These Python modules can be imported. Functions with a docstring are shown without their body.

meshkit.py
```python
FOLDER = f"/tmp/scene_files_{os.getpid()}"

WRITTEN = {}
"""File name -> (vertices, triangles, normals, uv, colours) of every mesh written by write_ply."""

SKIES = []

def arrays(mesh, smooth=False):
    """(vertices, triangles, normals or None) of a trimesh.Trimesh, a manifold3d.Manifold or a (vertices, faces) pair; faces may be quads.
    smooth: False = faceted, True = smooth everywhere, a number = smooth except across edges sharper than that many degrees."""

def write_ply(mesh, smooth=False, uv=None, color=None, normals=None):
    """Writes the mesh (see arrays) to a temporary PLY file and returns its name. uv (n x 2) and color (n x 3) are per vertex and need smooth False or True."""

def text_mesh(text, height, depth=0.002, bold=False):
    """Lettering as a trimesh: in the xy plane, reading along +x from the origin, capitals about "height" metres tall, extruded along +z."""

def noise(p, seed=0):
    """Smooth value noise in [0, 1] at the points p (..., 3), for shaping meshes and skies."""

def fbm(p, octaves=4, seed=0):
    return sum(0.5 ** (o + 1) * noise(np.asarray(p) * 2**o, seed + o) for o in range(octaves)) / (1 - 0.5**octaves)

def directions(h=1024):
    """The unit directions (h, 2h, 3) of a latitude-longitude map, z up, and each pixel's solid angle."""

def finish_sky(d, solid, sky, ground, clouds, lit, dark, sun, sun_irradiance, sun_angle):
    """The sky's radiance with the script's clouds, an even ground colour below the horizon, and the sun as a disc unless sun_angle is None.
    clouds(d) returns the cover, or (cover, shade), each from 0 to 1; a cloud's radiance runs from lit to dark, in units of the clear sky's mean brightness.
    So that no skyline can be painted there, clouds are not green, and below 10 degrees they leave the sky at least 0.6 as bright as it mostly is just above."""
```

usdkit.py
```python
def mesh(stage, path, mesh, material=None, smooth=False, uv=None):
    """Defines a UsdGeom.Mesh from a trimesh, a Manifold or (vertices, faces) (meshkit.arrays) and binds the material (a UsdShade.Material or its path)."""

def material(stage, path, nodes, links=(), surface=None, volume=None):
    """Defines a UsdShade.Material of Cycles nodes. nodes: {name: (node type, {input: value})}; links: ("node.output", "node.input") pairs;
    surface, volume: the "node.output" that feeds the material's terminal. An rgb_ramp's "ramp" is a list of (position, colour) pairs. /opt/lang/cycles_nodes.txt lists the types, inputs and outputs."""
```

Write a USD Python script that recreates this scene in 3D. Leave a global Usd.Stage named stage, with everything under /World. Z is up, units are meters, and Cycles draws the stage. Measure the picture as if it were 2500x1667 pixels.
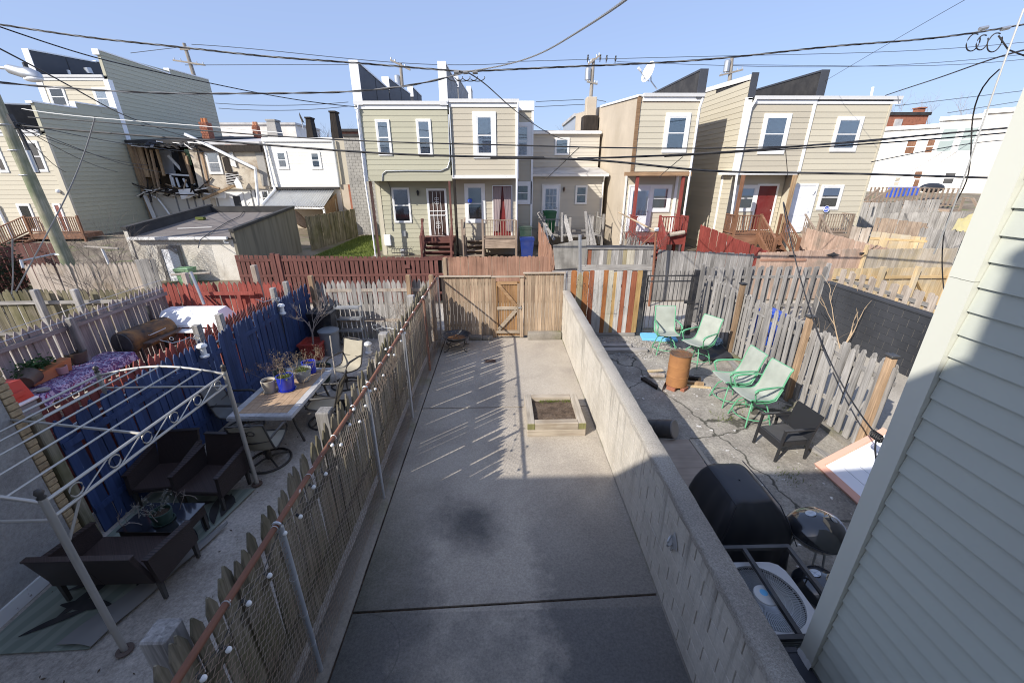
import math, random
import numpy as np, trimesh, usdkit, meshkit
from pxr import Usd, UsdGeom, UsdLux, UsdShade, Gf, Sdf, Vt
R = random.Random(7)
stage = Usd.Stage.CreateInMemory()
UsdGeom.SetStageUpAxis(stage, UsdGeom.Tokens.z); UsdGeom.SetStageMetersPerUnit(stage, 1.0)
UsdGeom.Xform.Define(stage, '/World'); UsdGeom.Scope.Define(stage, '/World/Looks')
# ---------------------------------------------------------------- camera, sky, sun, exposure
CAM_H, PITCH, YAW, ROLL, FPX = 4.5, -21.9, -1.36, -0.14, 1000.0     # FPX: focal length in pixels of a 2500 wide picture
EXPOSURE = 0.68
SKY, SUN = 0.15, 1.02
HAZE, HAZE_COL = 0.72, (1.68, 2.17, 3.6)         # thin even haze over the clear sky
SUN_DIR = np.array([-1.16, -0.95, 1.0]); SUN_DIR /= np.linalg.norm(SUN_DIR)
def rot(axis, deg):
    return np.array(trimesh.transformations.rotation_matrix(math.radians(deg), axis))[:3, :3]
CM = rot([0, 0, 1], YAW) @ rot([1, 0, 0], PITCH) @ np.array([[1, 0, 0], [0, 0, -1], [0, 1, 0]], float) @ rot([0, 0, 1], ROLL)
cam = UsdGeom.Camera.Define(stage, '/World/camera')
cam.CreateHorizontalApertureAttr(36.0); cam.CreateVerticalApertureAttr(36.0 * 682 / 1024)
cam.CreateFocalLengthAttr(36.0 * FPX / 2500); cam.CreateClippingRangeAttr(Gf.Vec2f(0.05, 5000))
mt = np.eye(4); mt[:3, :3] = CM; mt[:3, 3] = (0, 0, CAM_H)
cam.AddTransformOp().Set(Gf.Matrix4d(*mt.T.ravel().tolist()))
cam.CreateExposureAttr(EXPOSURE)
EL, AZ = math.asin(SUN_DIR[2]), math.atan2(SUN_DIR[0], SUN_DIR[1])
dome = UsdLux.DomeLight.Define(stage, '/World/sky')
skymat = usdkit.material(stage, '/World/Looks/sky', {
    's': ('sky_texture', {'sky_type': 'single_scattering', 'sun_disc': False, 'sun_elevation': EL, 'sun_rotation': AZ, 'altitude': 60.0, 'air_density': 1.0, 'aerosol_density': 1.4, 'ozone_density': 2.2}),
    'h': ('mix', {'fac': HAZE, 'color2': HAZE_COL}),
    'b': ('background_shader', {'strength': SKY})}, [('s.color', 'h.color1'), ('h.color', 'b.color')], surface='b.background')
UsdShade.MaterialBindingAPI.Apply(dome.GetPrim()).Bind(skymat)
dome.GetPrim().SetCustomDataByKey('kind', 'structure')
sun = UsdLux.DistantLight.Define(stage, '/World/sun')
sun.CreateIntensityAttr(SUN); sun.CreateNormalizeAttr(True); sun.CreateAngleAttr(0.5); sun.CreateColorAttr(Gf.Vec3f(1.0, 0.945, 0.86))
zx = np.cross([0, 0, 1], SUN_DIR); zx /= np.linalg.norm(zx)
sm = np.eye(4); sm[:3, :3] = np.stack([zx, np.cross(SUN_DIR, zx), SUN_DIR], 1)
sun.AddTransformOp().Set(Gf.Matrix4d(*sm.T.ravel().tolist()))
# ---------------------------------------------------------------- surveying: a sight line of the photograph meets a known plane
EYE = np.array([0, 0, CAM_H])
def ray(u, v): return CM @ np.array([(u - 1250) / FPX, -(v - 833.5) / FPX, -1.0])
def onZ(p, z=0.0): d = ray(*p); return EYE + d * (z - CAM_H) / d[2]
def onY(p, y): d = ray(*p); return EYE + d * y / d[1]
def onX(p, x): d = ray(*p); return EYE + d * x / d[0]
def mk(x0, y0, s): return lambda x, y: (x0 + x / s, y0 + y / s)
H1 = mk(0, 50, 2.6133); H2 = mk(300, 250, 3.1367); H3 = mk(800, 100, 2.6133); H4 = mk(1250, 100, 2.6133); H5 = mk(1650, 100, 2.6133)
H0 = mk(0, 100, 5.226); R2 = mk(2100, 250, 3.135); Z3 = mk(1280, 480, 5.6); Z2 = mk(1160, 430, 6.273); W1 = mk(900, 430, 7.127); C3 = mk(300, 300, 5.88)
Q1 = mk(0, 0, 1.8816); Q2 = mk(1250, 0, 1.8816); DD = mk(0, 0, .9408); RR = mk(1500, 600, 2.851); KK = mk(1550, 1000, 2.35); AA = mk(500, 600, 2.6133)
P4 = mk(1500, 420, 3.4457); P5 = mk(1740, 430, 3.3175)
# ---------------------------------------------------------------- scene tree
used = {}
def path_for(parent, name):
    n = used.get((parent, name), 0); used[(parent, name)] = n + 1
    return f'{parent}/{name}' + (f'_{n:03d}' if n else '')
def tag(prim, label=None, cat=None, group=None, kind=None):
    for k, v in (('label', label), ('category', cat), ('group', group), ('kind', kind)):
        if v: prim.SetCustomDataByKey(k, v)
    return prim
class Thing:
    pass
def thing(name, label, cat, loc=(0, 0, 0), rz=0.0, group=None, kind=None, world=True):
    """An Xform at the thing's base. world: its parts are given in scene coordinates, else in its own."""
    t = Thing(); t.path = path_for('/World', name); t.loc = np.array(loc, float); t.world = world
    x = UsdGeom.Xform.Define(stage, t.path); x.AddTranslateOp().Set(Gf.Vec3d(*map(float, loc)))
    if rz: x.AddRotateZOp().Set(float(rz))
    t.prim = tag(x.GetPrim(), label, cat, group, kind); t.name = name; t.cat = cat; t.group = group
    return t
def copy(src, label, loc, rz=0.0, group=None):
    p = path_for('/World', src.name); x = UsdGeom.Xform.Define(stage, p)
    x.AddTranslateOp().Set(Gf.Vec3d(*map(float, loc)))
    x.AddRotateZOp().Set(float(rz))
    x.GetPrim().GetReferences().AddInternalReference(src.path); x.GetPrim().SetInstanceable(True)
    tag(x.GetPrim(), label, src.cat, group or src.group); return x.GetPrim()
def part(t, name, mb, mat, smooth=False, label=None, kind=None, under=None):
    v, f = mb.arrays() if isinstance(mb, MB) else (np.array(mb.vertices), np.array(mb.faces))
    if t.world: v = v - t.loc
    p = path_for(under or t.path, name)
    m = usdkit.mesh(stage, p, (v, f), mat, smooth=smooth)
    if label: m.GetPrim().SetCustomDataByKey('label', label)
    if kind: m.GetPrim().SetCustomDataByKey('kind', kind)
    return p
def single(name, mb, mat, label, cat, smooth=False, group=None, kind=None):
    v, f = mb.arrays() if isinstance(mb, MB) else (np.array(mb.vertices), np.array(mb.faces))
    p = path_for('/World', name)
    base = np.array([(v[:, 0].min() + v[:, 0].max()) / 2, (v[:, 1].min() + v[:, 1].max()) / 2, v[:, 2].min()])
    m = usdkit.mesh(stage, p, (v - base, f), mat, smooth=smooth); m.AddTranslateOp().Set(Gf.Vec3d(*base.tolist()))
    tag(m.GetPrim(), label, cat, group, kind); return p
def structure(name, mb, mat, smooth=False, kind='structure', label=None):
    v, f = mb.arrays() if isinstance(mb, MB) else (np.array(mb.vertices), np.array(mb.faces))
    p = path_for('/World', name); m = usdkit.mesh(stage, p, (v, f), mat, smooth=smooth); tag(m.GetPrim(), label, None, None, kind); return p
# ---------------------------------------------------------------- mesh builder
CUBE = np.array([[0, 2, 1], [0, 3, 2], [4, 5, 6], [4, 6, 7], [0, 1, 5], [0, 5, 4], [1, 2, 6], [1, 6, 5], [2, 3, 7], [2, 7, 6], [3, 0, 4], [3, 4, 7]])
class MB:
    def __init__(self): self.v, self.f, self.n = [], [], 0
    def add(self, v, f):
        v = np.asarray(v, float).reshape(-1, 3); f = np.asarray(f, int)
        if f.shape[1] == 4: f = np.vstack([f[:, [0, 1, 2]], f[:, [0, 2, 3]]])
        self.v.append(v); self.f.append(f + self.n); self.n += len(v); return self
    def arrays(self): return np.vstack(self.v), np.vstack(self.f)
    def xf(self, M, t=(0, 0, 0)):
        self.v = [x @ np.asarray(M).T + np.asarray(t) for x in self.v]; return self
    def hexa(self, a, b): return self.add(np.vstack([a, b]), CUBE)     # a: four corners, b: the same four moved
    def box(self, x0, x1, y0, y1, z0, z1):
        return self.hexa([(x0, y0, z0), (x1, y0, z0), (x1, y1, z0), (x0, y1, z0)], [(x0, y0, z1), (x1, y0, z1), (x1, y1, z1), (x0, y1, z1)])
    def beam(self, p, q, w, h, up=(0, 0, 1)):
        p, q = np.asarray(p, float), np.asarray(q, float); d = q - p; d /= np.linalg.norm(d); up = np.asarray(up, float)
        if abs(d @ up) > .98: up = np.array([0, 1.0, 0]) if abs(d[1]) < .9 else np.array([1.0, 0, 0])
        s = np.cross(d, up); s /= np.linalg.norm(s); u = np.cross(s, d)
        c = [-s * w / 2 - u * h / 2, s * w / 2 - u * h / 2, s * w / 2 + u * h / 2, -s * w / 2 + u * h / 2]
        a, b = [p + k for k in c], [q + k for k in c]
        return self.hexa(a[::-1], b[::-1])
    def tube(self, pts, r, n=6, caps=True, closed=False):
        p = np.asarray(pts, float); m = len(p)
        t = np.roll(p, -1, 0) - np.roll(p, 1, 0)
        if not closed: t[0], t[-1] = p[1] - p[0], p[-1] - p[-2]
        t /= np.linalg.norm(t, axis=1, keepdims=True) + 1e-12
        ref = np.array([0, 0, 1.0]) if abs(t[:, 2]).mean() < .75 else np.array([0.35, 0.94, 0])
        a = np.cross(t, ref); a /= np.linalg.norm(a, axis=1, keepdims=True) + 1e-12; b = np.cross(t, a)
        ang = np.arange(n) * 2 * np.pi / n; rr = np.broadcast_to(r, (m,))[:, None, None]
        v = (p[:, None] + rr * (np.cos(ang)[None, :, None] * a[:, None] + np.sin(ang)[None, :, None] * b[:, None])).reshape(-1, 3)
        k = m if closed else m - 1
        i, j = np.meshgrid(np.arange(k), np.arange(n), indexing='ij'); i2 = (i + 1) % m; j2 = (j + 1) % n
        q = np.stack([i * n + j, i2 * n + j, i2 * n + j2, i * n + j2], -1).reshape(-1, 4)
        f = np.vstack([q[:, [0, 1, 2]], q[:, [0, 2, 3]]])
        if caps and not closed:
            f = np.vstack([f, [[0, j + 1, j + 2] for j in range(n - 2)], [[(m - 1) * n, (m - 1) * n + j + 2, (m - 1) * n + j + 1] for j in range(n - 2)]])
        return self.add(v, f)
    def lathe(self, prof, n=20, c=(0, 0, 0)):
        prof = np.asarray(prof, float); m = len(prof); ang = np.arange(n) * 2 * np.pi / n
        v = np.stack([prof[:, None, 0] * np.cos(ang), prof[:, None, 0] * np.sin(ang), np.repeat(prof[:, 1:2], n, 1)], -1).reshape(-1, 3) + np.asarray(c)
        i, j = np.meshgrid(np.arange(m - 1), np.arange(n), indexing='ij'); j2 = (j + 1) % n
        return self.add(v, np.stack([i * n + j, i * n + j2, (i + 1) * n + j2, (i + 1) * n + j], -1).reshape(-1, 4))
    def plate(self, outline, o, u, w, n, t):
        """A flat board: outline (s, z) points in the plane o + s u + z w, thickness t along n; outline convex or star-shaped about its middle."""
        P = np.asarray(outline, float); o, u, w, n = (np.asarray(x, float) for x in (o, u, w, n))
        a = o + P[:, :1] * u + P[:, 1:2] * w; k = len(a); c = a.mean(0)
        v = np.vstack([a, a + n * t, [c], [c + n * t]]); f = []
        for i in range(k):
            j = (i + 1) % k; f += [[2 * k, j, i], [2 * k + 1, k + i, k + j], [i, j, k + j], [i, k + j, k + i]]
        return self.add(v, f)
    def grid(self, xs, ys, zf):
        X, Y = np.meshgrid(xs, ys, indexing='ij'); Z = zf(X, Y) if callable(zf) else np.full_like(X, zf)
        ny = len(ys); i, j = np.meshgrid(np.arange(len(xs) - 1), np.arange(ny - 1), indexing='ij')
        return self.add(np.stack([X, Y, Z], -1).reshape(-1, 3), np.stack([i * ny + j, (i + 1) * ny + j, (i + 1) * ny + j + 1, i * ny + j + 1], -1).reshape(-1, 4))
    def surf(self, rows):
        """A skin through rows of points."""
        A = np.asarray(rows, float); m, n = A.shape[:2]; i, j = np.meshgrid(np.arange(m - 1), np.arange(n - 1), indexing='ij')
        return self.add(A.reshape(-1, 3), np.stack([i * n + j, (i + 1) * n + j, (i + 1) * n + j + 1, i * n + j + 1], -1).reshape(-1, 4))
    def ball(self, c, r, sub=2, s=(1, 1, 1)):
        m = trimesh.creation.icosphere(subdivisions=sub, radius=1.0); return self.add(m.vertices * np.array(s) * r + np.asarray(c), m.faces)
    def sheet(self, rows, t):
        """A skin with thickness t (both sides)."""
        A = np.asarray(rows, float); du = np.gradient(A, axis=0); dv = np.gradient(A, axis=1); n = np.cross(du, dv); n /= np.linalg.norm(n, axis=2, keepdims=True) + 1e-12
        B = A + n * t; m, k = A.shape[:2]
        self.surf(A[::-1]); self.surf(B)
        for a, b in ((A[0], B[0]), (B[-1], A[-1]), (B[:, 0], A[:, 0]), (A[:, -1], B[:, -1])): self.surf([a, b])
        return self
def cbox(x0, x1, y0, y1, z0, z1, b=.01):
    """A box with chamfered edges."""
    P = []
    for x in (x0, x1):
        for y in (y0, y1):
            for z in (z0, z1):
                for k in range(3):
                    q = [x + (b if x == x0 else -b), y + (b if y == y0 else -b), z + (b if z == z0 else -b)]; q[k] = (x, y, z)[k]; P.append(q)
    h = trimesh.PointCloud(np.array(P)).convex_hull; return MB().add(h.vertices, h.faces)
def arc(c, r, a0, a1, n, u=(1, 0, 0), w=(0, 0, 1)):
    a = np.radians(np.linspace(a0, a1, n)); return np.asarray(c) + r * (np.cos(a)[:, None] * np.asarray(u) + np.sin(a)[:, None] * np.asarray(w))
def sag(p, q, s, n=24):
    t = np.linspace(0, 1, n)[:, None]; p, q = np.asarray(p, float), np.asarray(q, float); P = p * (1 - t) + q * t; P[:, 2] -= s * 4 * (t * (1 - t))[:, 0]; return P
def fence(name, label, cat, p0, p1, mat, pitch=.13, w=.115, t=.018, z0=.05, zt=1.75, style='point', side=1, rails=((.45, -1), (1.45, -1)), posts=(), post_mat=None, rail_mat=None, post_h=1.9, post_w=.1, jz=.02, jx=.006, lean=.012, piece='picket', gap_at=(), zbase=None, back=False, mats=None, group=None, rail_w=.09, rail_t=.04, rail_off=None, tops=None):
    """A board fence from p0 to p1; side: which side of the line the boards face (+1 = left of the direction). Every board, rail and post is a part."""
    p0, p1 = np.array([*p0, 0.0]), np.array([*p1, 0.0]); L = np.linalg.norm(p1 - p0); u = (p1 - p0) / L; n = np.array([-u[1], u[0], 0]) * side; up = np.array([0, 0, 1.0])
    th = thing(name, label, cat, (*p0[:2], z0), group=group); k = int(L / pitch); rg = random.Random(hash_name(name + label))
    zb = zbase or (lambda s: 0.0)
    for i in range(k):
        s = i * pitch + rg.uniform(-jx, jx)
        if any(a < s < b for a, b in gap_at): continue
        ww = w * rg.uniform(.94, 1.03); h = zt + rg.uniform(-jz, jz) - z0
        if tops: h = tops(s) + rg.uniform(-jz, jz) - z0
        if style == 'point': o = [(0, 0), (ww, 0), (ww, h - .11), (ww * .56, h), (ww * .44, h), (0, h - .11)]
        elif style == 'gothic': o = [(0, 0), (ww, 0), (ww, h - .13), (ww * .88, h - .06), (ww * .6, h), (ww * .4, h), (ww * .12, h - .06), (0, h - .13)]
        elif style == 'dog': o = [(0, 0), (ww, 0), (ww, h - .03), (ww * .78, h), (ww * .22, h), (0, h - .03)]
        elif style == 'round': o = [(0, 0), (ww, 0), (ww, h - .1), (ww * .86, h - .075), (ww * .86, h - .04), (ww * .68, h - .008), (ww * .5, h), (ww * .32, h - .008), (ww * .14, h - .04), (ww * .14, h - .075), (0, h - .1)]
        else: o = [(0, 0), (ww, 0), (ww, h), (0, h)]
        ln = rg.uniform(-lean, lean); sd = n if not (back and i % 2) else -n
        off = sd * (.012 + rg.uniform(0, .006)) + (sd * (rail_t / 2) if back else 0)
        m = MB().plate(o, p0 + u * s + up * (z0 + zb(s)) + off, u, up + u * ln + n * rg.uniform(-lean, lean), sd, t)
        part(th, piece, m, mats[i % len(mats)] if mats else mat)
    for z, sd in rails:
        d = n * (sd * (rail_t / 2 + .004)) if sd else 0 * n
        cuts = sorted([0, *[s for s in posts if 0 < s < L], L])
        for a, b in zip(cuts[:-1], cuts[1:]):
            if any(g0 <= (a + b) / 2 <= g1 for g0, g1 in gap_at): continue
            part(th, 'rail', MB().beam(p0 + u * (a + .002) + d + up * (z + zb(a)), p0 + u * (b - .002) + d + up * (z + zb(b)), rail_t, rail_w), rail_mat or mat)
    for s in posts:
        c = p0 + u * s - n * ((post_w / 2 + rail_t + .012) if rails and not back else 0); hh = post_h + rg.uniform(-.03, .03)
        a = post_w / 2; m = cbox(-a, a, -a, a, 0, hh, .008); m.xf(np.stack([u, n, up], 1), c + up * zb(s)); part(th, 'post', m, post_mat or mat)
    return th
def hash_name(s):
    h = 0
    for ch in s: h = (h * 131 + ord(ch)) % 1000003
    return h
def chain(th, p0, p1, z0, z1, mat, cell=.07, r=.0017, zig=.02, name='wire_mesh', sides=3):
    p0, p1 = np.array([*p0, 0.0]), np.array([*p1, 0.0]); L = np.linalg.norm(p1 - p0); u = (p1 - p0) / L; m = MB(); k = int(L / cell); nz = int((z1 - z0) / cell * 2); rg = random.Random(3)
    nn = np.array([-u[1], u[0], 0])
    for i in range(k):
        P = [p0 + u * ((i + (j + i) % 2) * cell) + nn * (.004 * (1 if (j + i) % 2 else -1)) + np.array([0, 0, z0 + (j + rg.uniform(-.04, .04)) * (z1 - z0) / nz]) for j in range(nz + 1)]
        m.tube(P, r, sides, caps=False)
    part(th, name, m, mat)
# ---------------------------------------------------------------- materials
def mat(name, nodes, links, surface='p.BSDF'): return usdkit.material(stage, '/World/Looks/' + name, nodes, links, surface=surface)
def wood(name, light, dark, axis='z', s=1.0, rnd=.28, rough=.86, blotch=None, bl=(.5, .68), bump=.35, wear=None, wl=(.56, .6)):
    sc = {'z': (16 * s, 16 * s, .7 * s), 'x': (.7 * s, 16 * s, 16 * s), 'y': (16 * s, .7 * s, 16 * s)}[axis]
    n = {'g': ('geometry', {}), 'oi': ('object_info', {}), 'm': ('mapping', {'scale': sc}), 'ml': ('vector_math', {'math_type': 'scale', 'scale': 37.0}), 'co': ('combine_xyz', {}), 'ad': ('vector_math', {'math_type': 'add'}),
         'n': ('noise_texture', {'scale': 1.6, 'detail': 5.0, 'roughness': .65, 'distortion': .6}), 'r': ('rgb_ramp', {'ramp': [(.3, dark), (.62, light), (.8, tuple(min(1, c * 1.12) for c in light))]}),
         'b': ('noise_texture', {'scale': 2.2, 'detail': 4.0}), 'mr': ('map_range', {'from_min': 0.0, 'from_max': 1.0, 'to_min': 1 - rnd, 'to_max': 1 + rnd * .8}),
         'mb': ('map_range', {'from_min': .3, 'from_max': .75, 'to_min': 1.12, 'to_max': .8, 'clamp': True}), 'mu': ('math', {'math_type': 'multiply'}),
         'h': ('hsv', {}), 'p': ('principled_bsdf', {'roughness': rough, 'specular_ior_level': .25}), 'bu': ('bump', {'strength': bump, 'distance': .012})}
    l = [('oi.random', 'co.x'), ('oi.random', 'co.z'), ('co.vector', 'ml.vector1'), ('g.position', 'ad.vector1'), ('ml.vector', 'ad.vector2'), ('ad.vector', 'm.vector'), ('m.vector', 'n.vector'), ('g.position', 'b.vector'), ('n.fac', 'r.fac'), ('oi.random', 'mr.value'), ('b.fac', 'mb.value'), ('mr.result', 'mu.value1'), ('mb.result', 'mu.value2'), ('mu.value', 'h.value'), ('n.fac', 'bu.height'), ('bu.normal', 'p.normal')]
    src = 'r.color'
    if wear:
        n['wn'] = ('noise_texture', {'scale': 3.1, 'detail': 7.0, 'roughness': .72}); n['wr'] = ('rgb_ramp', {'ramp': [(wl[0], (0, 0, 0)), (wl[1], (1, 1, 1))]}); n['wm'] = ('mix', {'color2': wear})
        l += [('m.vector', 'wn.vector'), ('wn.fac', 'wr.fac'), ('wr.color', 'wm.fac'), (src, 'wm.color1')]; src = 'wm.color'
    if blotch:
        n['bn'] = ('noise_texture', {'scale': 1.1, 'detail': 5.0, 'roughness': .6}); n['br'] = ('rgb_ramp', {'ramp': [(bl[0], (0, 0, 0)), (bl[1], (1, 1, 1))]}); n['bm'] = ('mix', {'color2': blotch})
        l += [('g.position', 'bn.vector'), ('bn.fac', 'br.fac'), ('br.color', 'bm.fac'), (src, 'bm.color1')]; src = 'bm.color'
    return mat(name, n, l + [(src, 'h.color'), ('h.color', 'p.base_color')])
def paint(name, col, rough=.5, dirt=(.35, .33, .3), amount=.25, scale=1.2, rnd=.05, metallic=0.0, bump=0.0, spec=.4, chips=None, chip_at=(.62, .64), chip_scale=9.0, streak=False, coat=0.0):
    n = {'g': ('geometry', {}), 'oi': ('object_info', {}), 'a': ('noise_texture', {'scale': scale, 'detail': 6.0, 'roughness': .62}), 'r': ('rgb_ramp', {'ramp': [(.42, (0, 0, 0)), (.8, (amount,) * 3)]}), 'm': ('mix', {'color1': col, 'color2': dirt}),
         'mr': ('map_range', {'to_min': 1 - rnd, 'to_max': 1 + rnd}), 'h': ('hsv', {}), 'p': ('principled_bsdf', {'roughness': rough, 'metallic': metallic, 'specular_ior_level': spec, 'coat_weight': coat})}
    l = [('a.fac', 'r.fac'), ('r.color', 'm.fac'), ('oi.random', 'mr.value'), ('mr.result', 'h.value')]; src = 'm.color'
    if streak: n['mp'] = ('mapping', {'scale': (3.0, 3.0, .25)}); l += [('g.position', 'mp.vector'), ('mp.vector', 'a.vector')]
    else: l += [('g.position', 'a.vector')]
    if chips:
        n['c'] = ('noise_texture', {'scale': chip_scale, 'detail': 6.0, 'roughness': .68}); n['cr'] = ('rgb_ramp', {'ramp': [(chip_at[0], (0, 0, 0)), (chip_at[1], (1, 1, 1))]}); n['cm'] = ('mix', {'color2': chips})
        l += [('g.position', 'c.vector'), ('c.fac', 'cr.fac'), ('cr.color', 'cm.fac'), (src, 'cm.color1')]; src = 'cm.color'
    if bump: n['bn'] = ('noise_texture', {'scale': 60.0, 'detail': 3.0}); n['bu'] = ('bump', {'strength': bump, 'distance': .01}); l += [('g.position', 'bn.vector'), ('bn.fac', 'bu.height'), ('bu.normal', 'p.normal')]
    return mat(name, n, l + [(src, 'h.color'), ('h.color', 'p.base_color')])
def stone(name, col, dark, light=None, big=.7, fine=28.0, rough=.92, bump=.35, spots=None, spot_at=(.66, .7), spot_scale=3.0, cracks=None, crack_scale=.55, moss=None, grit=.22, extra=None):
    """Concrete, stucco, earth: blotches at two sizes, grit, and optionally spots, cracks and moss."""
    n = {'g': ('geometry', {}), 'a': ('noise_texture', {'scale': big, 'detail': 7.0, 'roughness': .6, 'distortion': .3}), 'r': ('rgb_ramp', {'ramp': [(.3, dark), (.52, col), (.78, light or tuple(c * 1.12 for c in col))]}),
         'f': ('noise_texture', {'scale': fine, 'detail': 5.0, 'roughness': .75}), 'fr': ('map_range', {'from_min': .3, 'from_max': .7, 'to_min': 1 - grit, 'to_max': 1 + grit}), 'h': ('hsv', {}), 'w': ('noise_texture', {'scale': 160.0, 'detail': 2.0}), 'mh': ('math', {'math_type': 'add'}),
         'p': ('principled_bsdf', {'roughness': rough, 'specular_ior_level': .25}), 'bu': ('bump', {'strength': bump, 'distance': .012})}
    l = [('g.position', 'a.vector'), ('g.position', 'f.vector'), ('g.position', 'w.vector'), ('a.fac', 'r.fac'), ('f.fac', 'fr.value'), ('fr.result', 'h.value'), ('f.fac', 'mh.value1'), ('w.fac', 'mh.value2'), ('mh.value', 'bu.height'), ('bu.normal', 'p.normal')]; src = 'r.color'
    if moss:
        n['mn'] = ('noise_texture', {'scale': 1.3, 'detail': 6.0}); n['mo'] = ('rgb_ramp', {'ramp': [(.52, (0, 0, 0)), (.7, (.75,) * 3)]}); n['mm'] = ('mix', {'color2': moss}); l += [('g.position', 'mn.vector'), ('mn.fac', 'mo.fac'), ('mo.color', 'mm.fac'), (src, 'mm.color1')]; src = 'mm.color'
    if spots:
        n['sn'] = ('noise_texture', {'scale': spot_scale, 'detail': 5.0, 'roughness': .6}); n['so'] = ('rgb_ramp', {'ramp': [(spot_at[0], (0, 0, 0)), (spot_at[1], (1, 1, 1))]}); n['sx'] = ('mix', {'color2': spots}); l += [('g.position', 'sn.vector'), ('sn.fac', 'so.fac'), ('so.color', 'sx.fac'), (src, 'sx.color1')]; src = 'sx.color'
    if cracks:
        n['cd'] = ('noise_texture', {'scale': 2.0, 'detail': 4.0}); n['cs'] = ('vector_math', {'math_type': 'scale', 'scale': .5}); n['ca'] = ('vector_math', {'math_type': 'add'}); n['cv'] = ('voronoi_texture', {'feature': 'distance_to_edge', 'scale': crack_scale}); n['cr'] = ('rgb_ramp', {'ramp': [(.004, (1, 1, 1)), (.011, (0, 0, 0))]}); n['cx'] = ('mix', {'color2': cracks})
        l += [('g.position', 'cd.vector'), ('cd.color', 'cs.vector1'), ('g.position', 'ca.vector1'), ('cs.vector', 'ca.vector2'), ('ca.vector', 'cv.vector'), ('cv.distance', 'cr.fac'), ('cr.color', 'cx.fac'), (src, 'cx.color1')]; src = 'cx.color'
    if extra: src = extra(n, l, src)
    return mat(name, n, l + [(src, 'h.color'), ('h.color', 'p.base_color')])
def glass(name, tint=(.96, .98, .98), refl=(.9, .95, 1), base=.1):
    return mat(name, {'f': ('fresnel', {'IOR': 1.5}), 'a': ('math', {'math_type': 'add', 'value2': base, 'use_clamp': True}), 't': ('transparent_bsdf', {'color': tint}), 'r': ('glossy_bsdf', {'color': refl, 'roughness': .02}), 'm': ('mix_closure', {})}, [('f.fac', 'a.value1'), ('a.value', 'm.fac'), ('t.BSDF', 'm.closure1'), ('r.BSDF', 'm.closure2')], surface='m.closure')
def leaf(name, col, tr=.3):
    return mat(name, {'oi': ('geometry', {}), 'mr': ('map_range', {'to_min': .6, 'to_max': 1.35}), 'h': ('hsv', {'color': col}), 'd': ('principled_bsdf', {'roughness': .6, 'specular_ior_level': .3}), 't': ('translucent_bsdf', {}), 'm': ('mix_closure', {'fac': tr})}, [('oi.random_per_island', 'mr.value'), ('mr.result', 'h.value'), ('h.color', 'd.base_color'), ('h.color', 't.color'), ('d.BSDF', 'm.closure1'), ('t.BSDF', 'm.closure2')], surface='m.closure')
G_LT, G_DK = (.355, .338, .318), (.15, .14, .13)
M = {}
M['grey_wood'] = wood('weathered_grey_wood', G_LT, G_DK, rnd=.3)
M['grey_wood_x'] = wood('weathered_grey_wood_rail', G_LT, G_DK, axis='x', rnd=.25)
M['grey_wood_y'] = wood('weathered_grey_wood_rail_deep', G_LT, G_DK, axis='y', rnd=.25)
M['mossy_wood'] = wood('mossy_weathered_wood', (.235, .205, .15), (.095, .083, .06), blotch=(.105, .10, .042), bl=(.45, .75))
M['mossy_wood_y'] = wood('mossy_weathered_rail', (.16, .135, .10), (.07, .06, .045), axis='y', blotch=(.11, .11, .04), bl=(.45, .75))
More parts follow.
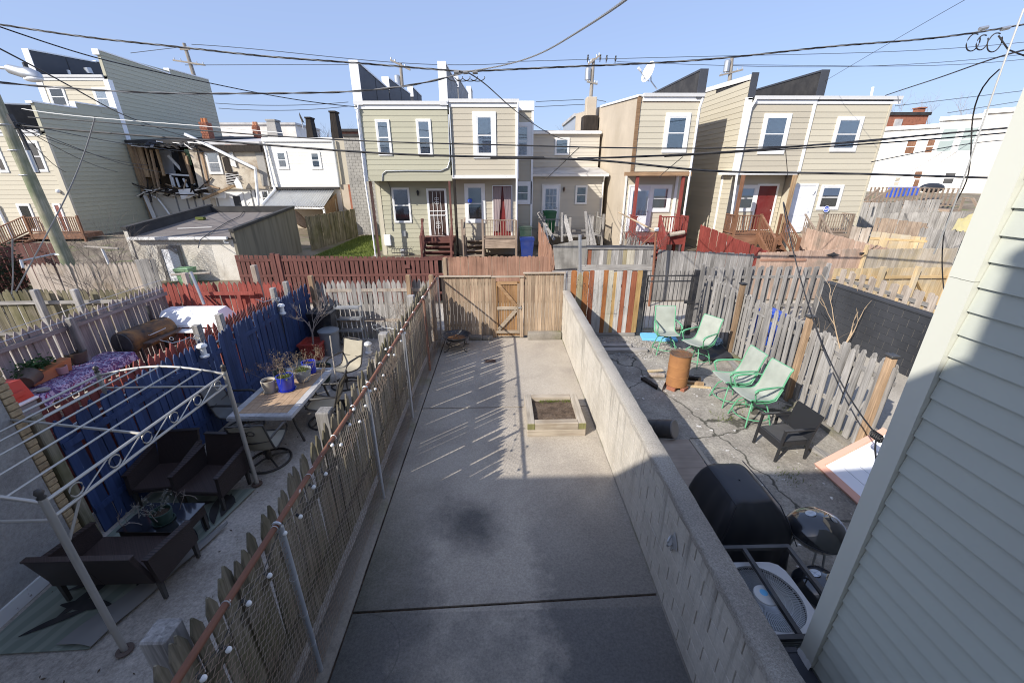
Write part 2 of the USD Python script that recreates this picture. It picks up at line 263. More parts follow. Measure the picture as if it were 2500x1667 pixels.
M['tan_wood'] = wood('sun_bleached_tan_wood', (.44, .335, .235), (.21, .148, .10), rnd=.22, wear=(.11, .07, .045), wl=(.66, .74))
M['tan_wood_x'] = wood('sun_bleached_tan_wood_rail', (.47, .39, .30), (.27, .21, .15), axis='x', rnd=.15)
M['gate_wood'] = wood('orange_brown_gate_wood', (.34, .20, .095), (.17, .09, .04), rnd=.2, wear=(.09, .05, .025), wl=(.66, .74))
M['gate_wood_x'] = wood('orange_brown_gate_rail', (.38, .24, .13), (.2, .115, .06), axis='x')
M['post_tan'] = wood('brown_fence_post_wood', (.40, .28, .18), (.2, .13, .08))
M['purple_grey'] = wood('shaded_grey_boards', (.33, .285, .27), (.17, .145, .135), rnd=.15)
M['purple_grey_y'] = wood('shaded_grey_boards_rail', (.33, .285, .27), (.17, .145, .135), axis='y', rnd=.15)
M['bleached'] = wood('bleached_pale_boards', (.46, .40, .34), (.26, .21, .17), rnd=.15, blotch=(.27, .2, .13), bl=(.55, .8))
M['blue_paint'] = wood('peeling_blue_painted_wood', (.034, .057, .135), (.02, .036, .092), rnd=.22, rough=.62, wear=(.20, .205, .21), wl=(.68, .72))
M['red_paint'] = wood('faded_red_painted_wood', (.30, .078, .06), (.19, .045, .036), rnd=.18, rough=.7, wear=(.36, .25, .21), wl=(.7, .78))
M['maroon'] = wood('maroon_brown_stained_wood', (.165, .072, .06), (.085, .035, .03), rnd=.12, rough=.75)
M['maroon_x'] = wood('maroon_brown_stained_rail', (.165, .072, .06), (.085, .035, .03), axis='x', rnd=.12, rough=.75)
M['cedar'] = wood('reddish_cedar_boards', (.37, .215, .15), (.21, .11, .075), rnd=.2)
M['cedar_pale'] = wood('pale_pinkish_cedar_boards', (.50, .365, .285), (.3, .2, .15), rnd=.16, blotch=(.33, .27, .22))
M['cedar_x'] = wood('reddish_cedar_rail', (.37, .215, .15), (.21, .11, .075), axis='x')
M['yellow_pine'] = wood('new_yellow_pine_boards', (.54, .425, .26), (.38, .275, .15), rnd=.15, blotch=(.5, .44, .34))
M['yellow_pine_x'] = wood('new_yellow_pine_rail', (.54, .40, .22), (.4, .27, .13), axis='x', rnd=.1)
M['deck_brown'] = wood('stained_brown_deck_wood', (.24, .125, .075), (.12, .055, .03), rnd=.12, rough=.7)
M['deck_brown_x'] = wood('stained_brown_deck_rail', (.27, .145, .09), (.13, .06, .035), axis='x', rnd=.12, rough=.7)
M['deck_red'] = wood('barn_red_deck_wood', (.27, .065, .052), (.16, .032, .028), rnd=.1, rough=.6)
M['deck_red_x'] = wood('barn_red_deck_rail', (.27, .065, .052), (.16, .032, .028), axis='x', rnd=.1, rough=.6)
M['deck_grey'] = wood('greyed_brown_deck_wood', (.34, .265, .205), (.17, .125, .095), rnd=.15)
M['deck_grey_x'] = wood('greyed_brown_deck_rail', (.34, .265, .205), (.17, .125, .095), axis='x', rnd=.15)
M['raw_beam'] = wood('rough_brown_beam_wood', (.36, .23, .13), (.17, .1, .06), axis='x')
M['raw_stud'] = wood('raw_exposed_stud_wood', (.42, .29, .17), (.2, .13, .075))
M['char'] = wood('charred_black_wood', (.045, .036, .03), (.012, .01, .009), rnd=.2)
M['timber_x'] = wood('planter_timber_across', (.46, .40, .32), (.27, .22, .17), axis='x', rnd=.1, blotch=(.33, .25, .16), bl=(.55, .8))
M['timber_y'] = wood('planter_timber_along', (.46, .41, .34), (.27, .23, .18), axis='y', rnd=.1)
M['timber_end'] = wood('mossy_timber_ends', (.24, .23, .1), (.14, .13, .06), rnd=.1)
for k, (a, b) in {'orange': ((.40, .165, .06), (.24, .085, .03)), 'rust': ((.31, .115, .06), (.19, .06, .035)), 'cream': ((.56, .52, .42), (.36, .32, .25)), 'white': ((.55, .53, .5), (.33, .3, .27)), 'ochre': ((.48, .32, .14), (.3, .18, .07)), 'olive': ((.38, .33, .21), (.22, .18, .11))}.items():
    M['plank_' + k] = wood(k + '_salvaged_plank', a, b, rnd=.1, wear=(.13, .1, .08), wl=(.68, .75))
def slab_stain(n, l, src):
    # moss along the fence side, two dark weathered bands and one oil stain; a paler band where the slab was swept
    n['sp'] = ('separate_xyz', {}); n['dn'] = ('noise_texture', {'scale': 1.4, 'detail': 6.0, 'roughness': .65}); n['db'] = ('math', {'math_type': 'multiply_add', 'value2': 1.5, 'value3': -.75}); n['xa'] = ('math', {'math_type': 'add'})
    l += [('g.position', 'sp.vector'), ('g.position', 'dn.vector'), ('dn.fac', 'db.value1'), ('sp.x', 'xa.value1'), ('db.value', 'xa.value2')]
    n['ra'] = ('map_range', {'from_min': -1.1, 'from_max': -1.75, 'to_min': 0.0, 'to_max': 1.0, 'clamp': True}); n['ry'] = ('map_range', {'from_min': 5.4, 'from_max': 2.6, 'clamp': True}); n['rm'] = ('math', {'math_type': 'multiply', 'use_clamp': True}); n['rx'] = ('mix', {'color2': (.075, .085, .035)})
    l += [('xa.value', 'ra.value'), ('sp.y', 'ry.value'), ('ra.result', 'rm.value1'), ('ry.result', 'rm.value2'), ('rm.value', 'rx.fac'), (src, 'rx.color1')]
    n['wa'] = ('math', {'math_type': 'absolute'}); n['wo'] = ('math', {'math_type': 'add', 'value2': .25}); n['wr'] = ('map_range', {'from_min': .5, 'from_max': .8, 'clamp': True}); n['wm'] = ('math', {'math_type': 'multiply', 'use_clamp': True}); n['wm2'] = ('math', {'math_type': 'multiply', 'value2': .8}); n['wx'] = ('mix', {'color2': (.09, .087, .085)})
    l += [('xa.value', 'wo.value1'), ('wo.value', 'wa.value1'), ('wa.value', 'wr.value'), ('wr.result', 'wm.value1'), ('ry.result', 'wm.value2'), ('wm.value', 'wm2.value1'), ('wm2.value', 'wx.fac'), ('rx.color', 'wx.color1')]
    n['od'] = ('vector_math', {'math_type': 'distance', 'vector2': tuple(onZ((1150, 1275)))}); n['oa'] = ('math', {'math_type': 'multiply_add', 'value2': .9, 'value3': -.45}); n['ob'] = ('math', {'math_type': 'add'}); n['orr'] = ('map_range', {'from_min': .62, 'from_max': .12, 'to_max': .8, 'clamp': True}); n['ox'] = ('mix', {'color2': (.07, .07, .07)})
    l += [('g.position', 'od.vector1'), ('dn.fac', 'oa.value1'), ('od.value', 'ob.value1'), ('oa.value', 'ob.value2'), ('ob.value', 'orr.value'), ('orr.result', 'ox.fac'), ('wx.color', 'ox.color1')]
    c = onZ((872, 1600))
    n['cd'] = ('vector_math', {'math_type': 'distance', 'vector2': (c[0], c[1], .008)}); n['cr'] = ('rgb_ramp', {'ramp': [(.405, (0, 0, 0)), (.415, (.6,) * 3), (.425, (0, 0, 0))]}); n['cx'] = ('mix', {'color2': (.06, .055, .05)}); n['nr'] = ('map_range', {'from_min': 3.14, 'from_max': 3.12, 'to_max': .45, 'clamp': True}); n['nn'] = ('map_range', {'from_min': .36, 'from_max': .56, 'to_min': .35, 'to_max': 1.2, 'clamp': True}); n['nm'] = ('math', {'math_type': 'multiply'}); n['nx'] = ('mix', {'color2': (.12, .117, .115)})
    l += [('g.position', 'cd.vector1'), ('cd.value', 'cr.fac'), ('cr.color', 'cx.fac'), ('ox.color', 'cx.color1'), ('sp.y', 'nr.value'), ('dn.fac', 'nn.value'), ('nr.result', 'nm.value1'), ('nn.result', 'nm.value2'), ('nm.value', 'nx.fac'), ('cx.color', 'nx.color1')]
    return 'nx.color'
def drips(n, l, src):
    n['dm'] = ('mapping', {'scale': (5, 5, .35)}); n['dt'] = ('noise_texture', {'scale': 1.5, 'detail': 5.0, 'roughness': .6}); n['dz'] = ('separate_xyz', {}); n['dh'] = ('map_range', {'from_min': .3, 'from_max': 1.4, 'to_min': .25, 'to_max': 1.0, 'clamp': True}); n['dr'] = ('rgb_ramp', {'ramp': [(.52, (0, 0, 0)), (.68, (.75,) * 3)]}); n['dx'] = ('math', {'math_type': 'multiply'}); n['dc'] = ('mix', {'color2': (.17, .155, .135)})
    l += [('g.position', 'dm.vector'), ('dm.vector', 'dt.vector'), ('g.position', 'dz.vector'), ('dz.z', 'dh.value'), ('dt.fac', 'dr.fac'), ('dr.color', 'dx.value1'), ('dh.result', 'dx.value2'), ('dx.value', 'dc.fac'), (src, 'dc.color1')]
    return 'dc.color'
M['slab'] = stone('yard_concrete', (.40, .355, .295), (.30, .265, .225), (.47, .42, .355), fine=40., bump=.3, grit=.26, extra=slab_stain)
M['old_slab'] = stone('old_cracked_concrete', (.32, .295, .255), (.20, .18, .155), (.42, .39, .335), big=1.3, bump=.6, cracks=(.09, .085, .07), crack_scale=.45, spots=(.68, .66, .63), spot_at=(.655, .67), spot_scale=6.5, grit=.4)
M['dirt'] = stone('worn_dirt_and_concrete', (.47, .425, .37), (.30, .26, .215), (.57, .52, .46), big=1.4, bump=.7, spots=(.5, .5, .5), spot_at=(.75, .77), spot_scale=1.6, grit=.35)
M['alley'] = stone('alley_concrete', (.42, .385, .33), (.34, .31, .265), bump=.25)
M['earth'] = stone('bare_earth', (.23, .19, .145), (.13, .105, .08), (.3, .26, .2), big=.6, bump=.8, moss=(.14, .17, .06))
M['curb'] = stone('mossy_curb_concrete', (.27, .245, .21), (.15, .135, .115), bump=.5, moss=(.13, .135, .05))
M['block'] = stone('painted_block', (.50, .46, .395), (.40, .365, .31), (.55, .51, .445), big=1.6, bump=.28, grit=.12, extra=drips)
M['cap'] = stone('rough_wall_cap', (.42, .385, .335), (.27, .245, .215), fine=60., bump=.9, grit=.4)
M['mortar'] = stone('grey_mortar', (.34, .31, .27), (.25, .225, .2), bump=.3)
M['cinder'] = stone('grey_cinder_block', (.33, .315, .29), (.23, .22, .205), bump=.5)
M['black_block'] = stone('black_painted_block', (.045, .048, .055), (.03, .032, .037), (.06, .062, .07), bump=.2, rough=.6, grit=.1)
M['stucco'] = stone('smooth_cream_stucco', (.55, .52, .47), (.49, .46, .41), fine=70., bump=.35, grit=.08)
M['stucco_tan'] = stone('tan_stucco', (.49, .42, .33), (.44, .375, .29), bump=.2, grit=.06)
M['stucco_white'] = stone('white_stucco', (.70, .67, .62), (.60, .57, .52), bump=.2, grit=.06)
M['stucco_grey'] = stone('grey_rough_stucco', (.34, .325, .305), (.24, .225, .21), bump=.5, big=1.5)
M['shed_white'] = stone('flaking_whitewashed_wall', (.62, .585, .52), (.44, .40, .34), (.68, .65, .6), big=1.2, bump=.45, spots=(.33, .28, .22), spot_at=(.66, .76), spot_scale=1.0)
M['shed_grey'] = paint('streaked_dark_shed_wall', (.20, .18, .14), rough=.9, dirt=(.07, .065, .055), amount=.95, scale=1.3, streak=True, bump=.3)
M['burnt_stucco'] = stone('burnt_peeling_stucco', (.52, .46, .37), (.3, .24, .18), big=1.1, bump=.5, spots=(.07, .055, .045), spot_at=(.6, .72), spot_scale=.9)
M['brick'] = stone('red_brick', (.30, .12, .075), (.18, .075, .05), big=3.0, bump=.4)
M['brick_buff'] = stone('buff_brick', (.42, .31, .18), (.28, .2, .12), big=3.0, bump=.4)
M['siding_olive'] = paint('olive_beige_siding', (.40, .385, .285), rough=.6, amount=.12, scale=.7)
M['siding_tan'] = paint('tan_siding', (.46, .415, .325), rough=.6, amount=.1, scale=.7)
M['siding_cream'] = paint('cream_siding', (.52, .475, .37), rough=.6, amount=.1, scale=.7)
M['siding_white'] = paint('white_siding', (.75, .73, .68), rough=.6, amount=.12, scale=.7)
M['siding_dull'] = paint('dull_beige_siding', (.55, .51, .435), rough=.65, amount=.22, scale=.8)
M['siding_sage'] = paint('sage_grey_vinyl', (.46, .48, .42), rough=.5, amount=.3, scale=.9, rnd=.02, bump=.06)
M['trim_sage'] = paint('pale_sage_trim', (.58, .585, .51), rough=.45, amount=.12)
M['trim'] = paint('white_trim', (.80, .80, .79), rough=.45, amount=.1, dirt=(.5, .48, .45))
M['trim_old'] = paint('scuffed_white_trim', (.76, .75, .73), rough=.6, amount=.5, dirt=(.4, .37, .33), chips=(.3, .26, .22), chip_at=(.64, .67))
M['bitumen'] = paint('black_roof_felt', (.028, .027, .028), rough=.75, dirt=(.07, .066, .062), amount=.8, scale=1.5, bump=.3)
M['bitumen_blue'] = paint('dark_slate_membrane', (.05, .055, .068), rough=.6, dirt=(.09, .09, .1), amount=.4)
M['roof_grey'] = paint('grey_brown_roof_felt', (.145, .125, .115), rough=.8, dirt=(.22, .2, .18), amount=.7, scale=1.8, bump=.3)
M['roof_silver'] = paint('silver_coated_roof', (.50, .49, .48), rough=.55, dirt=(.2, .18, .17), amount=.8, scale=1.2)
M['membrane'] = paint('dark_flat_roof_membrane', (.04, .042, .05), rough=.6, dirt=(.08, .08, .085), amount=.5, bump=.3)
M['tin'] = paint('corrugated_tin', (.56, .57, .57), rough=.35, metallic=.6, dirt=(.4, .38, .35), amount=.3)
M['galv'] = paint('galvanised_steel', (.50, .52, .54), rough=.42, metallic=.75, dirt=(.35, .34, .33), amount=.4)
M['galv_wire'] = paint('rusty_fence_wire', (.30, .25, .2), rough=.6, metallic=.3, dirt=(.24, .12, .06), amount=.8, scale=2.)
M['rust_pipe'] = paint('rusted_rail_pipe', (.20, .085, .05), rough=.75, dirt=(.1, .045, .03), amount=.6, chips=(.55, .5, .45), chip_at=(.64, .66), chip_scale=14.)
M['rust_barrel'] = paint('rusted_steel_drum', (.33, .155, .06), rough=.85, dirt=(.20, .085, .04), amount=.8, scale=5., chips=(.20, .17, .14), chip_at=(.6, .68), chip_scale=5., bump=.4)
M['rust_dark'] = paint('dark_rusty_iron', (.09, .055, .04), rough=.8, amount=.4)
M['black_iron'] = paint('black_painted_iron', (.018, .019, .024), rough=.42, amount=.3)
M['black_metal'] = paint('dark_bronze_metal', (.055, .05, .046), rough=.45, metallic=.4, amount=.3)
M['enamel'] = paint('black_glossy_enamel', (.008, .009, .012), rough=.09, amount=.1, coat=1.0, spec=.6)
M['black_plastic'] = paint('black_plastic', (.022, .023, .026), rough=.45, amount=.3)
M['grey_plastic'] = paint('grey_plastic', (.20, .215, .225), rough=.5, amount=.3)
M['cover'] = paint('black_vinyl_cover', (.026, .028, .034), rough=.42, amount=.25, dirt=(.05, .05, .055), bump=.12)
M['gazebo'] = paint('champagne_grey_tube', (.46, .435, .385), rough=.38, metallic=.5, dirt=(.3, .27, .23), amount=.4)
M['green_frame'] = paint('mint_green_tube', (.10, .33, .18), rough=.4, dirt=(.2, .42, .28), amount=.5, scale=3.)
M['white_paint'] = paint('white_painted_boards', (.82, .83, .86), rough=.5, amount=.2)
M['pink_paint'] = paint('salmon_pink_paint', (.66, .36, .27), rough=.7, amount=.4)
M['foam'] = paint('light_blue_foam', (.17, .49, .78), rough=.7, amount=.1)
M['blue_plastic'] = paint('bright_blue_plastic', (.03, .09, .5), rough=.4, amount=.2)
M['blue_bin'] = paint('dark_blue_bin_plastic', (.01, .035, .2), rough=.45, amount=.2)
M['green_bin'] = paint('green_bin_plastic', (.02, .12, .045), rough=.5, amount=.25)
M['green_bin_pale'] = paint('faded_green_plastic', (.22, .42, .22), rough=.6, amount=.4)
M['red_plastic'] = paint('red_plastic', (.55, .045, .025), rough=.45, amount=.2)
M['pot_red'] = paint('brick_red_planter', (.36, .05, .035), rough=.45, amount=.3, chips=(.5, .35, .3), chip_at=(.7, .74))
M['pot_blue'] = paint('cobalt_glaze', (.012, .03, .37), rough=.12, amount=.1, coat=.8)
M['pot_beige'] = paint('beige_textured_pot', (.42, .38, .31), rough=.7, amount=.3)
M['pot_grey'] = paint('grey_plastic_pot', (.27, .29, .31), rough=.55, amount=.3)
M['pot_brown'] = paint('brown_black_pot', (.07, .05, .038), rough=.5, amount=.5, dirt=(.2, .15, .1))
M['pot_terra'] = paint('terracotta', (.45, .17, .07), rough=.8, amount=.3)
M['pot_pink'] = paint('dusty_pink_pot', (.45, .27, .27), rough=.7, amount=.3)
M['pot_green'] = paint('dark_green_pot', (.03, .06, .045), rough=.5, amount=.3)
M['soil'] = stone('potting_soil', (.075, .052, .036), (.035, .025, .018), (.15, .11, .08), big=6., bump=1., grit=.5, spots=(.3, .26, .2), spot_at=(.72, .74), spot_scale=22.)
M['bed_soil'] = stone('planter_soil', (.12, .085, .06), (.06, .042, .03), (.17, .13, .1), big=5., bump=1.0, grit=.5, spots=(.5, .46, .4), spot_at=(.735, .75), spot_scale=20.)
M['door_dark'] = paint('dark_brown_door', (.075, .042, .034), rough=.45, amount=.2); M['pine_grey'] = wood('greying_pine_boards', (.47, .41, .325), (.3, .25, .19), rnd=.16, blotch=(.5, .40, .24)); M['door_red'] = paint('dark_red_door', (.16, .022, .022), rough=.4, amount=.1)
M['door_brick'] = paint('brick_red_door', (.25, .085, .065), rough=.5, amount=.15)
M['door_white'] = paint('white_door', (.78, .79, .82), rough=.4, amount=.1)
M['dark_room'] = paint('dim_room', (.05, .05, .052), rough=.9, amount=.2)
M['blind'] = paint('pale_blind', (.50, .52, .50), rough=.8, amount=.15)
M['blind_teal'] = paint('grey_green_blind', (.30, .36, .35), rough=.8, amount=.1)
M['curtain'] = paint('printed_curtain', (.10, .12, .20), rough=.9, amount=.8, dirt=(.55, .55, .58), scale=14.)
M['curtain_mauve'] = paint('mauve_curtain', (.30, .235, .24), rough=.9, amount=.2)
M['pane'] = glass('window_pane')
M['bulb'] = paint('frosted_bulb', (.78, .78, .76), rough=.25, amount=.1)
M['cable'] = paint('black_cable', (.016, .016, .018), rough=.55, amount=.2)
M['cable_grey'] = paint('grey_cable', (.17, .17, .17), rough=.5, amount=.3)
M['cable_white'] = paint('white_cable', (.62, .62, .6), rough=.5, amount=.2)
M['bark_green'] = wood('green_tinged_pole_wood', (.36, .34, .25), (.17, .165, .11), rnd=.1, blotch=(.17, .20, .12), bl=(.4, .7))
M['pole_grey'] = wood('grey_pole_wood', (.36, .325, .28), (.2, .175, .15), rnd=.1)
M['twig'] = paint('bare_twigs', (.11, .085, .075), rough=.9, amount=.4, scale=6.)
M['twig_pale'] = paint('pale_bare_twigs', (.29, .24, .21), rough=.9, amount=.4, scale=6.)
M['twig_tan'] = paint('dry_tan_stalks', (.42, .31, .2), rough=.9, amount=.5, scale=9.)
M['dry_leaf'] = leaf('dry_brown_leaves', (.27, .21, .14)); M['dry_leaf_b'] = leaf('dry_purple_brown_leaves', (.2, .14, .12)); M['leaf_green'] = leaf('fresh_green_leaves', (.06, .15, .05)); M['leaf_pale'] = leaf('pale_dry_herb_leaves', (.36, .36, .31)); M['ivy'] = leaf('dark_ivy_leaves', (.035, .06, .025)); M['grass'] = leaf('lawn_grass', (.25, .31, .07), .2); M['leaf_lime'] = leaf('yellow_green_leaves', (.25, .3, .08)); M['litter'] = leaf('leaf_litter', (.16, .12, .085), .1)
def woven(name, col, hi, s=55.):
    return mat(name, {'g': ('geometry', {}), 'm': ('mapping', {'scale': (1, 1, 1.6)}), 'b': ('brick_texture', {'scale': s, 'mortar_size': .06, 'color1': hi, 'color2': col, 'mortar': tuple(c * .3 for c in col), 'brick_width': .6, 'row_height': .3}), 'sx': ('separate_xyz', {}), 'cx': ('combine_xyz', {}), 'a': ('math', {'math_type': 'add'}), 'p': ('principled_bsdf', {'roughness': .45, 'specular_ior_level': .4}), 'bu': ('bump', {'strength': .8, 'distance': .008, 'invert': True})},
               [('g.position', 'sx.vector'), ('sx.x', 'a.value1'), ('sx.y', 'a.value2'), ('a.value', 'cx.x'), ('sx.z', 'cx.y'), ('cx.vector', 'b.vector'), ('b.color', 'p.base_color'), ('b.fac', 'bu.height'), ('bu.normal', 'p.normal')])
M['wicker'] = woven('brown_wicker', (.055, .036, .032), (.085, .058, .05))
M['wicker_black'] = woven('black_wicker', (.032, .033, .037), (.055, .056, .062))
def sling(name, col): return mat(name, {'g': ('geometry', {}), 'a': ('noise_texture', {'scale': 5., 'detail': 5.}), 'r': ('rgb_ramp', {'ramp': [(.3, tuple(c * .82 for c in col)), (.7, col)]}), 'd': ('principled_bsdf', {'roughness': .75, 'specular_ior_level': .2}), 't': ('translucent_bsdf', {'color': tuple(c * .8 for c in col)}), 'm': ('mix_closure', {'fac': .18}), 'w': ('noise_texture', {'scale': 300.}), 'bu': ('bump', {'strength': .3, 'distance': .004})}, [('g.position', 'a.vector'), ('a.fac', 'r.fac'), ('r.color', 'd.base_color'), ('g.position', 'w.vector'), ('w.fac', 'bu.height'), ('bu.normal', 'd.normal'), ('d.BSDF', 'm.closure1'), ('t.BSDF', 'm.closure2')], surface='m.closure')
M['sling_green'] = sling('pale_green_sling', (.43, .46, .405)); M['sling_tan'] = sling('tan_mesh_sling', (.46, .42, .33)); M['sling_grey'] = sling('grey_mesh_sling', (.21, .215, .21))
def voro(name, c1, c2, at, sc, dist=1.2, det=5., third=None, edge=False, rough=.9):
    n = {'g': ('geometry', {}), 'n': ('noise_texture', {'scale': sc, 'detail': det, 'distortion': dist}), 'r': ('rgb_ramp', {'ramp': [(at - .01, c1), (at + .01, c2)]}), 'p': ('principled_bsdf', {'roughness': rough, 'specular_ior_level': .15})}
    l = [('g.position', 'n.vector'), ('n.fac', 'r.fac')]; src = 'r.color'
    if third: n['n2'] = ('noise_texture', {'scale': sc * 1.7, 'detail': 3., 'distortion': 2.5}); n['r2'] = ('rgb_ramp', {'ramp': [(.6, (0, 0, 0)), (.62, (1, 1, 1))]}); n['m'] = ('mix', {'color2': third}); l += [('g.position', 'n2.vector'), ('n2.fac', 'r2.fac'), ('r2.color', 'm.fac'), (src, 'm.color1')]; src = 'm.color'
    return mat(name, n, l + [(src, 'p.base_color')])
M['cloth'] = voro('purple_patterned_cloth', (.13, .09, .2), (.48, .42, .56), .52, 9., 2.2, 3., third=(.3, .03, .1))
M['tile'] = stone('tan_table_tile', (.42, .29, .185), (.29, .2, .13), big=2.5, bump=.2, grit=.12); M['tile_grey'] = stone('grey_border_tile', (.45, .44, .43), (.33, .32, .315), big=3., bump=.2, grit=.12)
# ---------------------------------------------------------------- the setting
def S(t): t = np.clip(t, 0, 1); return t * t * (3 - 2 * t)
def ground(x, y):
    x, y = np.asarray(x, float), np.asarray(y, float)
    return .5 * S((y - 16) / 5.5) + .5 * S((-12 - x) / 4) * S((y - 22) / 6) + 2.4 * S((x - 19) / 20) * S((y - 18) / 18)
gx = np.unique(np.concatenate([np.linspace(-400, -40, 10), np.linspace(-40, 60, 101), np.linspace(60, 400, 10)])); gy = np.unique(np.concatenate([np.linspace(-60, -2, 6), np.linspace(-2, 60, 63), np.linspace(60, 700, 14)]))
structure('ground', MB().grid(gx, gy, lambda x, y: ground(x, y) - .02), M['earth'], smooth=True)
structure('alley', MB().box(-60, 60, 12.25, 15.15, -.1, -.008), M['alley'])
sl = MB()
for a, b in ((-3.2, 3.13), (3.16, 7.46), (7.49, 11.46)): sl.hexa([(-1.7, a, -.1), (1.79, a + .13 * (a < 3.3 and a > 0), -.1), (1.79, b + (.13 if b < 3.2 else 0), -.1), (-1.7, b, -.1)], [(-1.7, a, .008), (1.79, a + .13 * (a < 3.3 and a > 0), .008), (1.79, b + (.13 if b < 3.2 else 0), .008), (-1.7, b, .008)])
structure('concrete_slab', sl, M['slab'])
structure('slab_bedding', MB().grid([-1.74, 1.8], [-3.2, 11.46], -.012), M['soil'])
cb = MB(); ys = np.linspace(-1, 11.4, 60); rg = random.Random(4)
prof = [[(-2.02, y, -.05), (-2.0, y, .02 + .012 * rg.random()), (-1.88, y, .05 + .012 * rg.random()), (-1.745, y, .045 + .01 * rg.random()), (-1.728 + .008 * rg.random(), y, -.02)] for y in ys]
cb.surf(prof); structure('fence_curb', cb, M['curb'], smooth=True)
structure('left_yard_ground', MB().grid(np.linspace(-5.9, -1.99, 40), np.linspace(-1, 11.6, 100), lambda x, y: .004 + .035 * meshkit.fbm(np.stack([x * 1.6, y * 1.6, 0 * x], -1), 4) * (np.minimum(1, np.abs(x + 3.9) / 1.2) * .8 + .2)), M['dirt'], smooth=True)
structure('far_left_yard_ground', MB().grid(np.linspace(-16, -5.9, 30), np.linspace(-1, 11.6, 40), .006), M['dirt'])
structure('right_yard_pavement', MB().grid(np.linspace(1.95, 6.4, 30), np.linspace(-1, 11.7, 80), lambda x, y: .006 + .02 * meshkit.fbm(np.stack([x * .9, y * .9, 0 * x], -1), 3)), M['old_slab'], smooth=True)
structure('far_right_yard_pavement', MB().grid([6.4, 22], [-1, 12.7], .008), M['alley'])
# the row of houses behind the camera: its roof line throws the shade over the near half of the yards
rh = thing('row_house', 'long brick row behind the yards, throwing its shade over them', 'house', (-6, -5, 0))
part(rh, 'wall', MB().box(-30, -1.85, -9, -1.6, 0, 7.2), M['stucco_white']); part(rh, 'roof', MB().box(-30, -1.85, -9, -1.58, 7.203, 7.27), M['bitumen'])
rh2 = thing('row_house', 'own taller house at the head of the concrete yard', 'house', (2, -5, 0))
part(rh2, 'wall', MB().box(-1.847, 16.0, -9, -1.6, 0, 7.75), M['stucco_white']); part(rh2, 'roof', MB().box(-1.847, 16, -9, -1.58, 7.753, 7.82), M['bitumen'])
# ---------------------------------------------------------------- block wall on the right of the concrete yard
bw = thing('block_wall', 'long painted concrete block wall with rough cap along the concrete yard', 'wall', (1.82, 5, 0))
ztop = lambda y: 1.44 - .0 * y
part(bw, 'mortar_core', MB().box(1.773, 1.93, -1.5, 11.5, -.05, 1.36), M['mortar'])
rg = random.Random(11); zc = .015; row = 0
for row in range(7):
    z0, z1 = .012 + row * .193, .012 + row * .193 + .186; y = -1.3 + (.2 if row % 2 else 0)
    while y < 11.49:
        y1 = min(y + .398, 11.495)
        if y1 > 1.0 and y1 - y > .05:
            b = cbox(1.762 + rg.uniform(-.0015, .0025), 1.80, y + .0025, y1 - .0025, z0, z1, .003); part(bw, 'block', b, M['block'])
        y += .405
cp = MB(); ys = np.linspace(1.45, 11.5, 150); A = []
for y in ys:
    n = lambda k: .02 * (meshkit.noise(np.array([y * 9, k * 3.1, 0.])) - .5)
    A.append([(1.742 + n(1), y, 1.355), (1.738 + n(2), y, 1.42 + n(3)), (1.752 + n(4) * .6, y, 1.445 + n(5) * .5), (1.84, y, 1.455 + n(6) * .5), (1.945 + n(7) * .6, y, 1.44 + n(8) * .5), (1.955 + n(9), y, 1.41 + n(10)), (1.95, y, 1.355)])
cp.surf(A[::-1]); cp.add(A[0], [[0, 1, 2], [0, 2, 3], [0, 3, 4], [0, 4, 5], [0, 5, 6]]); cp.add(A[-1], [[0, 2, 1], [0, 3, 2], [0, 4, 3], [0, 5, 4], [0, 6, 5]])
part(bw, 'cap', cp, M['cap'], smooth=50)
cp2 = cbox(1.74, 1.952, .3, 1.432, 1.35, 1.44, .012); part(bw, 'cap', cp2, M['cap'], label='broken off end piece of the cap')
part(bw, 'footing', MB().hexa([(1.745, -1.4, -.02), (1.772, -1.4, -.02), (1.772, 11.48, -.02), (1.745, 11.48, -.02)], [(1.765, -1.4, .05), (1.772, -1.4, .05), (1.772, 11.48, .05), (1.765, 11.48, .05)]), M['curb'])
c = onX(KK(230, 765), 1.755)
fx = thing('hook_bracket', 'small galvanised plate bracket with round loop screwed to the block wall', 'bracket', (1.755, c[1], c[2] - .12))
part(fx, 'plate', MB().plate([(-.03, .12), (.06, .03), (.075, -.02), (.05, -.03), (-.02, -.1), (-.04, -.15), (-.05, -.12), (-.035, -.02), (-.05, .03)], (1.752, c[1], c[2]), (0, -1, 0), (0, 0, 1), (-1, 0, 0), .012), M['galv'])
part(fx, 'loop', MB().tube(arc((1.72, c[1] + .05, c[2] - .02), .055, 0, 360, 17, (.7, .7, 0), (0, 0, 1))[:-1], .012, 6, closed=True), M['galv'], True)
part(fx, 'disc', MB().lathe([(0, .012), (.045, .012), (.045, 0), (0, 0)], 16).xf(rot([0, 1, 0], -60), (1.735, c[1] + .05, c[2] - .03)), M['galv'])
